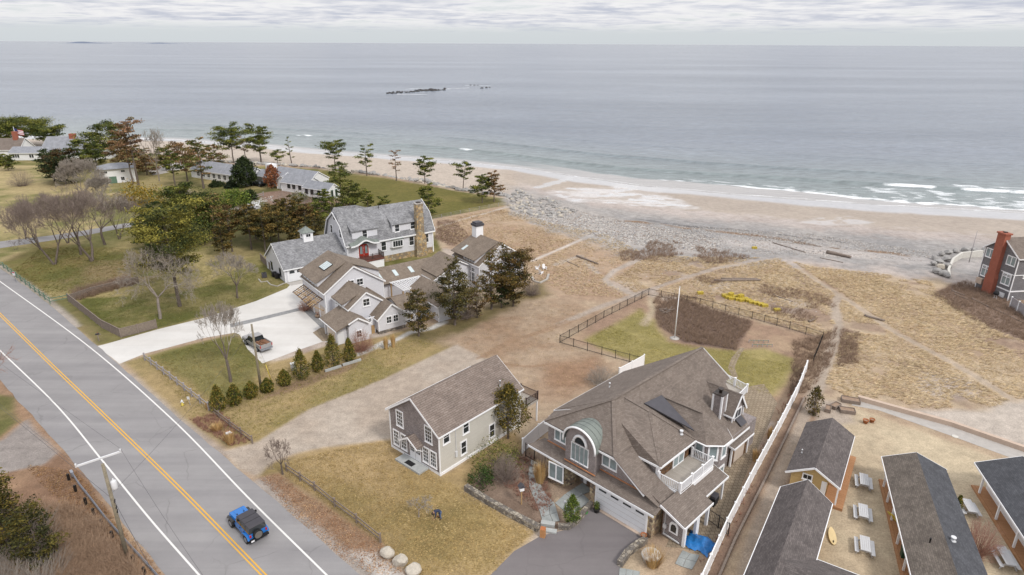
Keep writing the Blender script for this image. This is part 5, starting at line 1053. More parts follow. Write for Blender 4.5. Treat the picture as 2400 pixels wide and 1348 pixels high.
def bare_segs(seed, h, r, r0, depth_=6, fork=.34, trunks=1, lean=0., up=.25, wide=.6, twigs=5):
    g = random.Random(seed); out_ = []
    def grow(p, d, L_, rad, lev):
        k = 3 if lev else 4
        for i in range(k):
            d = (d + Vector((g.uniform(-1, 1), g.uniform(-1, 1), g.uniform(-.6, .8) + up * (lev > 0))) * .17).normalized(); q = p + d * L_ / k; r1 = rad * (1 - .28 / k * (i + 1))
            out_.append((*p, *q, rad * (1 - .28 / k * i), r1)); p = q
            if lev >= depth_ - 2:
                for _ in range(twigs):
                    td = (d + Vector((g.uniform(-1, 1), g.uniform(-1, 1), g.uniform(-.5, 1))) * .9).normalized(); out_.append((*p, *(p + td * L_ * g.uniform(.3, .6)), max(.008, rad * .45), .004))
        if lev < depth_:
            n = g.choice((2, 3, 3)) if lev else g.choice((3, 4)); ph = g.uniform(0, 6.28)
            for j in range(n):
                a = ph + j * 6.283 / n + g.uniform(-.4, .4); b = d.orthogonal().normalized(); c = d.cross(b); nd_ = (d * 1.0 + (b * math.cos(a) + c * math.sin(a)) * g.uniform(wide * .6, wide * 1.3)).normalized()
                grow(p, nd_, L_ * g.uniform(.66, .86), max(.009, r1 * g.uniform(.55, .75)), lev + 1)
    for k in range(trunks):
        a = k * 2.4 + seed; off = .6 * r0 if trunks > 1 else 0
        grow(Vector((off * math.cos(a), off * math.sin(a), 0)), Vector((.35 * math.cos(a) * (trunks > 1) + lean, .35 * math.sin(a) * (trunks > 1), 1)).normalized(), h * fork, r0 * (.8 if trunks > 1 else 1), 0)
    return norm_tree(out_, h, r)
def place(px, py, row, halfw):
    p = at(px, py); return p, rise(p, row, p.z), halfw * depth(p) / FOC
def bare_tree(px, py, row, hw, seed, label, mat='twig', tmat='bark', rad=.2, name='bare_tree', cat='tree', **k):
    p, h, r = place(px, py, row, hw); A = bare_segs(seed, h, r, rad, **k); t = thing(name, label, cat, p)
    th = max(.02, rad * .22); big = A[:, 6] > th
    obj('trunk', segmesh('trunk', A[big], tmat, 6), t); A[:, 6:8] = np.maximum(A[:, 6:8], max(.008, .00008 * depth(p)) * np.array([1., .6])); obj('crown', segmesh('crown', A[~big], mat, 3), t); return t
def pine_tree(px, py, row, hw, seed, label, pal=PINE, cb=.35, n=26, dens=1., lean=(0, 0), top=.35, leaf=.36, name='pine_tree', twist=0., cat='tree', drop=0., tr=None, fork=0):
    rg = np.random.RandomState(seed); g = random.Random(seed); p, h, r = place(px, py, row, hw * (1.18 if py < 480 else 1.)); t = thing(name, label, cat, p); segs = []; cb *= .8 if py < 480 else 1.
    bend = [Vector((lean[0] * (k / 8) ** 1.3 * h + g.uniform(-.006, .006) * h, lean[1] * (k / 8) ** 1.3 * h + g.uniform(-.006, .006) * h, h * .97 * k / 8)) for k in range(9)]
    r0 = tr or max(.10, h * .022)
    for k in range(8): segs.append((*bend[k], *bend[k + 1], r0 * (1 - k / 9), r0 * (1 - (k + 1) / 9)))
    ax = lambda z: bend[min(7, int(z / h * 8.2))].lerp(bend[min(8, int(z / h * 8.2) + 1)], min(1, (z / h * 8.2) % 1))
    cl = []; rad = []; brs = []
    for i in range(n):
        f = cb + (1 - cb) * (i + g.uniform(0, .8)) / n; f = min(.985, f); prof = 1 - (1 - top) * max(0, (f - cb) / (1 - cb)) ** 1.6; prof *= min(1, .45 + (f - cb) / (1 - cb) * 2.2)
        L_ = r * prof * g.uniform(.45, 1.12); a = i * 2.4 + g.uniform(-.6, .6); z = f * h; b0 = ax(z); d = Vector((math.cos(a), math.sin(a), g.uniform(.02, .4) - drop)); mid = b0 + d * L_ * .55 + Vector((0, 0, g.uniform(-.05, .05) * L_)); end = b0 + d * L_ + Vector((0, 0, .06 * L_))
        br = max(.02, r0 * .28 * (1.2 - f)); brs += [(*b0, *mid, br, br * .7), (*mid, *end, br * .7, .012)]
        for u in ((.5, .72, .92) if L_ > 1.2 else (.6, .95)):
            cl.append(b0.lerp(end, u) + Vector((g.uniform(-.2, .2), g.uniform(-.2, .2), .1)) * L_ * .35); rad.append(max(.28, L_ * g.uniform(.16, .30)))
    cl = np.array(cl); rad = np.array(rad); k = np.repeat(np.arange(len(cl)), np.maximum(14, (rad ** 1.6 * 22 * dens / max(.10, leaf ** 1.7)).astype(int)).clip(14, 260)); o = rg.normal(size=(len(k), 3)) * np.array([.72, .72, .24])
    Cn = cl[k] + o * rad[k][:, None]; Cn[:, 2] = np.maximum(Cn[:, 2], .1)
    tb = obj('trunk', segmesh('trunk', segs + brs, 'bark', 6), t)
    obj('crown', leafmesh('crown', Cn, leaf * 1.1, leafcols(len(Cn), pal, rg, (rg.random(len(cl)))[k]), rg, .5, .6, .25), t); return t
def cedar_tree(px, py, row, hw, seed, label, pal=CED, n=520, base=.06, shape=.8, leaf=.26, name='cedar_tree', per=9, tr=None, cat='tree', lop=.35):
    "dense evergreen of upswept sprays; shape sets where it is widest"
    rg = np.random.RandomState(seed); p, h, r = place(px, py, row, hw); t = thing(name, label, cat, p)
    f = rg.random(n) ** .8; z = base + (1 - base) * f; pr = np.where(f < .28, .55 + .45 * f / .28, (1 - ((f - .28) / .72) ** (1.1 + shape)) ** .9).clip(.05)
    a = rg.random(n) * 6.283; lump = 1 + lop * (np.sin(a * 2 + seed) * .5 + np.sin(a * 3 + z * 9 + seed) * .5); rr_ = r * pr * lump * (.35 + .65 * rg.random(n) ** .45)
    cl = np.stack([rr_ * np.cos(a), rr_ * np.sin(a), z * h], 1); k = np.repeat(np.arange(n), per); s = .055 * h + .10 * r
    Cn = cl[k] + rg.normal(size=(len(k), 3)) * np.array([.5, .5, .75]) * s * .6; Cn[:, 2] = np.maximum(Cn[:, 2], .05)
    segs = [(0, 0, 0, 0, 0, h * .9, tr or max(.07, h * .022), .02)] + [(0, 0, float(c[2]) * .8, *c, .03, .01) for c in cl[:60]]
    obj('trunk', segmesh('trunk', segs, 'bark', 5), t)
    obj('crown', leafmesh('crown', Cn, leaf, leafcols(len(Cn), pal, rg, rg.random(n)[k]), rg, .5, .9, .5), t); return t
def shrub_leafy(px, py, row, hw, seed, label, pal=DARK, n=170, leaf=.2, name='shrub', per=9, cat='shrub', group=None):
    rg = np.random.RandomState(seed); p, h, r = place(px, py, row, hw); t = thing(name, label, cat, p, 0, group); leaf = max(leaf, .0026 * depth(p)) if py < 700 else leaf
    v = rg.normal(size=(n, 3)); v[:, 2] = np.abs(v[:, 2]); v /= np.linalg.norm(v, axis=1, keepdims=True); lump = 1 + .25 * np.sin(v[:, 0] * 4 + seed) * np.cos(v[:, 1] * 5); cl = v * (.5 + .5 * rg.random((n, 1)) ** .4) * lump[:, None] * np.array([r, r, h * .95]); k = np.repeat(np.arange(n), per); Cn = cl[k] + rg.normal(size=(len(k), 3)) * (.10 * r + .05); Cn[:, 2] = np.maximum(Cn[:, 2], .04)
    obj('stem', segmesh('stem', [(0, 0, 0, *(c * .85), .025, .01) for c in cl[:30]], 'bark', 4), t); obj('foliage', leafmesh('foliage', Cn, leaf, leafcols(len(Cn), pal, rg, rg.random(n)[k]), rg, .5, 1.), t); return t
def shrub_bare(px, py, row, hw, seed, label, mat='twig', n=180, name='bare_shrub', cat='shrub', group=None, thick=.014):
    g = random.Random(seed); p, h, r = place(px, py, row, hw); segs = []
    for i in range(n):
        a = g.uniform(0, 6.283); u = math.sqrt(g.random()); q0 = Vector((math.cos(a) * u * r * .25, math.sin(a) * u * r * .25, 0)); el = math.acos(1 - g.random() * .93); d = Vector((math.cos(a) * math.sin(el) * r, math.sin(a) * math.sin(el) * r, math.cos(el) * h * .97 + .05)); q1 = q0 * .6 + d * .55 + Vector((g.uniform(-.1, .1), g.uniform(-.1, .1), g.uniform(-.05, .1))) * r; q2 = q0 * .2 + d * g.uniform(.85, 1.05)
        segs += [(*q0, *q1, thick, thick * .7), (*q1, *q2, thick * .7, thick * .3)]
        for _ in range(5):
            b = q1.lerp(q2, g.random()); e = b + Vector((g.uniform(-1, 1), g.uniform(-1, 1), g.uniform(-.2, .9))) * .28 * r; e.z = max(e.z, .03); segs.append((*b, *e, thick * .5, thick * .2))
    o = obj(name, segmesh(name, segs, mat, 3), None, label, cat, group); o.location = p; return o
# pines and cedars on the seaward lawn
T_ = pine_tree
T_(62, 340, 284, 50, 1, 'spreading wind-shaped pine behind the white gabled house', PINE, .35, 34, .7, top=.8, leaf=.45, name='pine_tree')
T_(118, 342, 303, 30, 101, 'lower pine leaning out behind the grey gable chimney', PINE, .3, 30, 1., top=.8, leaf=.5)
T_(22, 344, 292, 30, 102, 'dense green pine beside the flagpole', PINE, .3, 30, 1., top=.8, leaf=.5)
T_(262, 370, 293, 46, 2, 'broad green pine with open limbs beside the rusty pine', PINE, .3, 30, .9, top=.7, leaf=.5)
T_(325, 434, 280, 27, 3, 'tall thin pine with rusty brown crown on a long bare trunk', RUST, .62, 26, .7, top=.75, leaf=.45, tr=.34)
T_(312, 432, 304, 24, 103, 'twin trunk of the tall rusty pine with greener lower limbs', PINEB, .45, 24, .8, top=.7, leaf=.45, tr=.26)
T_(206, 385, 326, 30, 4, 'bushy pine in front of the wooden fence and beach', PINE, .15, 26, 1., top=.5, leaf=.45)
T_(345, 410, 345, 28, 5, 'low brownish spruce at the foot of the tall pines', PINEB, .1, 26, 1.1, top=.3, leaf=.4, drop=.3)
T_(412, 440, 352, 24, 6, 'dark pine by the terrace with a leaning trunk', PINE, .4, 22, 1., top=.6, leaf=.42)
T_(440, 425, 342, 30, 7, 'brown tinged pine in front of the long white house', PINEB, .3, 24, .9, top=.7, leaf=.42)
T_(478, 442, 322, 28, 8, 'tall olive pine shading the white house windows', [*PINEB[2:], *PINE[1:3]], .35, 26, .9, top=.7, leaf=.42)
T_(548, 382, 300, 34, 9, 'flat-topped pine on the rock wall with wide dark limbs', PINE, .45, 26, 1., top=.9, leaf=.42)
T_(576, 378, 322, 20, 10, 'thin half bare pine between two fuller pines', PINEB, .45, 16, .6, top=.8, leaf=.36)
T_(612, 380, 297, 32, 11, 'full green pine with forked trunk above the chimney', PINE, .3, 30, 1., top=.6, leaf=.42)
T_(651, 385, 352, 18, 12, 'small pine sapling beside the white chimney', PINE, .3, 14, .9, top=.5, leaf=.36)
T_(684, 388, 318, 13, 13, 'slender leaning pine with tufts only near its tip', PINE, .3, 12, .8, (-.06, .0), .5, .36)
T_(786, 398, 333, 26, 14, 'round-crowned pine with bare lower twigs near the boulders', PINE, .45, 22, .8, top=.8, leaf=.38)
T_(799, 456, 385, 30, 15, 'pine at the corner of the white house gable', PINE, .35, 22, .9, top=.5, leaf=.38)
T_(860, 412, 342, 22, 16, 'open pine standing alone behind the rock wall', PINE, .35, 18, .8, top=.6, leaf=.36)
T_(929, 424, 352, 15, 17, 'small rust-coloured pine growing among the rock wall', RUST, .4, 14, .7, top=.7, leaf=.34)
T_(996, 430, 370, 25, 18, 'round dense pine at the edge of the seaside lawn', PINE, .3, 20, 1.1, top=.8, leaf=.36)
T_(1085, 448, 382, 22, 19, 'wind-bent pine leaning towards the beach', PINE, .5, 16, .9, (.12, .0), .9, .36)
T_(1130, 476, 408, 26, 20, 'thick green pine on the point of the lawn', PINE, .22, 28, 1.2, top=.4, leaf=.34)
T_(1158, 474, 403, 22, 21, 'olive pine beside the thick green pine on the point', PINEB, .25, 26, 1.1, top=.6, leaf=.34)
T_(1005, 508, 432, 34, 22, 'dark spreading pine behind the gambrel roof', PINE, .1, 26, 1.1, top=.5, leaf=.36)
T_(862, 490, 443, 24, 23, 'conical pine behind the roof ridge of the gambrel house', PINE, .1, 22, 1.2, top=.3, leaf=.34)
T_(900, 486, 462, 20, 24, 'low pine bush behind the long gambrel ridge', PINE, .1, 14, 1., top=.6, leaf=.34, name='pine_bush')
T_(822, 505, 432, 40, 25, 'mixed pine with yellow tips beside the white wing', [*PINE, *PINEY[:2]], .1, 30, 1.1, top=.5, leaf=.36)
T_(778, 530, 465, 28, 26, 'dark pine leaning to the gambrel gable end', PINE, .1, 22, 1.1, top=.4, leaf=.34)
# mid-lawn trees
T_(422, 718, 487, 88, 30, 'large yellow-green pine with layered limbs and a straight red-brown trunk', [(54, 60, 28), (78, 80, 36), (106, 102, 44), (134, 126, 58)], .34, 40, 1.25, top=.7, leaf=.30, tr=.30)
T_(440, 560, 432, 55, 31, 'broad pine behind the large yellow-green pine', PINE + PINEY[1:2], .2, 36, 1.1, top=.6, leaf=.38)
T_(505, 560, 455, 48, 32, 'olive pine left of the cedar clump', PINE + PINEB[2:], .2, 32, 1.1, top=.6, leaf=.38)
T_(372, 548, 482, 44, 33, 'dark green spreading pine under the bare trees', DARK + PINE[:2], .05, 34, 1.2, top=.5, leaf=.38)
for i, (px, py, row, hw, lb, pl) in enumerate(((545, 590, 490, 36, 'brown tinged cedar with flat top left of the cedar clump', CEDB), (590, 585, 483, 36, 'wide flat-topped cedar in the clump beside the garage wing', CED), (623, 592, 500, 34, 'dark leaning cedar just behind the garage wing', CED), (655, 572, 492, 34, 'bushy cedar with two thin trunks behind the garage', CED), (678, 545, 462, 24, 'tall cedar rising behind the clump', CED), (719, 548, 480, 26, 'open brown-green cedar between the garage and the white house', CEDB))):
    T_(px, py, row, hw, 40 + i, lb, pl, .32, 26, 1.15, top=.65, leaf=.32, name='cedar_tree')
T_(155, 432, 355, 48, 47, 'dark brown evergreen beside the grey bare trees', CEDB[:2] + DARK, .05, 36, 1.2, top=.5, leaf=.45, name='evergreen_tree')
T_(128, 425, 355, 30, 48, 'dark green evergreen touching the brown evergreen', DARK + PINE[:1], .05, 26, 1.2, top=.5, leaf=.45, name='evergreen_tree')
cedar_tree(577, 438, 372, 29, 49, 'round dark green tree in front of the white house', DARK + PINE[:1], 520, .1, 1.6, .55, 'round_tree', 10)
cedar_tree(641, 442, 388, 17, 50, 'rust-red upright tree beside the carport', [(128, 80, 54), (146, 96, 66), (112, 72, 50)], 300, .1, 1.6, .45, 'red_tree', 10)
# cedars along the connected house
for px, py, row, hw, sd_, lb, pl, n_ in ((982, 788, 680, 42, 60, 'ragged yellowish cedar in front of the right grey gable', CED, 40), (1066, 762, 608, 50, 61, 'tall grey-green cedar before the trellis courtyard', CED[:3] + [(96, 92, 66)], 60), (1118, 745, 662, 34, 62, 'thin brown-grey cedar between the tall cedars', CEDB + [(110, 100, 84)], 26), (1152, 725, 588, 38, 63, 'narrow tall cedar in front of the great room wall', CEDB[1:] + CED[1:], 44), (1203, 718, 596, 56, 64, 'widest cedar at the seaward end of the grey house', CED + CEDB[:2], 62), (1175, 722, 655, 32, 65, 'low green juniper under the widest cedar', DARK + CED[:2], 24)):
    T_(px, py, row, hw, sd_, lb, pl, .06, n_, 1.0, top=.25 if sd_ != 64 else .6, leaf=.24, name='cedar_tree', drop=-.35)
cedar_tree(1191, 1028, 905, 46, 66, 'small flat-sprayed cedar with bare trunk beside the putty wall', [(58, 56, 24), (86, 78, 32), (112, 96, 42)], 480, .24, .9, .22, per=10, lop=.5)
cedar_tree(1905, 970, 908, 19, 67, 'small dark cedar by the planter boxes', CED, 200, .02, 1.2, .18, per=8)
JUN = [(44, 46, 22), (64, 62, 28), (86, 78, 34), (104, 90, 40)]
T_(28, 1300, 1118, 74, 68, 'large ragged juniper with yellow-green tips beside the guardrail', JUN, .04, 60, 1., top=.35, leaf=.2, name='juniper_tree', drop=-.3)
T_(104, 1338, 1192, 58, 69, 'lower dark juniper joined to the large ragged juniper', JUN[:3], .04, 44, 1., top=.4, leaf=.2, name='juniper_tree', drop=-.3)
# fill of the wooded belt
for i, (px, py, row, hw, lb, pl) in enumerate(((470, 530, 470, 36, 'yellow-tinged pine above the steps', PINEY), (640, 545, 478, 30, 'dark cedar behind the flat-topped cedar', CED), (700, 520, 465, 24, 'young cedar below the pale bare shrub', CED), (740, 560, 500, 26, 'dark cedar against the garage roof ridge', CED), (760, 500, 448, 26, 'pine in front of the white end gable', PINE), (228, 392, 335, 26, 'green pine behind the white outbuilding', PINE), (290, 395, 330, 28, 'brown pine beside the tall rusty trunk', PINEB))):
    T_(px, py, row, hw, 600 + i, lb, pl, .12, 30, 1.1, top=.55, leaf=.34 if py > 420 else .45)
for i, (px, py, row, hw, lb, pl) in enumerate(((352, 585, 520, 40, 'dark low pine at the edge of the mown lawn', DARK + PINE[:2]), (425, 508, 455, 34, 'green pine behind the grey bare mound', PINE + PINEY[2:]), (600, 560, 492, 34, 'olive cedar in the middle of the cedar clump', CED), (635, 565, 500, 30, 'brownish cedar in the clump behind the garage', CEDB), (690, 578, 510, 28, 'dark cedar beside the cupola roof slope', CED), (700, 540, 478, 26, 'green cedar before the pale bare shrub', CED + PINE[:2]), (748, 530, 472, 26, 'olive pine left of the gambrel gable', PINE), (660, 520, 468, 26, 'loose cedar near the lane end chairs', CEDB), (470, 575, 505, 38, 'dark green pine to the right of the large pine', PINE + DARK), (525, 600, 530, 34, 'low cedar at the lawn edge left of the clump', CED), (20, 400, 362, 20, 'small pine on the yellowed lawn', PINE), (390, 400, 345, 26, 'pine beside the white terrace', PINE + PINEB[2:]), (505, 400, 338, 24, 'thin pine in front of the white house roof', PINEB + PINE[1:]), (330, 402, 348, 24, 'low pine beneath the tall rusty crown', PINE))):
    T_(px, py, row, hw, 700 + i, lb, pl, .12, 30, 1., top=.5, leaf=.32 if py > 420 else .42)
# bare deciduous trees
for i, (px, py, row, hw, lb) in enumerate(((95, 585, 460, 50, 'thin bare tree at the lane bend'), (160, 570, 445, 52, 'bare tree between the two-stemmed and forked trees'), (280, 560, 455, 48, 'grey bare tree in front of the mustard shrub'), (60, 560, 470, 40, 'low bare tree near the road lawn'))): bare_tree(px, py, row, hw * 1.2, 650 + i, lb, 'twig', 'bark', .18, trunks=2, depth_=6, fork=.20, wide=.52, up=.30, twigs=3)
bare_tree(128, 620, 446, 88, 70, 'bare tree with two grey stems rising from one base by the lane', 'twig', 'bark', .26, trunks=2, depth_=6, fork=.20, wide=.52, up=.30, twigs=3)
bare_tree(217, 612, 426, 88, 71, 'tallest bare tree with forked trunk in the left lawn', 'twig', 'bark', .30, trunks=2, depth_=6, fork=.20, wide=.52, up=.30, twigs=3)
bare_tree(190, 597, 436, 70, 171, 'bare tree close behind the forked bare tree', 'twig', 'bark', .26, depth_=6, fork=.20, wide=.52, up=.30, twigs=3)
bare_tree(246, 574, 444, 80, 72, 'spreading bare tree with pale twigs before the dark pine', 'twig_grey', 'bark', .26, depth_=6, wide=.7, fork=.2, twigs=3)
bare_tree(200, 470, 365, 52, 73, 'hazy grey bare tree behind the brown evergreen', 'twig_grey', 'bark_pale', .2, trunks=3, depth_=6)
bare_tree(240, 480, 395, 42, 173, 'lower grey bare tree beside the white outbuilding', 'twig_grey', 'bark_pale', .18, trunks=3, depth_=6)
bare_tree(376, 747, 570, 92, 74, 'old bare apple tree with drooping tangled crown and leaning trunk', 'twig_grey', 'bark_pale', .24, depth_=6, wide=.9, up=-.02, fork=.30)
bare_tree(557, 699, 592, 56, 75, 'round-crowned bare tree on the mown lawn beside the garage', 'twig_grey', 'bark', .17, depth_=6, fork=.30)
bare_tree(541, 895, 708, 78, 76, 'bare tree with upright trunk between the drive and the rail fence', 'twig_grey', 'bark', .20, depth_=6, fork=.36)
bare_tree(663, 1112, 1018, 36, 77, 'small crooked bare tree at the end of the rail fence', 'twig', 'bark', .10, depth_=5, lean=-.2, wide=.8)
bare_tree(374, 425, 296, 34, 78, 'tall pale bare tree with thin umbrella crown', 'twig_grey', 'bark_pale', .2, depth_=5, fork=.42, wide=.7)
bare_tree(-30, 980, 748, 125, 79, 'bare tree whose reddish twigs reach over the road edge', 'twig_red', 'bark', .34, depth_=5, wide=.95, fork=.3)
for i, (px, py, row, hw, lb, mt) in enumerate(((53, 436, 393, 30, 'round bare shrub on the yellowed lawn', 'twig'), (680, 490, 440, 44, 'pale bare shrub in front of the white house', 'twig_grey'), (735, 495, 452, 30, 'brown bare shrub below the white house windows', 'twig'), (432, 500, 468, 28, 'low grey bare mound by the steps', 'twig'), (425, 455, 440, 26, 'straw-coloured bare shrub beside the dark pine', 'twig_grey'), (845, 822, 772, 34, 'reddish upright bare shrub at the grey house corner', 'twig_red'), (1185, 1125, 1062, 36, 'spreading bare shrub beside the flagstone walk', 'twig'), (2288, 1300, 1215, 44, 'tangled reddish bare shrub between the porch buildings', 'twig_red'), (1090, 745, 700, 30, 'grey bare thicket under the cedars', 'twig'), (1245, 690, 655, 26, 'brown bare shrub beyond the widest cedar', 'twig'), (1408, 900, 862, 40, 'grey bare shrub in the corner of the white and black fences', 'twig_grey'), (565, 500, 482, 22, 'low twiggy clump beside the lane', 'twig'))): shrub_bare(px, py, row, hw, 200 + i, lb, mt, 230)
# evergreen shrubs and small conifers
for i, (px, py, row, hw, lb, pl) in enumerate(((552, 480, 442, 32, 'bright green rounded hedge shrub above the stone slope', BRIGHT), (585, 468, 444, 18, 'darker shrub joined to the bright hedge shrub', BRIGHT[:1] + DARK), (543, 440, 424, 15, 'black-green clipped ball shrub by the white wall', DARK[:1]), (507, 437, 423, 14, 'dark clipped shrub under the white house windows', DARK), (328, 478, 430, 48, 'mustard-coloured evergreen shrub on the slope', [(120, 100, 30), (146, 118, 36), (100, 92, 34)]), (470, 482, 452, 50, 'low dark juniper bed beside the steps', DARK + PINE[:2]), (520, 535, 470, 40, 'yellow-green low pine shrub by the lane end', PINEY), (400, 590, 545, 45, 'dark green undergrowth below the big pine', DARK + PINE[:2]), (1165, 1085, 1042, 58, 'loose olive-green rhododendron by the putty house', [(70, 76, 34), (96, 100, 48), (120, 116, 60)]), (1128, 1135, 1092, 30, 'dark green low shrub at the end of the stone wall', [(44, 60, 28), (62, 80, 36)]), (700, 470, 452, 20, 'small olive shrub behind the pale bare shrub', PINE))): shrub_leafy(px, py, row, hw, 300 + i, lb, pl, 260 if hw > 30 else 150, .24 if py < 700 else .17)
for i, (px, py, row, hw) in enumerate(((514, 962, 905, 21), (552, 948, 903, 18), (590, 932, 896, 17), (628, 918, 888, 16), (668, 903, 868, 16), (708, 886, 822, 23), (746, 869, 824, 17), (782, 857, 786, 22), (820, 846, 795, 16))):
    lb = ('squat arborvitae at the fence end of the row', 'squat arborvitae beside the straw tuft', 'round arborvitae left of the utility pole', 'round arborvitae right of the utility pole', 'small arborvitae before the white utility box', 'large pointed arborvitae beside the white utility box', 'medium arborvitae between two large pointed ones', 'tallest pointed arborvitae near the parking court', 'dark slim arborvitae behind the granite curb')[i]
    cedar_tree(px, py, row, hw, 400 + i, lb, ARB, 420, .02, .1 if hw > 19 or i > 4 else .9, .16, 'arborvitae', 9, lop=.12)
cedar_tree(1340, 1224, 1162, 20, 410, 'clipped bright green cone shrub at the driveway wall', BRIGHT, 420, .0, .7, .12, 'cone_shrub', 9, lop=.05, cat='shrub')
cedar_tree(2242, 1198, 1162, 10, 411, 'small arborvitae at the dark porch roof corner', ARB, 150, .02, .3, .14, 'arborvitae', 8, lop=.1); cedar_tree(2344, 1120, 1096, 9, 412, 'small arborvitae behind the right porch building', BRIGHT, 150, .02, .3, .14, 'arborvitae', 8, lop=.1); cedar_tree(2270, 1292, 1262, 9, 413, 'small arborvitae against the slate roof slope', BRIGHT, 150, .02, .3, .14, 'arborvitae', 8, lop=.1)
# ------------------------------------------------------------ uncountable growth
def scatter(poly, n, seed, mask=None):
    P_ = polyw(poly); xs = [p[0] for p in P_]; ys = [p[1] for p in P_]; g = np.random.RandomState(seed); x = g.uniform(min(xs), max(xs), n * 3); y = g.uniform(min(ys), max(ys), n * 3)
    d = sdf(P_, x, y); k = d > -.4 + fbm(x, y, 3, seed) * .8
    if mask is not None: k &= mask(x, y)
    return x[k][:n], y[k][:n], g
def brush(name, label, poly, n, h, mat, seed, per=6, mask=None, thick=.014):
    x, y, g = scatter(poly, n, seed, mask); z = height(x, y); n = len(x); hh = h * (.35 + 1.1 * fbm(x, y, 2.2, seed + 3)); S_ = []
    for k in range(per):
        a = g.uniform(0, 6.283, n); s = g.uniform(.2, .9, n) * hh; q = np.stack([x + np.cos(a) * s, y + np.sin(a) * s, z + hh * g.uniform(.6, 1.1, n)], 1); S_.append(np.hstack([np.stack([x, y, z], 1), q, np.full((n, 1), thick), np.full((n, 1), thick * .4)]))
    o = obj(name, segmesh(name, np.concatenate(S_), mat, 3), None, label, 'brush', None, 'stuff'); return o
brush('brush', 'dense dark brown brush inside the black fence', [(1535, 720), (1590, 702), (1762, 755), (1725, 820), (1600, 800), (1545, 765)], 2600, .62, 'twig_dark', 11)
brush('brush', 'low brown brush between the dune and the cobbles', [(1450, 596), (1500, 575), (1560, 562), (1640, 580), (1760, 602), (1700, 618), (1560, 612), (1460, 612)], 1300, .6, 'twig_dark', 12, mask=lambda x, y: fbm(x, y, 6, 77) > .46)
brush('brush', 'dark brush on the bank below the brick chimney', [(2180, 690), (2260, 660), (2400, 712), (2520, 780), (2420, 805), (2300, 762)], 2300, .6, 'twig_dark', 13)
brush('brush', 'brown brush along the garden side of the sandy path', [(1860, 800), (1925, 790), (1960, 770), (1950, 850), (1900, 920), (1850, 930)], 1100, .7, 'twig_dark', 14)
brush('brush', 'dry stems bedded along the white panel fence', [(1825, 960), (1880, 880), (1800, 1060), (1720, 1240), (1650, 1348), (1640, 1320), (1740, 1150)], 900, .5, 'twig_red', 15)
brush('brush', 'twiggy scrub beside the curved path', [(1970, 770), (2012, 780), (2012, 850), (1962, 860)], 420, .6, 'twig_dark', 16)
brush('brush', 'brown bushes dotted on the dune', [(1560, 640), (1900, 660), (1960, 720), (1900, 760), (1660, 700)], 1300, .6, 'twig_dark', 17, mask=lambda x, y: fbm(x, y, 5, 87) > .60)
brush('brush', 'tangled bare brambles behind the guardrail', [(-60, 1180), (130, 1200), (200, 1210), (330, 1340), (330, 1500), (-60, 1500)], 4200, 1.2, 'twig_tan', 18, 7)
brush('brush', 'pale bare saplings below the juniper', [(-60, 1240), (100, 1240), (150, 1348), (100, 1450), (-60, 1450)], 420, 2.3, 'twig_grey', 19, 7, thick=.018)
brush('brush', 'brown hedge of dry stems behind the board fence', [(165, 690), (300, 650), (318, 668), (180, 706)], 700, 1.1, 'twig_dark', 20)
brush('brush', 'dry plants in the beds by the stone front', [(1240, 1060), (1270, 1090), (1296, 1180), (1270, 1210), (1200, 1160), (1160, 1120)], 500, .35, 'twig_red', 21)
brush('brush', 'dune scrub behind the gambrel house', [(1025, 520), (1065, 515), (1105, 560), (1060, 578), (1020, 560)], 600, .6, 'twig_dark', 22)
brush('brush', 'dry stems along the post and rail verge', [(440, 985), (520, 970), (590, 1035), (540, 1045)], 500, .4, 'twig_red', 23)
brush('brush', 'scrub around the driftwood shelter', [(1545, 690), (1640, 700), (1600, 720), (1530, 712)], 260, .6, 'twig_dark', 24)
def tufts(name, label, poly, n, h, cols, seed, blades=6, wd=.05, mask=None, lean=(.5, -.3)):
    kk = .74 if h > .2 else .9
    x, y, g = scatter(poly, n, seed, mask); z = height(x, y); n = len(x); hh = h * (.5 + fbm(x, y, 3., seed)); V = []; cc = leafcols(n, cols, g, fbm(x, y, 4, seed + 7), .16, kk)
    for k in range(blades):
        a = g.uniform(0, 6.283, n); s = hh * g.uniform(.3, .9, n); bx_ = x + np.cos(a) * .12; by_ = y + np.sin(a) * .12; tx = bx_ + np.cos(a) * s * .9 + lean[0] * hh * 1.5; ty = by_ + np.sin(a) * s * .9 + lean[1] * hh * 1.5; px_ = -np.sin(a) * wd; py_ = np.cos(a) * wd
        V.append(np.stack([np.stack([bx_ - px_, by_ - py_, z], 1), np.stack([bx_ + px_, by_ + py_, z], 1), np.stack([tx, ty, z + hh * g.uniform(.25, .7, n)], 1)], 1))
    V = np.concatenate(V).reshape(-1, 3); F = np.arange(len(V)).reshape(-1, 3)
    return obj(name, npmesh(name, V, F, 'leaf', False, np.repeat(np.tile(cc, (blades, 1)), 3, 0)), None, label, 'grass', None, 'stuff')
DUNE = [(200, 174, 138), (218, 194, 156), (232, 210, 172), (226, 202, 162), (208, 180, 146)]
free = lambda x, y: (np.minimum.reduce([linedist(polyw(l), x, y) for l in ([(1740, 1420), (1860, 1060), (1895, 950), (1945, 830), (1966, 765), (1955, 715), (1966, 690)], [(1826, 600), (1966, 690), (2100, 782), (2230, 850), (2375, 940)], [(1310, 760), (1520, 680), (1680, 628), (1826, 600)], [(1490, 692), (1418, 655), (1440, 635), (1515, 590)], [(1245, 612), (1412, 543)])]) > .75) & (fbm(x, y, 6, 99) < .66)
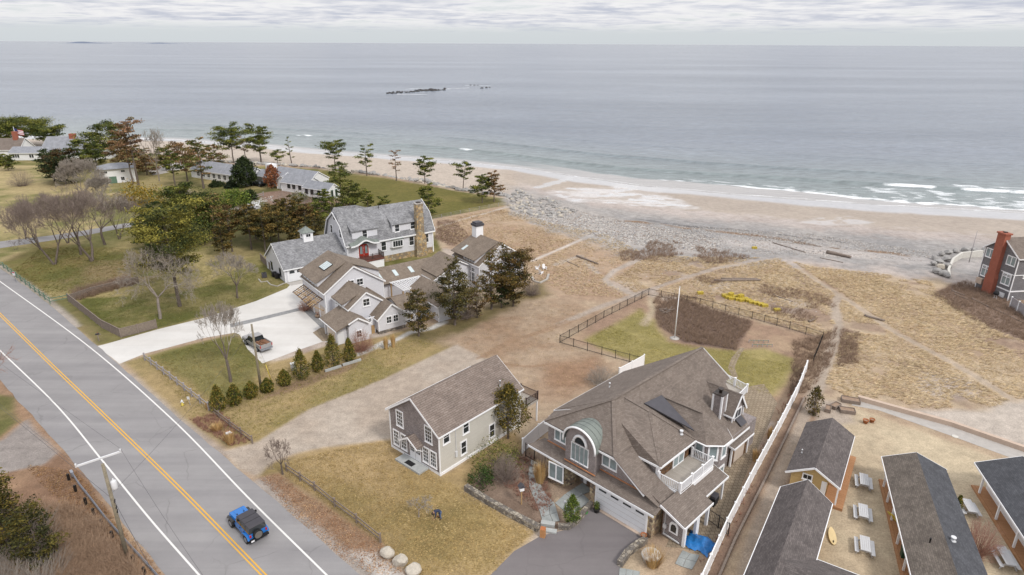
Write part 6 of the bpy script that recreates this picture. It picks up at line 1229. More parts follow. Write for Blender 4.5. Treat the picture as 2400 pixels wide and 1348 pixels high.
tufts('dune_grass', 'pale dry dune grass across the open sand flat', [(1966, 690), (1830, 605), (1900, 625), (2050, 640), (2180, 660), (2200, 690), (2320, 770), (2420, 810), (2520, 870), (2480, 930), (2370, 935), (2300, 958), (2110, 955), (1990, 935), (1930, 900), (1965, 780)], 15000, .34, DUNE, 31, 6, .035, free)
tufts('dune_grass', 'pale dry dune grass between the paths', [(1420, 660), (1520, 600), (1830, 605), (1966, 690), (1955, 770), (1925, 790), (1760, 745), (1525, 680), (1490, 700)], 9000, .34, DUNE, 32, 6, .035, free)
tufts('dune_grass', 'pale dry grass behind the grey house', [(1030, 560), (1015, 515), (1180, 490), (1300, 525), (1410, 545), (1500, 590), (1420, 660), (1480, 700), (1330, 690), (1250, 650)], 9000, .3, DUNE, 33, 6, .035, free)
tufts('lawn_grass', 'straw-coloured rough grass in front of the putty house', [(640, 1095), (760, 1055), (930, 1032), (1030, 1122), (1090, 1150), (1250, 1245), (1150, 1345), (960, 1345), (900, 1275)], 9000, .10, [(190, 162, 112), (176, 150, 100), (160, 138, 88), (204, 178, 128)], 34, 5, .03)
tufts('lawn_grass', 'yellowed rough grass beside the arborvitae row', [(345, 840), (560, 782), (640, 870), (800, 810), (1030, 792), (900, 888), (720, 960), (600, 1030), (450, 985)], 9000, .10, [(186, 160, 104), (160, 144, 82), (134, 126, 64), (120, 118, 56)], 35, 5, .03)
tufts('lawn_grass', 'fine olive grass in the fenced garden', [(1365, 798), (1500, 728), (1560, 800), (1720, 822), (1860, 845), (1800, 928), (1650, 878), (1512, 858)], 6000, .09, [(180, 164, 100), (158, 146, 78), (140, 132, 68)], 36, 5, .03)
tufts('lawn_grass', 'leaf-strewn rough grass behind the guardrail', [(60, 1090), (180, 1105), (380, 1348), (200, 1348), (150, 1200)], 3500, .14, [(176, 138, 98), (150, 116, 84), (190, 158, 112)], 37, 5, .035)
tufts('lawn_grass', 'short mixed green and straw grass of the lawn beside the board fence', [(170, 712), (330, 668), (420, 620), (610, 640), (680, 668), (600, 700), (480, 738), (370, 764), (290, 786)], 9000, .09, [(150, 138, 80), (116, 116, 50), (132, 126, 62), (172, 154, 98)], 38, 5, .03)
tufts('lawn_grass', 'rough olive grass around the bare trees by the lane', [(20, 640), (100, 580), (260, 580), (420, 600), (330, 655), (165, 700), (110, 700)], 9000, .12, [(168, 146, 92), (116, 116, 52), (140, 128, 70), (150, 120, 80)], 39, 5, .035)
tufts('leaf_litter', 'brown leaf litter and dead stalks on the roadside verge', [(606, 1122), (650, 1112), (900, 1278), (950, 1345), (860, 1345), (700, 1235)], 3800, .07, [(176, 136, 104), (150, 112, 84), (198, 162, 124)], 40, 4, .04)
tufts('leaf_litter', 'thin dead weeds scattered over the bare earth lot', [(1060, 800), (1240, 705), (1420, 725), (1320, 800), (1430, 850), (1290, 965), (1130, 840)], 1500, .09, [(168, 140, 100), (150, 128, 84), (196, 170, 130)], 41, 4, .035)
for i, (px, py, row, hw, lb) in enumerate(((540, 1040, 1008, 20, 'straw tuft of ornamental grass by the mailbox verge'), (510, 1010, 990, 24, 'wide straw clump along the rail fence'), (1530, 1325, 1285, 40, 'golden grass around the round white cover'), (1265, 1130, 1080, 26, 'straw grass fountain by the stone bay'), (1805, 1030, 1000, 14, 'straw clump on the garden bank'), (1770, 1080, 1052, 14, 'straw clump beside the panel fence'), (905, 818, 786, 9, 'tall straw grass by the stone foundation'), (922, 814, 780, 9, 'second tall straw grass by the stone foundation'), (548, 925, 898, 9, 'pale straw tuft beside the bare tree'), (488, 960, 942, 9, 'pale straw tuft at the fence end'))):
    p, h, r = place(px, py, row, hw); g = np.random.RandomState(500 + i); n = 420; a = g.uniform(0, 6.283, n); u = g.random(n) ** .5; b0 = np.stack([np.cos(a) * u * r * .35, np.sin(a) * u * r * .35, 0 * a], 1); tp = np.stack([np.cos(a) * r * u * g.uniform(.5, 1.1, n), np.sin(a) * r * u * g.uniform(.5, 1.1, n), h * g.uniform(.5, 1., n)], 1); sd_ = np.stack([-np.sin(a), np.cos(a), 0 * a], 1) * .025
    V = np.stack([b0 - sd_, b0 + sd_, tp], 1).reshape(-1, 3); o = obj('grass_clump', npmesh('grass_clump', V, np.arange(3 * n).reshape(-1, 3), 'leaf', False, np.repeat(leafcols(n, [(206, 172, 118), (190, 150, 98), (222, 194, 142)], g, None, .15, .85), 3, 0)), None, lb, 'grass clump'); o.location = p
# ------------------------------------------------------------ fences
def walk(pts, step):
    "points every step metres along a ground polyline"
    r = []
    for i in range(len(pts) - 1):
        a, b = pts[i], pts[i + 1]; k = max(1, round((b - a).length / step)); r += [a.lerp(b, j / k) for j in range(k)]
    return r + [pts[-1]]
def fence(name, label, pts, h, style, step, mat, postmat=None, pw=.12, raise_=0.):
    P_ = walk([at(*p) for p in pts], step); rt = thing(name, label, 'fence', P_[0]); o = P_[0]; Q = [p - o for p in P_]
    ph = h + (.12 if style in ('panel', 'picket') else .05)
    pm = MB().box(-pw / 2, pw / 2, -pw / 2, pw / 2, 0, ph).add([(-pw * .7, -pw * .7, ph), (pw * .7, -pw * .7, ph), (pw * .7, pw * .7, ph), (-pw * .7, pw * .7, ph), (0, 0, ph + pw * .7)], [(0, 3, 2, 1), (0, 1, 4), (1, 2, 4), (2, 3, 4), (3, 0, 4)]).mesh('post', postmat or mat)
    st = MB()
    for i, p in enumerate(Q):
        q = obj('post', pm, rt); q.location = p
        if i == len(Q) - 1: break
        n = Q[i + 1]; d = n - p; q.rotation_euler = (0, 0, math.atan2(d.y, d.x)); U_ = Vector((0, 0, 1))
        if style == 'panel':
            mb = MB().bar(p + U_ * (h / 2 + .06), n + U_ * (h / 2 + .06), .045, h - .12).bar(p + U_ * h, n + U_ * h, .09, .1).bar(p + U_ * .12, n + U_ * .12, .09, .1); mb.build('panel', mat, rt)
        elif style == 'board':
            k = max(2, int(d.length / .15)); mb = MB()
            for j in range(k):
                a = p + d * (j + .08) / k; b = p + d * (j + .92) / k; hj = h * (1 - .03 * ((j * 7) % 3)); mb.bar(a + U_ * (hj / 2 + .04), b + U_ * (hj / 2 + .04), .025, hj - .08)
            w_ = mb.build('board_run', mat, rt); w_['kind'] = 'stuff'; MB().bar(p + U_ * (h - .02), n + U_ * (h - .02), .12, .06).build('cap_rail', mat, rt)
        elif style == 'rail':
            for z in (h * .38, h * .82): MB().bar(p + U_ * z, n + U_ * z, .06, .11).build('rail', mat, rt)
        elif style == 'metal':
            MB().bar(p + U_ * (h - .08), n + U_ * (h - .08), .035, .04).build('rail', mat, rt); MB().bar(p + U_ * .15, n + U_ * .15, .035, .04).build('rail', mat, rt)
            k = max(2, int(d.length / .16))
            for j in range(1, k): c = p + d * j / k; st.box(c.x - .008, c.x + .008, c.y - .008, c.y + .008, c.z + .06, c.z + h)
        elif style == 'wire':
            for z in (h * .3, h * .6, h): MB().bar(p + U_ * z, n + U_ * z, .02, .03).build('rail', mat, rt)
    if st.v: w_ = st.build('pickets', mat, rt); w_['kind'] = 'stuff'
    return rt
fence('panel_fence', 'long white vinyl panel fence with capped posts beside the sandy lane', [(1640, 1385), (1700, 1250), (1770, 1112), (1830, 1000), (1870, 920), (1888, 872)], 1.55, 'panel', 2.3, 'white', pw=.16)
fence('panel_fence', 'white panel fence between the bare lot and the stone-fronted house', [(1225, 1062), (1262, 1028), (1312, 990)], 1.7, 'panel', 2.2, 'white', pw=.16)
fence('panel_fence', 'short white panel fence meeting the black fence behind the big roof', [(1450, 890), (1480, 874), (1508, 858)], 1.6, 'panel', 2.0, 'white', pw=.14)
fence('panel_fence', 'white post fence with grey panels at the brick chimney house', [(2366, 720), (2400, 742), (2450, 772)], 1.7, 'panel', 1.9, 'wood_grey', 'white', pw=.16)
fence('metal_fence', 'black metal picket fence around the big house garden', [(1508, 858), (1410, 832), (1312, 804), (1415, 746), (1520, 692), (1640, 716), (1762, 748), (1850, 772), (1927, 797), (1905, 852)], 1.25, 'metal', 2.3, 'black_metal', pw=.07)
fence('metal_gate', 'black metal gate between the white fence and stone bay', [(1232, 1070), (1252, 1082), (1277, 1096)], 1.6, 'metal', 1.4, 'black_metal', pw=.07)
fence('metal_gate', 'black metal gate across the brick patio', [(1660, 1222), (1683, 1238), (1706, 1256)], 1.35, 'metal', 1.4, 'black_metal', pw=.07)
fence('board_fence', 'grey weathered board fence turning in beside the shell driveway', [(162, 708), (200, 738), (240, 770), (284, 792), (325, 782), (368, 770)], 1.45, 'board', 2.3, 'wood_weathered', pw=.13)
fence('board_fence', 'back run of grey board fence along the brown hedge', [(162, 708), (215, 690), (270, 676), (325, 664)], 1.2, 'board', 2.4, 'wood_weathered', pw=.13)
fence('board_fence', 'short weathered board fence behind the garage wing', [(612, 612), (622, 622), (634, 634)], 1.5, 'board', 1.9, 'wood_weathered', pw=.12)
fence('board_fence', 'distant weathered fence before the beach', [(330, 392), (380, 376), (425, 362)], 1.5, 'board', 4., 'wood_weathered', pw=.15)
fence('rail_fence', 'green painted rail fence along the road lawn', [(-60, 590), (0, 622), (40, 652), (118, 712), (160, 704)], 1.1, 'rail', 2.6, 'wood_green', pw=.13)
fence('rail_fence', 'whitish grey post and rail fence beside the lower lawn', [(340, 845), (400, 890), (450, 930), (490, 962)], 1.05, 'rail', 2.2, 'wood_grey', pw=.16)
fence('rail_fence', 'brown split rail fence by the gravel entrance', [(490, 962), (540, 1002), (592, 1040)], .95, 'rail', 2.6, 'wood_weathered', pw=.13)
fence('rail_fence', 'brown split rail fence along the roadside lawn', [(672, 1105), (738, 1150), (785, 1188), (836, 1226), (892, 1272)], .95, 'rail', 3.0, 'wood_weathered', pw=.14)
fence('rail_fence', 'short three-rail fence on the stone slope', [(583, 470), (600, 466), (618, 460)], 1.2, 'rail', 3., 'wood_grey', pw=.14)
fence('wire_fence', 'low wire fence at the edge of the seaside lawn', [(1012, 516), (1100, 497), (1190, 480)], .9, 'wire', 3., 'wood_grey', pw=.08)
# ------------------------------------------------------------ walls, kerbs, steps
def low_wall(name, label, pts, h, wd, mat, cat='wall', z0=0.):
    P_ = [at(*p) for p in pts]; o = P_[0]; mb = MB(); L_ = []; R_ = []
    for i, p in enumerate(P_):
        d = (P_[min(i + 1, len(P_) - 1)] - P_[max(i - 1, 0)]); d.z = 0; d.normalize(); n_ = Vector((d.y, -d.x, 0)) * wd / 2; c = p - o; L_.append(c - n_); R_.append(c + n_)
    mb.prism([(v.x, v.y) for v in L_ + R_[::-1]], min(v.z for v in L_) - .2, h); w_ = mb.build(name, mat, None, label, cat); w_.location = o; return w_
low_wall('promenade_wall', 'long low pinkish concrete wall beside the concrete promenade', [(2010, 937), (2060, 951), (2230, 998), (2420, 1064), (2600, 1128)], .55, .5, 'concrete_pink')
low_wall('stone_wall', 'low fieldstone wall holding the planted bed above the dry lawn', [(1092, 1148), (1140, 1178), (1200, 1212), (1262, 1244)], .6, .5, 'stone_grey')
low_wall('stone_wall', 'curved fieldstone kerb around the cone shrub', [(1308, 1238), (1330, 1240), (1352, 1226), (1372, 1200), (1386, 1184)], .45, .4, 'stone_grey')
low_wall('stone_wall', 'fieldstone wall of the round cover bed', [(1452, 1328), (1470, 1302), (1492, 1284), (1512, 1272)], .55, .5, 'stone_grey')
low_wall('stone_wall', 'white painted curved seawall beside the beach house', [(2225, 652), (2222, 636), (2232, 616), (2252, 605), (2300, 602)], .45, .4, 'stone_white')
for lb, a, b in (('granite curb behind the arborvitae', (762, 872), (800, 860)), ('longer granite curb by the slim arborvitae', (803, 858), (846, 845))): low_wall('granite_curb', lb, [a, b], .28, .28, 'granite', 'curb')
low_wall('timber_edge', 'grey timber edging along the lane side of the white fence', [(1672, 1385), (1722, 1268), (1800, 1112), (1885, 935)], .22, .2, 'wood_weathered', 'edging')
st = thing('garden_steps', 'two pale granite steps down to the asphalt driveway', 'steps', G(1290, 1250))
for k, (px, py) in enumerate(((1288, 1246), (1284, 1232))):
    c = G(px, py) - G(1290, 1250); MB().prism([(c.x + x * math.cos(R(-12)) - y * math.sin(R(-12)), c.y + x * math.sin(R(-12)) + y * math.cos(R(-12))) for x, y in ((-.62, -.22), (.62, -.22), (.62, .26), (-.62, .26))], 0, .16 + .16 * k).build('step', 'granite', st)
# flagstone walk: each slab its own piece
fp = obj('flagstone_path', None, kind='structure'); fp.location = G(1270, 1150); g = random.Random(5); left = [(1245, 1078), (1238, 1110), (1240, 1140), (1252, 1170), (1265, 1200), (1272, 1228)]; right = [(1266, 1085), (1262, 1110), (1266, 1135), (1280, 1160), (1300, 1180), (1312, 1222)]
def slab_piece(poly, z=.05):
    P_ = [G(*p) for p in poly]; c = sum(P_, Vector()) / len(P_); Q = [(c + (p - c) * .955 - fp.location) for p in P_]; MB().prism([(p.x, p.y) for p in Q], .005, z + g.uniform(0, .015)).build('flagstone', 'flagstone', fp)
lp = lambda a, b, t: (a[0] + (b[0] - a[0]) * t, a[1] + (b[1] - a[1]) * t)
L2 = []; R2 = []
for i in range(5):
    for t in (0, .5): L2.append(lp(left[i], left[i + 1], t)); R2.append(lp(right[i], right[i + 1], t))
L2.append(left[-1]); R2.append(right[-1]); mids = [lp(L2[i], R2[i], g.uniform(.35, .65)) for i in range(len(L2))]
for i in range(len(L2) - 1):
    slab_piece([L2[i], mids[i], mids[i + 1], L2[i + 1]]); slab_piece([mids[i], R2[i], R2[i + 1], mids[i + 1]])
for poly in ([(1300, 1180), (1325, 1158), (1345, 1172), (1318, 1196)], [(1325, 1158), (1345, 1145), (1368, 1160), (1345, 1172)], [(1345, 1145), (1365, 1132), (1390, 1150), (1368, 1160)], [(1345, 1172), (1368, 1160), (1385, 1176), (1362, 1192)], [(1318, 1196), (1345, 1172), (1362, 1192), (1335, 1215)], [(1600, 1290), (1618, 1298), (1608, 1312), (1590, 1306)], [(1618, 1298), (1640, 1302), (1632, 1318), (1608, 1312)], [(1590, 1306), (1608, 1312), (1600, 1330), (1582, 1322)], [(1608, 1312), (1632, 1318), (1622, 1336), (1600, 1330)], [(1452, 1332), (1468, 1334), (1466, 1356), (1450, 1352)], [(1468, 1334), (1484, 1337), (1482, 1360), (1466, 1356)], [(1484, 1337), (1500, 1340), (1498, 1364), (1482, 1360)]): slab_piece(poly)
# ------------------------------------------------------------ boulders
import bmesh
def rock_mesh(seed, mat, sub=2, sq=(1, .8, .62), amp=.28):
    bm = bmesh.new(); bmesh.ops.create_icosphere(bm, subdivisions=sub, radius=1.); g = random.Random(seed); pl = [(Vector((g.uniform(-1, 1), g.uniform(-1, 1), g.uniform(-.6, 1))).normalized(), g.uniform(.62, .92)) for _ in range(9)]
    for v in bm.verts:
        for n, d in pl:
            e = v.co.dot(n)
            if e > d: v.co -= n * (e - d)
        v.co *= 1 + g.uniform(-.04, .04); v.co = Vector((v.co.x * sq[0], v.co.y * sq[1], v.co.z * sq[2]))
    me = bpy.data.meshes.new('boulder'); bm.to_mesh(me); bm.free(); me.materials.append(MATS[mat]); return me
RK = [rock_mesh(i, 'boulder' if i % 4 else 'boulder_tan', 2) for i in range(8)]
def rocks(parent, spots, o, meshes=RK, name='boulder'):
    for x, y, z, s in spots:
        r = obj(name, rnd.choice(meshes), parent); r.location = Vector((x, y, z)) - o; r.rotation_euler = (rnd.uniform(-.3, .3), rnd.uniform(-.3, .3), rnd.uniform(0, 6.28)); r.scale = (s * rnd.uniform(.8, 1.25), s * rnd.uniform(.8, 1.2), s * rnd.uniform(.8, 1.2))
rv = thing('rock_revetment', 'long wall of grey boulders between the green lawn and the beach', 'rock wall', at(740, 392)); sp = []; ln = [at(*p) for p in ((500, 379), (620, 386), (740, 392), (900, 412), (1000, 428), (1070, 444), (1130, 454), (1190, 464))]
for k in range(290):
    t = (k / 290 + rnd.uniform(-.003, .003)) * (len(ln) - 1); i = min(len(ln) - 2, max(0, int(t))); p = ln[i].lerp(ln[i + 1], t - i); off = rnd.uniform(-.8, 3.6); x, y = p.x + rnd.uniform(-.6, .6), p.y + off; sp.append((x, y, min(.35, float(height(x, y)) + .45 + rnd.uniform(-.2, .2)), rnd.uniform(.55, 1.15)))
rocks(rv, sp, rv.location)
rp = thing('rock_pile', 'spill of pale grey boulders where the lawn point meets the cobbles', 'rock pile', at(1230, 470)); sp = []
P_ = polyw([(1185, 462), (1215, 445), (1300, 470), (1350, 495), (1300, 515), (1230, 505), (1190, 485)]); xs = [p.x for p in P_]; ys = [p.y for p in P_]
while len(sp) < 210:
    x, y = rnd.uniform(min(xs), max(xs)), rnd.uniform(min(ys), max(ys))
    if sdf(P_, np.array([x]), np.array([y]))[0] > 0: sp.append((x, y, float(height(x, y)) + rnd.uniform(0, .25), rnd.uniform(.3, .8)))
rocks(rp, sp, rp.location)
rb = thing('rock_pile', 'heap of rounded boulders against the white curved seawall', 'rock pile', at(2205, 620)); rocks(rb, [(*at(px, py)[:2], at(px, py).z + .5, s) for px, py, s in ((2190, 608, .9), (2206, 600, .8), (2222, 596, 1.), (2200, 618, 1.1), (2216, 612, 1.), (2188, 622, .8), (2205, 630, 1.1), (2220, 628, .9), (2196, 640, 1.), (2212, 645, 1.1), (2240, 592, 1.), (2262, 590, 1.), (2286, 592, 1.1), (2308, 592, 1.), (2218, 650, .8))], rb.location)
for lb, px, py, s in (('pale tan boulder at the gravel verge, next to the rail fence end', 908, 1303, .64), ('middle one of three pale boulders on the roadside lawn corner', 938, 1322, .68), ('lowest of three pale boulders beside the pale gravel', 969, 1342, .68)):
    o = obj('boulder', rock_mesh(px, 'boulder_tan', 3, (1, .85, .8)), None, lb, 'boulder'); p = G(px, py); o.location = (p.x, p.y, .32); o.scale = (s,) * 3
# cobbles: thousands of loose stones, nobody could count them
def stones(name, label, poly, n, smin, smax, seed, mat='rubble', mask=None):
    x, y, g = scatter(poly, n, seed, mask); z = height(x, y); n = len(x); bm = bmesh.new(); bmesh.ops.create_icosphere(bm, subdivisions=1, radius=1.); V0 = np.array([v.co for v in bm.verts]); F0 = np.array([[v.index for v in f.verts] for f in bm.faces]); bm.free()
    s = g.uniform(smin, smax, (n, 1, 1)) ** 1.0; V = V0[None] * (1 + g.normal(0, .16, (n, len(V0), 1))) * s * np.stack([g.uniform(.7, 1.4, n), g.uniform(.7, 1.3, n), g.uniform(.35, .7, n)], 1)[:, None, :]; V = V + np.stack([x, y, z], 1)[:, None, :]
    F = (F0[None] + (np.arange(n) * len(V0))[:, None, None]).reshape(-1, 3); c = leafcols(n, [(150, 148, 150), (180, 174, 168), (206, 200, 194), (168, 152, 140), (222, 218, 212)], g, None, .12, .66)
    obj(name, npmesh(name, V.reshape(-1, 3), F, 'leaf', False, np.repeat(c, len(V0), 0)), None, label, 'stones', None, 'stuff')
stones('cobbles', 'loose pale cobbles spread below the boulder spill', [(1190, 500), (1340, 490), (1480, 522), (1700, 562), (1660, 592), (1500, 575), (1400, 556), (1290, 528)], 6500, .06, .24, 61)
stones('cobbles', 'belt of grey cobbles along the upper beach', [(1480, 520), (1900, 548), (2180, 590), (2180, 606), (1900, 575), (1650, 560)], 5000, .05, .15, 62)
stones('cobbles', 'thin scatter of small cobbles on the pale back beach', [(1500, 545), (1700, 560), (2000, 588), (2170, 612), (1900, 600), (1650, 594)], 3000, .05, .15, 65)
stones('pebbles', 'scattered pale stones and shells on the dune', [(1280, 540), (1800, 590), (1960, 690), (1900, 760), (1500, 680), (1300, 690)], 900, .04, .13, 63)
stones('pebbles', 'pale rubble on the slope below the white house', [(590, 470), (640, 458), (640, 472), (600, 484)], 70, .12, .3, 64)
# reef and far islands
rf = thing('rock_reef', 'dark low rock ledge standing out of the sea', 'reef', G(985, 214, SEA)); RD = [rock_mesh(50 + i, 'reef', 2, (1, .8, .55)) for i in range(4)]; sp = []
for k in range(90):
    t = rnd.random(); px = 905 + 140 * t; py = 219 - 9 * t + rnd.uniform(-2.2, 1.6); p = G(px, py, SEA); sp.append((p.x, p.y, SEA, rnd.uniform(.8, 1.9)))
for px, py, s in ((1008, 212, 6.5), (1018, 213, 5.), (998, 213, 4.), (1028, 212, 3.2), (985, 211, 2.6), (1103, 200, 1.8), (1112, 200, 2.), (1120, 200, 1.5), (1130, 207, 2.4), (1140, 206, 2.4), (1148, 205, 1.6)): p = G(px, py, SEA); sp.append((p.x, p.y, SEA - s * .15, s))
rocks(rf, sp, rf.location, RD, 'rock')
fm = MB()
for a in ((930, 221, 1000, 222, .9), (1040, 209, 1100, 206, 1.0), (950, 209, 990, 208, .8), (1090, 200.5, 1150, 201.5, .7)):
    p, q = G(a[0], a[1], SEA), G(a[2], a[3], SEA); d = (q - p).normalized(); n_ = Vector((-d.y, d.x, 0)); k = 9; L_ = [p.lerp(q, i / k) + n_ * rnd.uniform(.4, 1.6) * a[4] for i in range(k + 1)]; R_ = [p.lerp(q, i / k) - n_ * rnd.uniform(.4, 1.6) * a[4] for i in range(k + 1)]; fm.add([(v.x, v.y, SEA + .06) for v in L_ + R_], [(i, i + 1, i + k + 2, i + k + 1) for i in range(k)])
f_ = fm.build('surf_foam', 'white', None, 'thin white surf around the dark rock ledge', 'foam', None, 'stuff')
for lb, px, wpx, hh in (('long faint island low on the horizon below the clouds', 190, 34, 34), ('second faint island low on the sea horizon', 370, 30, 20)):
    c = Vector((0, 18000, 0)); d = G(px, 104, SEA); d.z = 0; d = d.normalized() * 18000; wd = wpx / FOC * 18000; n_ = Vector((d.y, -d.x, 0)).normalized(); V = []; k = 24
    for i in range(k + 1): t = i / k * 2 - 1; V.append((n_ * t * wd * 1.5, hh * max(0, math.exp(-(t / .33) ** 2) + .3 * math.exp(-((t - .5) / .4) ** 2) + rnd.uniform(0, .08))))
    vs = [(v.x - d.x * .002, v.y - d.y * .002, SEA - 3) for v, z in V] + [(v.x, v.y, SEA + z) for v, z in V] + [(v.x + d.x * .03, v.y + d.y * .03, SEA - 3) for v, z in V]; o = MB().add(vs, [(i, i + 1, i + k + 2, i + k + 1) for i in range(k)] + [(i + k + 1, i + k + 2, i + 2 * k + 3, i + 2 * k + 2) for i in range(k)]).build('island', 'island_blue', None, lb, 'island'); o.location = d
# ------------------------------------------------------------ vehicles
def wheel(root, x, y, r, w_, tm='rubber', rm='steel', name='wheel'):
    o = obj(name, MB().tube([(x, y - w_ / 2, r), (x, y + w_ / 2, r)], r, 18).mesh('tyre', tm), root); MB().tube([(x, y - w_ / 2 - .012, r), (x, y + w_ / 2 + .012, r)], r * .58, 12).build('rim', rm, o); return o
def frus(mb, b, t):
    "box between two rectangles (x0,x1,y0,y1,z)"
    return mb.add([(b[0], b[2], b[4]), (b[1], b[2], b[4]), (b[1], b[3], b[4]), (b[0], b[3], b[4]), (t[0], t[2], t[4]), (t[1], t[2], t[4]), (t[1], t[3], t[4]), (t[0], t[3], t[4])], [(0, 3, 2, 1), (4, 5, 6, 7), (0, 1, 5, 4), (1, 2, 6, 5), (2, 3, 7, 6), (3, 0, 4, 7)])
p = G(583, 1243); j = thing('off_road_car', 'blue four-door off-road car with black soft top driving on the road', 'car', (p.x, p.y, .03), R(136.5))
mb = MB(); frus(mb, (-2.05, 2.05, -.74, .74, .48), (-2.05, 2.0, -.80, .80, .80)); frus(mb, (-2.05, .62, -.80, .80, .80), (-2.02, .60, -.78, .78, 1.16)); mb.build('body', 'car_blue', j)
mb = MB(); frus(mb, (.62, 2.02, -.74, .74, .80), (.62, 1.98, -.66, .66, 1.12)); frus(mb, (.70, 1.9, -.40, .40, 1.12), (.76, 1.84, -.34, .34, 1.16)); hd = mb.build('bonnet', 'car_blue', j)
for y in (-.3, .3): MB().box(1.15, 1.3, y - .05, y + .05, 1.161, 1.18).build('bonnet_vent', 'rubber', hd)
MB().box(2.0, 2.06, -.62, .62, .72, 1.08).build('grille', 'car_dark', j)
for y in (-.42, .42): MB().tube([(2.04, y, .93), (2.09, y, .93)], .1, 12).build('headlight', 'glass_pale', j)
mb = MB(); frus(mb, (.42, .64, -.72, .72, 1.16), (.18, .30, -.66, .66, 1.74)); mb.build('windscreen', 'glass', j)
for s_ in (-1, 1):
    for x0, x1 in ((-.48, .40), (-1.25, -.56), (-1.98, -1.33)):
        mb = MB(); y = s_ * .78; mb.add([(x0, y, 1.17), (x1, y, 1.17), (min(x1, .22), s_ * .70, 1.70), (x0, s_ * .70, 1.70), (x0, y - s_ * .06, 1.17), (x1, y - s_ * .06, 1.17), (min(x1, .22), s_ * .64, 1.70), (x0, s_ * .64, 1.70)], [(0, 1, 2, 3), (7, 6, 5, 4), (0, 4, 5, 1), (1, 5, 6, 2), (2, 6, 7, 3), (3, 7, 4, 0)]); mb.build('side_window', 'glass', j)
    for x0, x1 in ((-.50, .58), (-1.28, -.54)):
        d = MB().box(x0, x1, s_ * .80 - .012, s_ * .80 + .012, .56, 1.14).build('door', 'car_blue', j); MB().box(x0 + .06, x0 + .22, s_ * .83 - .015, s_ * .83 + .015, .98, 1.03).build('handle', 'rubber', d)
    for x, n_ in ((1.42, 'front_fender'), (-1.45, 'rear_fender')):
        pf = [(x - .62, .62), (x - .50, .86), (x - .30, .96), (x + .30, .96), (x + .52, .86), (x + .64, .66), (x + .56, .66), (x + .46, .80), (x + .26, .88), (x - .26, .88), (x - .42, .78), (x - .54, .62)]
        mb = MB(); A_ = [(u, s_ * .74, z) for u, z in pf]; B_ = [(u, s_ * .95, z) for u, z in pf]; k = 12; mb.add(A_ + B_, [tuple(range(k)), tuple(range(2 * k - 1, k - 1, -1))] + [(i, (i + 1) % k, (i + 1) % k + k, i + k) for i in range(k)]); mb.build(n_, 'car_dark' if n_[0] == 'f' else 'car_blue', j)
    MB().box(.3, .42, s_ * .96 - .10, s_ * .96 + .10, 1.18, 1.36).build('mirror', 'rubber', j); MB().box(-2.1, -2.0, s_ * .70 - .07, s_ * .70 + .07, .86, 1.08).build('tail_light', 'red_lamp', j)
    for x in (1.42, -1.45): wheel(j, x, s_ * .80, .41, .26)
mb = MB(); frus(mb, (-2.03, -1.98, -.76, .76, 1.16), (-1.92, -1.9, -.69, .69, 1.72)); mb.build('rear_window', 'glass', j)
mb = MB(); frus(mb, (-2.02, .34, -.74, .74, 1.70), (-1.94, .26, -.68, .68, 1.80)); top = mb.build('soft_top', 'soft_top', j)
for x in (-.5, -1.2): MB().box(x - .015, x + .015, -.69, .69, 1.795, 1.812).build('roof_seam', 'rubber', top)
sw = obj('spare_wheel', MB().tube([(-2.06, .1, .98), (-2.32, .1, .98)], .40, 18).mesh('spare_wheel', 'rubber'), j); MB().tube([(-2.32, .1, .98), (-2.335, .1, .98)], .33, 18).build('tyre_cover', 'tyre_cover', sw)
MB().box(2.0, 2.24, -.78, .78, .50, .70).build('front_bumper', 'rubber', j); MB().box(-2.28, -2.05, -.80, .80, .48, .68).build('rear_bumper', 'rubber', j); MB().box(-2.30, -2.281, .50, .80 - .02, .52, .66).build('number_plate', 'white', j)
p = G(604, 812); j = thing('pickup_truck', 'silver grey pickup with rusty load bed parked on the shell court', 'truck', (p.x, p.y, .02), R(138))
mb = MB(); frus(mb, (-2.6, 2.6, -.86, .86, .5), (-2.6, 2.5, -.92, .92, .98)); mb.build('body', 'car_grey', j); mb = MB(); frus(mb, (1.05, 2.5, -.90, .90, .98), (1.05, 2.4, -.82, .82, 1.12)); mb.build('bonnet', 'car_grey', j)
mb = MB(); frus(mb, (-.55, 1.25, -.88, .88, .98), (-.40, .75, -.72, .72, 1.72)); cab = mb.build('cab', 'glass', j); mb = MB(); frus(mb, (-.45, .80, -.74, .74, 1.70), (-.40, .72, -.70, .70, 1.77)); mb.build('cab_roof', 'car_grey', cab)
for s_ in (-1, 1):
    MB().box(-2.6, -.58, s_ * .88 - .05, s_ * .88 + .05, .95, 1.22).build('bed_side', 'car_grey', j); MB().box(.75, .88, s_ * 1.03 - .1, s_ * 1.03 + .1, 1.08, 1.28).build('mirror', 'rubber', j); MB().box(-2.64, -2.58, s_ * .84 - .06, s_ * .84 + .06, .8, 1.15).build('tail_light', 'red_lamp', j)
    for x in (1.6, -1.55): wheel(j, x, s_ * .80, .38, .26)
MB().box(-2.62, -2.56, -.80, .80, .62, 1.2).build('tailgate', 'car_grey', j); MB().box(-2.54, -.6, -.82, .82, .96, 1.02).build('load_bed', 'rust', j); MB().box(-2.8, -2.62, -.85, .85, .45, .6).build('rear_bumper', 'steel', j); MB().box(2.5, 2.68, -.88, .88, .45, .65).build('front_bumper', 'steel', j)
ld = MB()
for k in range(26): x, y = rnd.uniform(-2.4, -.8), rnd.uniform(-.6, .6); a = rnd.uniform(0, 3.1); ld.bar((x, y, 1.05 + rnd.uniform(0, .1)), (x + math.cos(a) * .5, y + math.sin(a) * .3, 1.08 + rnd.uniform(0, .2)), .1, .05)
l_ = ld.build('scrap_load', 'rust', j); l_['kind'] = 'stuff'
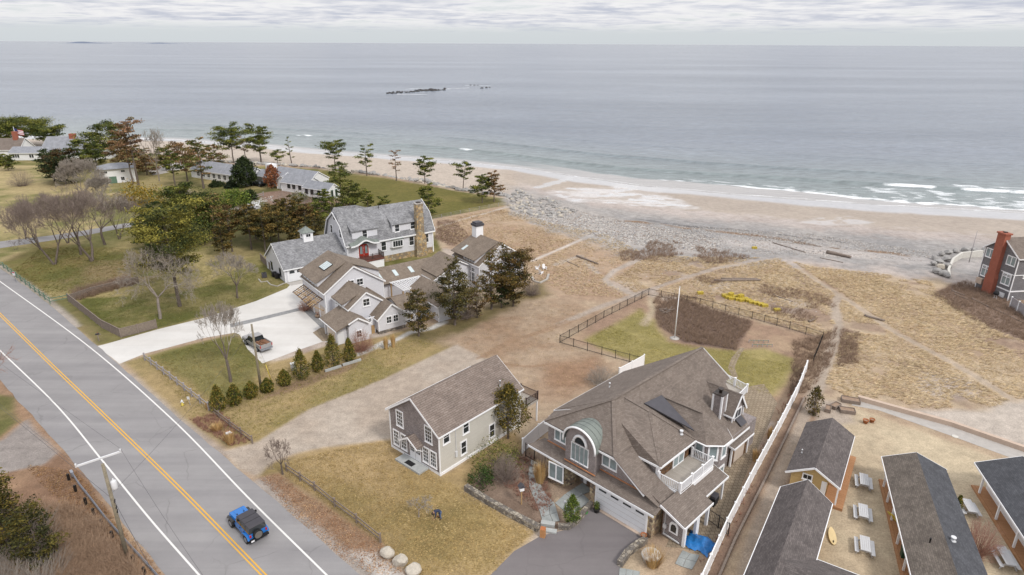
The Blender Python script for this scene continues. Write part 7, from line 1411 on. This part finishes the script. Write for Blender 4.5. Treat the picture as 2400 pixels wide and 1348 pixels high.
p = G(606, 436); j = thing('car', 'dark car parked under the white carport', 'car', (p.x, p.y, 0), R(150)); mb = MB(); frus(mb, (-2.2, 2.2, -.85, .85, .35), (-2.2, 2.15, -.9, .9, .9)); mb.build('body', 'car_dark', j); mb = MB(); frus(mb, (-1.6, 1.0, -.85, .85, .9), (-1.1, .4, -.68, .68, 1.45)); mb.build('cabin', 'glass', j)
for s_ in (-1, 1):
    for x in (1.4, -1.4): wheel(j, x, s_ * .8, .33, .22)
# ------------------------------------------------------------ person bending over the grass
def person(px, py, rz):
    me = bpy.data.meshes.new('person'); V = []; E = []; Rr = []
    def v(p, r): V.append(p); Rr.append(r); return len(V) - 1
    def chain(start, items):
        k = start
        for p_, r in items: n_ = v(p_, r); E.append((k, n_)); k = n_
        return k
    pel = v((0, 0, .88), .155); ch = chain(pel, [((.20, 0, .98), .15), ((.40, 0, 1.00), .165), ((.52, 0, .96), .12)]); hd = chain(ch, [((.60, 0, .93), .06), ((.68, 0, .89), .085), ((.76, 0, .84), .095), ((.80, 0, .80), .07)])
    for s_ in (-1, 1):
        chain(pel, [((-.02, s_ * .11, .80), .105), ((.06, s_ * .13, .46), .075), ((-.04, s_ * .14, .10), .05), ((.10, s_ * .15, .04), .05), ((.18, s_ * .15, .035), .035)])
        w_ = chain(ch, [((.50, s_ * .20, .92), .075), ((.54, s_ * .24, .64), .05), ((.62, s_ * .16, .40), .036), ((.66, s_ * .14, .30), .04)])
        for q, (dx, dy, L_) in enumerate(((.0, .035, .08), (.01, .012, .10), (.01, -.012, .095), (.0, -.034, .075))): chain(w_, [((.67 + dx, s_ * .14 + dy, .25), .011), ((.68 + dx * 2, s_ * .14 + dy * 1.1, .30 - L_), .009)])
        chain(w_, [((.70, s_ * .12, .27), .012), ((.73, s_ * .115, .23), .010)])
    me.from_pydata(V, E, []); o = obj('person', me, None, 'person in navy jacket and jeans bending over the dry lawn', 'person'); o.location = G(px, py); o.rotation_euler = (0, 0, rz)
    o.modifiers.new('skin', 'SKIN'); sk = me.skin_vertices[0].data
    for i, r in enumerate(Rr): sk[i].radius = (r, r)
    sk[0].use_root = True; ss = o.modifiers.new('sub', 'SUBSURF'); ss.levels = ss.render_levels = 2
    dg = bpy.context.evaluated_depsgraph_get(); m2 = bpy.data.meshes.new_from_object(o.evaluated_get(dg)); o.modifiers.clear(); o.data = m2
    for n_ in ('navy', 'denim', 'skin', 'boot', 'hair'): m2.materials.append(MATS[n_])
    for f in m2.polygons:
        c = f.center; f.use_smooth = True
        f.material_index = 3 if c.z < .13 and c.x < .3 else 1 if (c.x < .1 and c.z < .92) else 2 if (c.z < .42 and c.x > .45) else 4 if c.x > .66 and c.z > .8 else 2 if c.x > .58 and c.z > .7 else 0
    hair = MB().lathe((.72, 0, .86), [(.02, -.10), (.10, -.06), (.118, 0), (.10, .07), (.02, .11)], 12).build('hair', 'hair', o); return o
person(1032, 1216, R(-150))
rk = thing('garden_rake', 'long handled garden tool standing beside the bending person', 'tool', G(1024, 1212)); MB().bar((0, 0, .05), (-.15, .1, 1.35), .035, .035).build('handle', 'wood_new', rk); MB().bar((-.18, -.08, .05), (.18, .1, .05), .03, .05).build('head', 'terracotta', rk)
bare_tree(982, 1212, 1165, 34, 80, 'small sprawling bare shrub on the dry lawn near the bending person', 'twig_grey', 'bark_pale', .07, 'bare_shrub', 'shrub', depth_=4, wide=1.1, up=-.1)
# ------------------------------------------------------------ street furniture
P1 = G(300, 1312); pl = thing('utility_pole', 'tall wooden utility pole with white crossarm and transformer beside the guardrail', 'utility pole', P1); hp = 9.4
MB().tube([(0, 0, -.2), (0, 0, hp * .5), (-.05, 0, hp)], [.17, .15, .12], 10).build('pole', 'wood_pole', pl)
c0 = G(176, 1094, hp - .45) - P1; c1 = G(284, 1058, hp - .45) - P1; MB().bar((c0.x, c0.y, hp - .45), (c1.x, c1.y, hp - .45), .12, .14).build('crossarm', 'white_metal', pl)
for c in (c0, c1): MB().lathe((c.x * .97, c.y * .97, hp - .38), [(.05, 0), (.09, .05), (.05, .1), (.09, .15), (.04, .22)], 8).build('insulator', 'white_metal', pl)
MB().lathe((.36, .1, hp - 2.4), [(.02, 0), (.2, .02), (.22, .1), (.22, .72), (.16, .8), (.05, .84), (.04, .98)], 14).build('transformer', 'white_metal', pl); MB().bar((0, 0, hp - 1.9), (.3, .08, hp - 1.9), .08, .12).build('bracket', 'steel', pl)
for z in (hp - 3.4, hp - 4.0, hp - 4.4): MB().tube([(.1, .12, z), (.2, -.1, z - .15)], .05, 6).build('cable_clamp', 'rubber', pl)
P2 = G(613, 918); p2 = thing('utility_pole', 'bare wooden utility pole rising from the arborvitae row', 'utility pole', P2); h2 = rise(P2, 760); MB().tube([(0, 0, -.2), (0, 0, h2)], [.16, .11], 10).build('pole', 'wood_pole', p2)
def cable(lb, a, b, sag, r=.011):
    a = Vector(a); b = Vector(b); pts = [a.lerp(b, k / 20) - Vector((0, 0, sag * 4 * (k / 20) * (1 - k / 20))) for k in range(21)]; MB().tube([q - a for q in pts], r, 4, False).build('power_cable', 'membrane', None, lb, 'cable').location = a
rdv = (yl[30] - yl[20]).normalized() if len(yl) > 30 else Vector((.7, -.7, 0)); q1 = G(-560, 520); q0 = G(620, 1900)
cable('upper cable from the crossarm end along the road', P1 + Vector((c1.x, c1.y, hp - .2)), q1 + Vector((c1.x, c1.y, hp - .2)), .9); cable('upper cable from the other crossarm end', P1 + Vector((c0.x, c0.y, hp - .2)), q1 + Vector((c0.x, c0.y, hp - .2)), .9)
cable('crossarm cable leading off below the road', P1 + Vector((c1.x, c1.y, hp - .2)), q0 + Vector((c1.x, c1.y, hp - .2)), .6); cable('thick cable bundle low on the transformer pole', P1 + Vector((.1, 0, hp - 3.4)), q1 + Vector((.1, 0, hp - 3.4)), .8, .018); cable('thick cable bundle leading off below the road', P1 + Vector((.1, 0, hp - 3.4)), q0 + Vector((.1, 0, hp - 3.4)), .8, .018)
cable('service cable crossing the road to the bare pole', P1 + Vector((0, 0, hp - 2.8)), P2 + Vector((0, 0, h2 - .6)), .7); cable('guy wire down to the yellow marker', P2 + Vector((0, 0, h2 * .8)), G(640, 888), .0)
gw = thing('marker_post', 'yellow guy wire guard beside the bare pole', 'marker', G(636, 893)); MB().tube([(0, 0, 0), (-.5, .2, 2.2)], .05, 8).build('sleeve', 'yellow', gw)
# guardrail
gp = [G(*p) for p in ((172, 1122), (188, 1148), (212, 1178), (250, 1228), (300, 1285), (350, 1340), (420, 1420))]; gr = thing('guardrail', 'galvanised steel guardrail on dark block posts along the road edge', 'guardrail', gp[0]); Q = walk(gp, 1.9)
for i, p in enumerate(Q):
    c = p - gp[0]; d = (Q[min(i + 1, len(Q) - 1)] - Q[max(i - 1, 0)]).normalized(); n_ = Vector((d.y, -d.x, 0)) * -1; MB().prism([(c.x + n_.x * -.35 + x, c.y + n_.y * -.35 + y) for x, y in ((-.09, -.09), (.09, -.09), (.09, .09), (-.09, .09))], 0, .72).build('post', 'black_metal', gr)
    if i < len(Q) - 1:
        e = Q[i + 1] - gp[0]; mb = MB()
        for z, of in ((.50, .0), (.59, .05), (.68, .0), (.76, .05)): mb.bar(c + Vector((0, 0, z)) + n_ * of, e + Vector((0, 0, z)) + n_ * of, .03, .11)
        mb.build('rail', 'steel', gr)
MB().box(-.35, .25, -.12, .12, .35, .85).build('end_terminal', 'steel', gr).rotation_euler = (0, 0, R(-45))
def small(name, label, cat, px, py, parts, rz=0., group=None):
    rt = thing(name, label, cat, at(px, py), rz, group)
    for n_, mt, mb in parts: mb.build(n_, mt, rt)
    return rt
def mailbox(px, py, rz, lb, mt): 
    b = MB().extr([(-.1, 0), (.1, 0), (.1, .12), (.06, .2), (-.06, .2), (-.1, .12)], 'a', -.25, .25); b.v = [(x, y, z + 1.05) for x, y, z in b.v]
    small('mailbox', lb, 'mailbox', px, py, (('post', 'white' if mt != 'black_metal' else 'wood_weathered', MB().box(-.06, .06, -.06, .06, 0, 1.06).box(-.06, .4, -.05, .05, .95, 1.05)), ('box', mt, b), ('flag', 'red_lamp', MB().box(.0, .1, .1, .112, 1.1, 1.3))), rz)
mailbox(232, 800, R(40), 'dark mailbox on a post at the shell driveway mouth', 'black_metal'); mailbox(538, 1036, R(45), 'white mailbox beside the straw grass at the gravel entrance', 'white_metal')
small('fire_hydrant', 'white and yellow fire hydrant on the road verge', 'hydrant', 428, 950, (('barrel', 'yellow', MB().lathe((0, 0, 0), [(.17, 0), (.17, .06), (.12, .08), (.12, .45)], 12)), ('bonnet', 'white_metal', MB().lathe((0, 0, .45), [(.15, 0), (.15, .08), (.12, .16), (.05, .24), (.03, .3)], 12)), ('nozzle', 'white_metal', MB().tube([(-.2, 0, .36), (.2, 0, .36)], .06, 10))))
small('marker_sign', 'thin tilted white marker post by the hydrant', 'sign', 446, 950, (('post', 'wood_grey', MB().bar((0, 0, 0), (-.12, .1, .8), .05, .05)), ('plate', 'white_metal', MB().box(-.28, .02, .06, .09, .75, 1.1))))
small('road_sign', 'small white and red notice on the green fence', 'sign', 38, 662, (('post', 'steel', MB().bar((0, 0, 0), (0, 0, 1.6), .05, .05)), ('plate', 'white_metal', MB().box(-.3, .3, -.04, -.02, 1.3, 2.0)), ('red_band', 'flag_red', MB().box(-.26, .26, -.05, -.041, 1.75, 1.95))), R(-15))
small('utility_box', 'white utility cabinet beside the large arborvitae', 'utility box', 688, 866, (('cabinet', 'white_metal', MB().box(-.3, .3, -.25, .25, 0, .85)), ('lid', 'white_metal', MB().box(-.33, .33, -.28, .28, .85, .92))), R(30))
for px, py, lb in ((650, 652, 'black air conditioner unit nearest the garage corner'), (643, 648, 'black air conditioner unit beside its twin at the garage'), (620, 650, 'grey air conditioner unit on the gravel bed edge')): small('air_conditioner', lb, 'air conditioner', px, py, (('case', 'black_metal' if 'black' in lb else 'membrane', MB().box(-.4, .4, -.4, .4, .05, .85)), ('fan_grille', 'rubber', MB().lathe((0, 0, .85), [(.34, 0), (.34, .03)], 16))), R(30))
low_wall('stone_edging', 'curved pale stone edging around the air conditioners', [(606, 655), (612, 662), (626, 660), (634, 668), (650, 672), (668, 664)], .14, .16, 'concrete', 'edging')
small('flagpole', 'tall white flagpole in the fenced garden', 'flagpole', 1581, 793, (('pole', 'white', MB().tube([(0, 0, 0), (0, 0, rise(G(1581, 793), 674))], [.09, .05], 10)), ('finial', 'white_metal', MB().lathe((0, 0, rise(G(1581, 793), 674)), [(.02, 0), (.09, .06), (.09, .12), (.02, .18)], 10)), ('base_collar', 'concrete', MB().lathe((0, 0, 0), [(.7, 0), (.7, .05), (.2, .08)], 16))))
small('flagpole', 'thin pale flagpole beyond the curved seawall', 'flagpole', 2271, 615, (('pole', 'wood_grey', MB().tube([(0, 0, 0), (0, 0, 6.6)], [.08, .04], 8)),))
fl = small('flagpole', 'white flagpole flying a striped flag beside the far left house', 'flagpole', 46, 356, (('pole', 'white', MB().tube([(0, 0, 0), (0, 0, 9.5)], [.1, .06], 8)),)); fw = MB(); fr2 = MB(); fb = MB(); nx_f = 8
for r_i in range(7):
    for i in range(nx_f):
        x0, x1 = i / nx_f * 3.2, (i + 1) / nx_f * 3.2; zf = lambda x: -.28 * x + .06 * math.sin(x * 3); yf = lambda x: .18 * math.sin(x * 2.6); z1 = 8.9 - r_i * .28; (fr2 if r_i % 2 == 0 else fw).add([(x0 + .1, yf(x0), z1 - .28 + zf(x0)), (x1 + .1, yf(x1), z1 - .28 + zf(x1)), (x1 + .1, yf(x1), z1 + zf(x1)), (x0 + .1, yf(x0), z1 + zf(x0))], [(0, 1, 2, 3)])
for i in range(3): x0, x1 = i * .42, i * .42 + .42; fb.add([(x0 + .1, yf(x0) - .03, 7.8 + zf(x0)), (x1 + .1, yf(x1) - .03, 7.8 + zf(x1)), (x1 + .1, yf(x1) - .03, 8.9 + zf(x1)), (x0 + .1, yf(x0) - .03, 8.9 + zf(x0))], [(0, 1, 2, 3)])
f0 = fw.build('flag', 'white', fl); fr2.build('stripe', 'flag_red', f0); fb.build('canton', 'flag_blue', f0)
# ------------------------------------------------------------ picnic tables, boards and garden things
def picnic(px, py, ang, lb, ln=1.95):
    rt = thing('picnic_table', lb, 'picnic table', G(px, py), R(ang)); h = ln / 2
    for k in range(5): MB().box(-.38 + k * .155, -.38 + k * .155 + .14, -h, h, .72, .76).build('top_plank', 'table_grey', rt)
    for s_ in (-1, 1):
        b = MB().box(s_ * .62 - .15 if s_ < 0 else .47, s_ * .62 + .0 + (.15 if s_ < 0 else .15), -h, h, .42, .46); b.build('bench', 'table_grey', rt)
        for y in (-h + .3, h - .3): MB().bar((s_ * .2, y, .72), (s_ * .62, y, 0), .09, .04, (0, 1, 0)).build('leg', 'table_grey', rt)
    for y in (-h + .3, h - .3): MB().bar((-.72, y + .04, .40), (.72, y + .04, .40), .04, .09).build('cross_beam', 'table_grey', rt)
    return rt
for px, py, an, lb in ((2022, 1138, -24, 'grey picnic table beside the orange porch of the yellow cottage'), (2020, 1212, -24, 'grey picnic table between two others in the gravel court'), (2024, 1290, -24, 'grey picnic table next to the cream surfboard'), (2268, 1200, -15, 'grey picnic table by the dark porch roof and arborvitae'), (2352, 1318, -15, 'long grey picnic table in front of the right porch')): picnic(px, py, an, lb, 1.9 if py != 1318 else 2.3)
def board(px, py, rz, lb, mt, ln, wd, z, tilt=0.):
    pf = [(ln / 2 * math.cos(t) * (1.0), wd / 2 * math.sin(t) * (1 - .12 * math.cos(t))) for t in [2 * math.pi * k / 24 for k in range(24)]]; mb = MB().prism(pf, 0, .06); o = mb.build('surfboard', mt, None, lb, 'surfboard'); o.location = G(px, py) + Vector((0, 0, z)); o.rotation_euler = (tilt, 0, rz)
    fn = MB().box(-ln / 2 + .2, -ln / 2 + .45, -.01, .01, .06, .2).build('fin', 'membrane', o)
board(1950, 1258, R(70), 'cream surfboard lying on the gravel beside the dark roof', 'board_cream', 2.3, .66, .08, R(12)); board(2100, 1235, R(100), 'yellow surfboard leaning under the long porch eave', 'yellow', 2.6, .6, .6, R(70)); board(1915, 968, R(70), 'pale striped surfboard standing by the planters', 'board_cream', 2.2, .5, .5, R(80))
def planter(px, py, rz, lb, ln, wd):
    rt = thing('planter_box', lb, 'planter', G(px, py), R(rz)); 
    for s_ in (-1, 1): MB().box(-ln / 2, ln / 2, s_ * wd / 2 - .03, s_ * wd / 2 + .03, 0, .45).build('side_board', 'wood_weathered', rt); MB().box(s_ * ln / 2 - .03, s_ * ln / 2 + .03, -wd / 2 + .03, wd / 2 - .03, 0, .45).build('end_board', 'wood_weathered', rt)
    MB().box(-ln / 2 + .03, ln / 2 - .03, -wd / 2 + .03, wd / 2 - .03, .02, .36).build('soil', 'twig_dark', rt)
planter(1993, 942, -20, 'large grey raised planter box at the promenade end', 2.0, 1.0); planter(1985, 966, -15, 'planter box with brown soil beside the bare sand', 1.6, .9); planter(1957, 955, 35, 'narrow planter box behind the others', 1.3, .7); planter(1940, 962, 60, 'small planter box near the surfboard', 1.2, .6)
for px, py, r, lb in ((2028, 992, .3, 'terracotta pot on the bare sand'), (2043, 990, .28, 'second terracotta pot beside its twin'), (1508, 1262, .26, 'terracotta pot at the garage corner')): small('flower_pot', lb, 'pot', px, py, (('pot', 'terracotta', MB().lathe((0, 0, 0), [(r * .7, 0), (r, .38), (r * 1.1, .38), (r * 1.1, .45), (r * .9, .45), (r * .85, .3)], 14)), ('soil', 'twig_dark', MB().lathe((0, 0, .3), [(r * .84, 0), (r * .84, .04)], 14))))
pt = small('potted_shrub', 'small round shrub in black pot left of the garage door', 'pot plant', 1398, 1200, (('pot', 'black_metal', MB().lathe((0, 0, 0), [(.22, 0), (.3, .32), (.33, .32), (.3, .38)], 12)),)); rg = np.random.RandomState(9); v = rg.normal(size=(700, 3)); v /= np.linalg.norm(v, axis=1, keepdims=True); v *= rg.random((700, 1)) ** .4 * np.array([.3, .3, .42]); v[:, 2] += .72; obj('foliage', leafmesh('foliage', v, .09, leafcols(700, BRIGHT, rg, None, .2, .9), rg, .5, 1.), pt)
small('round_cover', 'round white tank cover on a stone base in the straw grass', 'tank cover', 1525, 1312, (('base', 'concrete', MB().lathe((0, 0, 0), [(.68, 0), (.66, .45)], 18)), ('lid', 'stone_white', MB().lathe((0, 0, .45), [(.78, 0), (.82, .08), (.76, .2), (.5, .28), (.05, .3)], 20))))
tb = MB(); g = random.Random(4); k = 14; V = []; F = []
for i in range(k + 1):
    for jx in range(k + 1):
        u = i / k * 2 - 1; w2 = jx / k * 2 - 1; r_ = max(abs(u), abs(w2)); V.append((u * 1.25 + g.uniform(-.05, .05) + .12 * math.sin(w2 * 4), w2 * 1.0 + g.uniform(-.05, .05) + .12 * math.sin(u * 5), max(.03, .34 * (1 - r_ ** 2) * (1.2 + .5 * math.sin(u * 3 + w2 * 2)) + .10 * abs(math.sin(u * 7 + w2 * 3)) + g.uniform(0, .07))))
for i in range(k):
    for jx in range(k): a = i * (k + 1) + jx; F.append((a, a + k + 1, a + k + 2, a + 1))
o = tb.add(V, F, True).build('blue_tarp', 'tarp_blue', None, 'crumpled bright blue tarpaulin on the paving by the arched porch', 'tarp'); o.location = G(1638, 1275); o.rotation_euler = (0, 0, R(-40))
small('cardboard_box', 'tall brown cardboard carton by the granite steps', 'box', 1272, 1258, (('carton', 'orange_tan', MB().box(-.22, .22, -.18, .18, 0, .85)), ('flap', 'terracotta', MB().slab([(-.22, -.18, .86), (.22, -.18, .86), (.22, .2, .95), (-.22, .2, .95)], .02))), R(-20))
small('soil_bag', 'green and white plastic garden bag beside the cone shrub', 'bag', 1368, 1204, (('bag', 'green_bag', MB().lathe((0, 0, 0), [(.3, 0), (.38, .06), (.36, .13), (.1, .17)], 10, True, 1.2, .7)), ('label_patch', 'white', MB().box(-.15, .15, -.1, .1, .165, .18))), R(30))
small('birdhouse', 'white birdhouse with dark gabled top on a wooden post in the bed', 'birdhouse', 1222, 1182, (('post', 'wood_new', MB().box(-.05, .05, -.05, .05, 0, 1.6)), ('house_box', 'white', MB().box(-.2, .2, -.2, .2, 1.6, 2.0)), ('roof', 'membrane', MB().extr([(-.3, 1.98), (0, 2.3), (.3, 1.98)], 'b', -.28, .28))), R(20))
small('garden_lamp', 'slim post lamp beside the cone shrub', 'lamp', 1323, 1205, (('post', 'gutter', MB().tube([(0, 0, 0), (0, 0, 1.2)], .03, 8)), ('lantern', 'white_metal', MB().lathe((0, 0, 1.2), [(.05, 0), (.11, .05), (.11, .22), (.03, .3)], 10))))
small('path_lamp', 'black post lamp beside the lane in the pines', 'lamp', 535, 514, (('post', 'black_metal', MB().tube([(0, 0, 0), (0, 0, 2.6)], .06, 8)), ('lantern', 'black_metal', MB().lathe((0, 0, 2.6), [(.08, 0), (.3, .1), (.3, .4), (.05, .55)], 10))))
small('barbecue', 'covered dark grill by the arched porch gate', 'grill', 1672, 1182, (('body', 'rubber', MB().box(-.45, .45, -.28, .28, .3, .85)), ('hood', 'membrane', MB().extr([(-.28, .85), (.28, .85), (.24, 1.1), (-.24, 1.1)], 'a', -.42, .42)), ('leg', 'black_metal', MB().box(-.42, .42, -.24, .24, 0, .3))), R(50))
small('grill', 'round black kettle grill at the brick chimney foot', 'grill', 2331, 702, (('bowl', 'rubber', MB().lathe((0, 0, .8), [(.1, 0), (.42, .15), (.45, .35), (.42, .5), (.1, .68)], 14)), ('stand', 'white_metal', MB().bar((-.35, 0, 0), (-.1, 0, .85), .04, .04).bar((.35, 0, 0), (.1, 0, .85), .04, .04).bar((-.36, 0, .3), (.36, 0, .3), .04, .04))))
small('rubbish_bin', 'dark green wheeled bin under the long porch', 'bin', 2118, 1308, (('body', 'bin_green', MB().prism([(-.28, -.3), (.28, -.3), (.28, .3), (-.28, .3)], 0, .95)), ('lid', 'bin_green', MB().box(-.31, .31, -.34, .34, .95, 1.02))), R(-20))
small('manhole_cover', 'pale round cover set in the concrete promenade', 'cover', 2238, 1023, (('ring', 'stone_white', MB().lathe((0, 0, .015), [(.34, 0), (.34, .02), (.28, .03)], 18)),))
small('stone_planter', 'round planter with red-brown plants beside the garage doors', 'planter', 745, 744, (('pot', 'twig_dark', MB().lathe((0, 0, 0), [(.3, 0), (.42, .4), (.36, .42)], 12)), ('dry_stems', 'twig_red', MB().tube([(0, 0, .4), (.2, .1, .9)], .05, 5).tube([(0, 0, .4), (-.2, .1, .85)], .05, 5).tube([(0, 0, .4), (.02, -.2, .95)], .05, 5))))
shrub_bare(716, 728, 700, 18, 240, 'reddish dry shrub at the corner of the timber brackets', 'twig_red', 160); shrub_bare(1000, 700, 668, 22, 241, 'brown climbing stems on the trellis post', 'twig_dark', 160)
def adirondack(px, py, rz, lb, s=1.):
    rt = thing('garden_chair', lb, 'chair', at(px, py), R(rz)); rt.scale = (s,) * 3
    MB().slab([(-.28, .25, .38), (.28, .25, .38), (.28, -.3, .26), (-.28, -.3, .26)], .04).build('seat', 'white', rt)
    for k in range(5): MB().bar((-.22 + k * .11, -.28, .26), (-.26 + k * .13, -.62, 1.0 + .06 * (2 - abs(k - 2))), .09, .02, (0, 1, 0)).build('back_slat', 'white', rt)
    for s_ in (-1, 1): MB().box(s_ * .36 - .07, s_ * .36 + .07, -.35, .35, .55, .58).build('armrest', 'white', rt); MB().box(s_ * .34 - .03, s_ * .34 + .03, .22, .3, 0, .55).build('leg', 'white', rt); MB().bar((s_ * .3, .25, .3), (s_ * .3, -.55, .0), .04, .12).build('leg', 'white', rt)
for px, py, rz, lb in ((1258, 632, 100, 'white garden chair at the fire ring, back to the cedars'), (1268, 642, -40, 'white garden chair at the fire ring, facing the dune'), (1276, 632, 200, 'white garden chair at the fire ring, nearest the log')): adirondack(px, py, rz, lb, .9)
for px, py, rz, lb in ((589, 486, 60, 'white lounge chair by the lane end'), (602, 484, 120, 'second white lounge chair by the stone slope')): adirondack(px, py, rz, lb, 1.6)
low_wall('fire_ring', 'ring of pale stones beside the white garden chairs', [(1246, 650), (1252, 660), (1266, 664), (1282, 656), (1286, 644)], .2, .4, 'rubble', 'stone ring')
# driftwood and traps
def log(lb, a, b, r, mt='wood_weathered', name='driftwood_log'):
    p, q = at(*a), at(*b); d = q - p; k = 6; pts = [d * i / k + Vector((rnd.uniform(-.06, .06), rnd.uniform(-.06, .06), r * .8)) for i in range(k + 1)]; o = MB().tube(pts, [r * (1.0 - .35 * i / k) * rnd.uniform(.9, 1.08) for i in range(k + 1)], 8).build(name, mt, None, lb, 'log'); o.location = p; return o
for lb, a, b, r in (('grey driftwood log near the white sand path', (1352, 602), (1402, 620), .22), ('thin bleached branch beside the driftwood log', (1330, 614), (1358, 626), .09), ('long straight pole lying on the upper beach', (1812, 570), (1887, 592), .12), ('thick tan beached log on the pale sand', (1938, 594), (1994, 606), .40), ('thin stick below the thick beached log', (1922, 605), (1976, 616), .09), ('long split driftwood trunk on the dune', (1674, 660), (1782, 658), .25), ('second trunk touching the long split driftwood', (1690, 655), (1776, 655), .2), ('short paired log in the open dune grass', (2026, 742), (2074, 754), .22), ('bleached branch in the brush by the yellow traps', (1812, 692), (1858, 708), .10), ('grey plank leaning on the bank below the beach house', (2236, 690), (2270, 704), .14), ('long pale pole on the dark brush bank', (2275, 700), (2320, 722), .12), ('long thin pole continuing down the brush bank', (2322, 722), (2400, 758), .10), ('upper grey plank among the bank driftwood', (2230, 682), (2262, 694), .13), ('short stump beside the garden path scrub', (1896, 756), (1908, 750), .18), ('weathered beam at the curved path end', (1740, 607), (1756, 604), .18)): log(lb, a, b, r)
sh = thing('driftwood_shelter', 'small grey driftwood crib in the fenced brush', 'timber frame', at(1558, 735))
for k in range(9): a = rnd.uniform(0, 3.1); x, y = rnd.uniform(-1, 1), rnd.uniform(-.6, .6); MB().bar((x, y, rnd.uniform(.05, .7)), (x + math.cos(a) * 1.4, y + math.sin(a) * 1.0, rnd.uniform(.05, .9)), .1, .09).build('beam', 'wood_weathered', sh)
gb = thing('plant_support', 'low grey wire and wood plant frame on the dry garden', 'frame', at(1782, 808))
for y in (-.7, .7):
    MB().bar((-1.4, y, .35), (1.4, y, .35), .05, .06).build('rail', 'wood_green', gb)
    for x in (-1.4, -.7, 0, .7, 1.4): MB().box(x - .04, x + .04, y - .04, y + .04, 0, .45).build('stake', 'wood_grey', gb)
tm_ = MB(); X_, Y_, Z_ = .46, .28, .2
for y in (-Y_, Y_):
    for z in (.02, 2 * Z_): tm_.bar((-X_, y, z), (X_, y, z), .06, .06)
for x in (-X_, X_, 0):
    for z in (.02, 2 * Z_): tm_.bar((x, -Y_, z), (x, Y_, z), .06, .06)
    for y in (-Y_, Y_): tm_.bar((x, y, 0), (x, y, 2 * Z_), .06, .06)
for k in range(6): x = -X_ + .08 + k * .15; tm_.bar((x, -Y_, 2 * Z_), (x, Y_, 2 * Z_), .035, .03).bar((x, -Y_ - .005, 0), (x, -Y_ - .005, 2 * Z_), .035, .03)
for k in range(4): y = -Y_ + .1 + k * .12; tm_.bar((-X_, y, 2 * Z_ + .01), (X_, y, 2 * Z_ + .01), .03, .03)
tmesh = tm_.mesh('lobster_trap', 'yellow'); net = MB().box(-X_ + .04, X_ - .04, -Y_ + .04, Y_ - .04, .03, 2 * Z_ - .04).mesh('net', 'yellow')
for px, py, rz in ((1641, 689, 5), (1699, 695, 10), (1706, 699, 20), (1714, 702, -5), (1722, 698, 15), (1730, 704, 5), (1738, 706, 20), (1746, 703, -8), (1754, 707, 12), (1762, 711, 0), (1772, 713, 10), (1783, 716, 8), (1792, 719, 5), (1821, 729, 12), (1768, 583, 5), (1712, 697, 40), (1735, 701, 30)):
    lb = 'yellow wire lobster trap in the row dumped behind the black fence'
    if px == 1641: lb = 'single yellow trap apart from the row, near the flagpole'
    if px == 1821: lb = 'single yellow trap at the brush end of the row'
    if px == 1768: lb = 'small orange-yellow crate washed up on the cobbles'
    p = at(px, py); o = obj('lobster_trap', tmesh, None, lb, 'lobster trap', 'yellow traps in the row' if 'row dumped' in lb else None); o.location = p + Vector((0, 0, .42 if rz in (30, 40) else .0)); o.rotation_euler = (0, 0, R(rz)); obj('net', net, o)
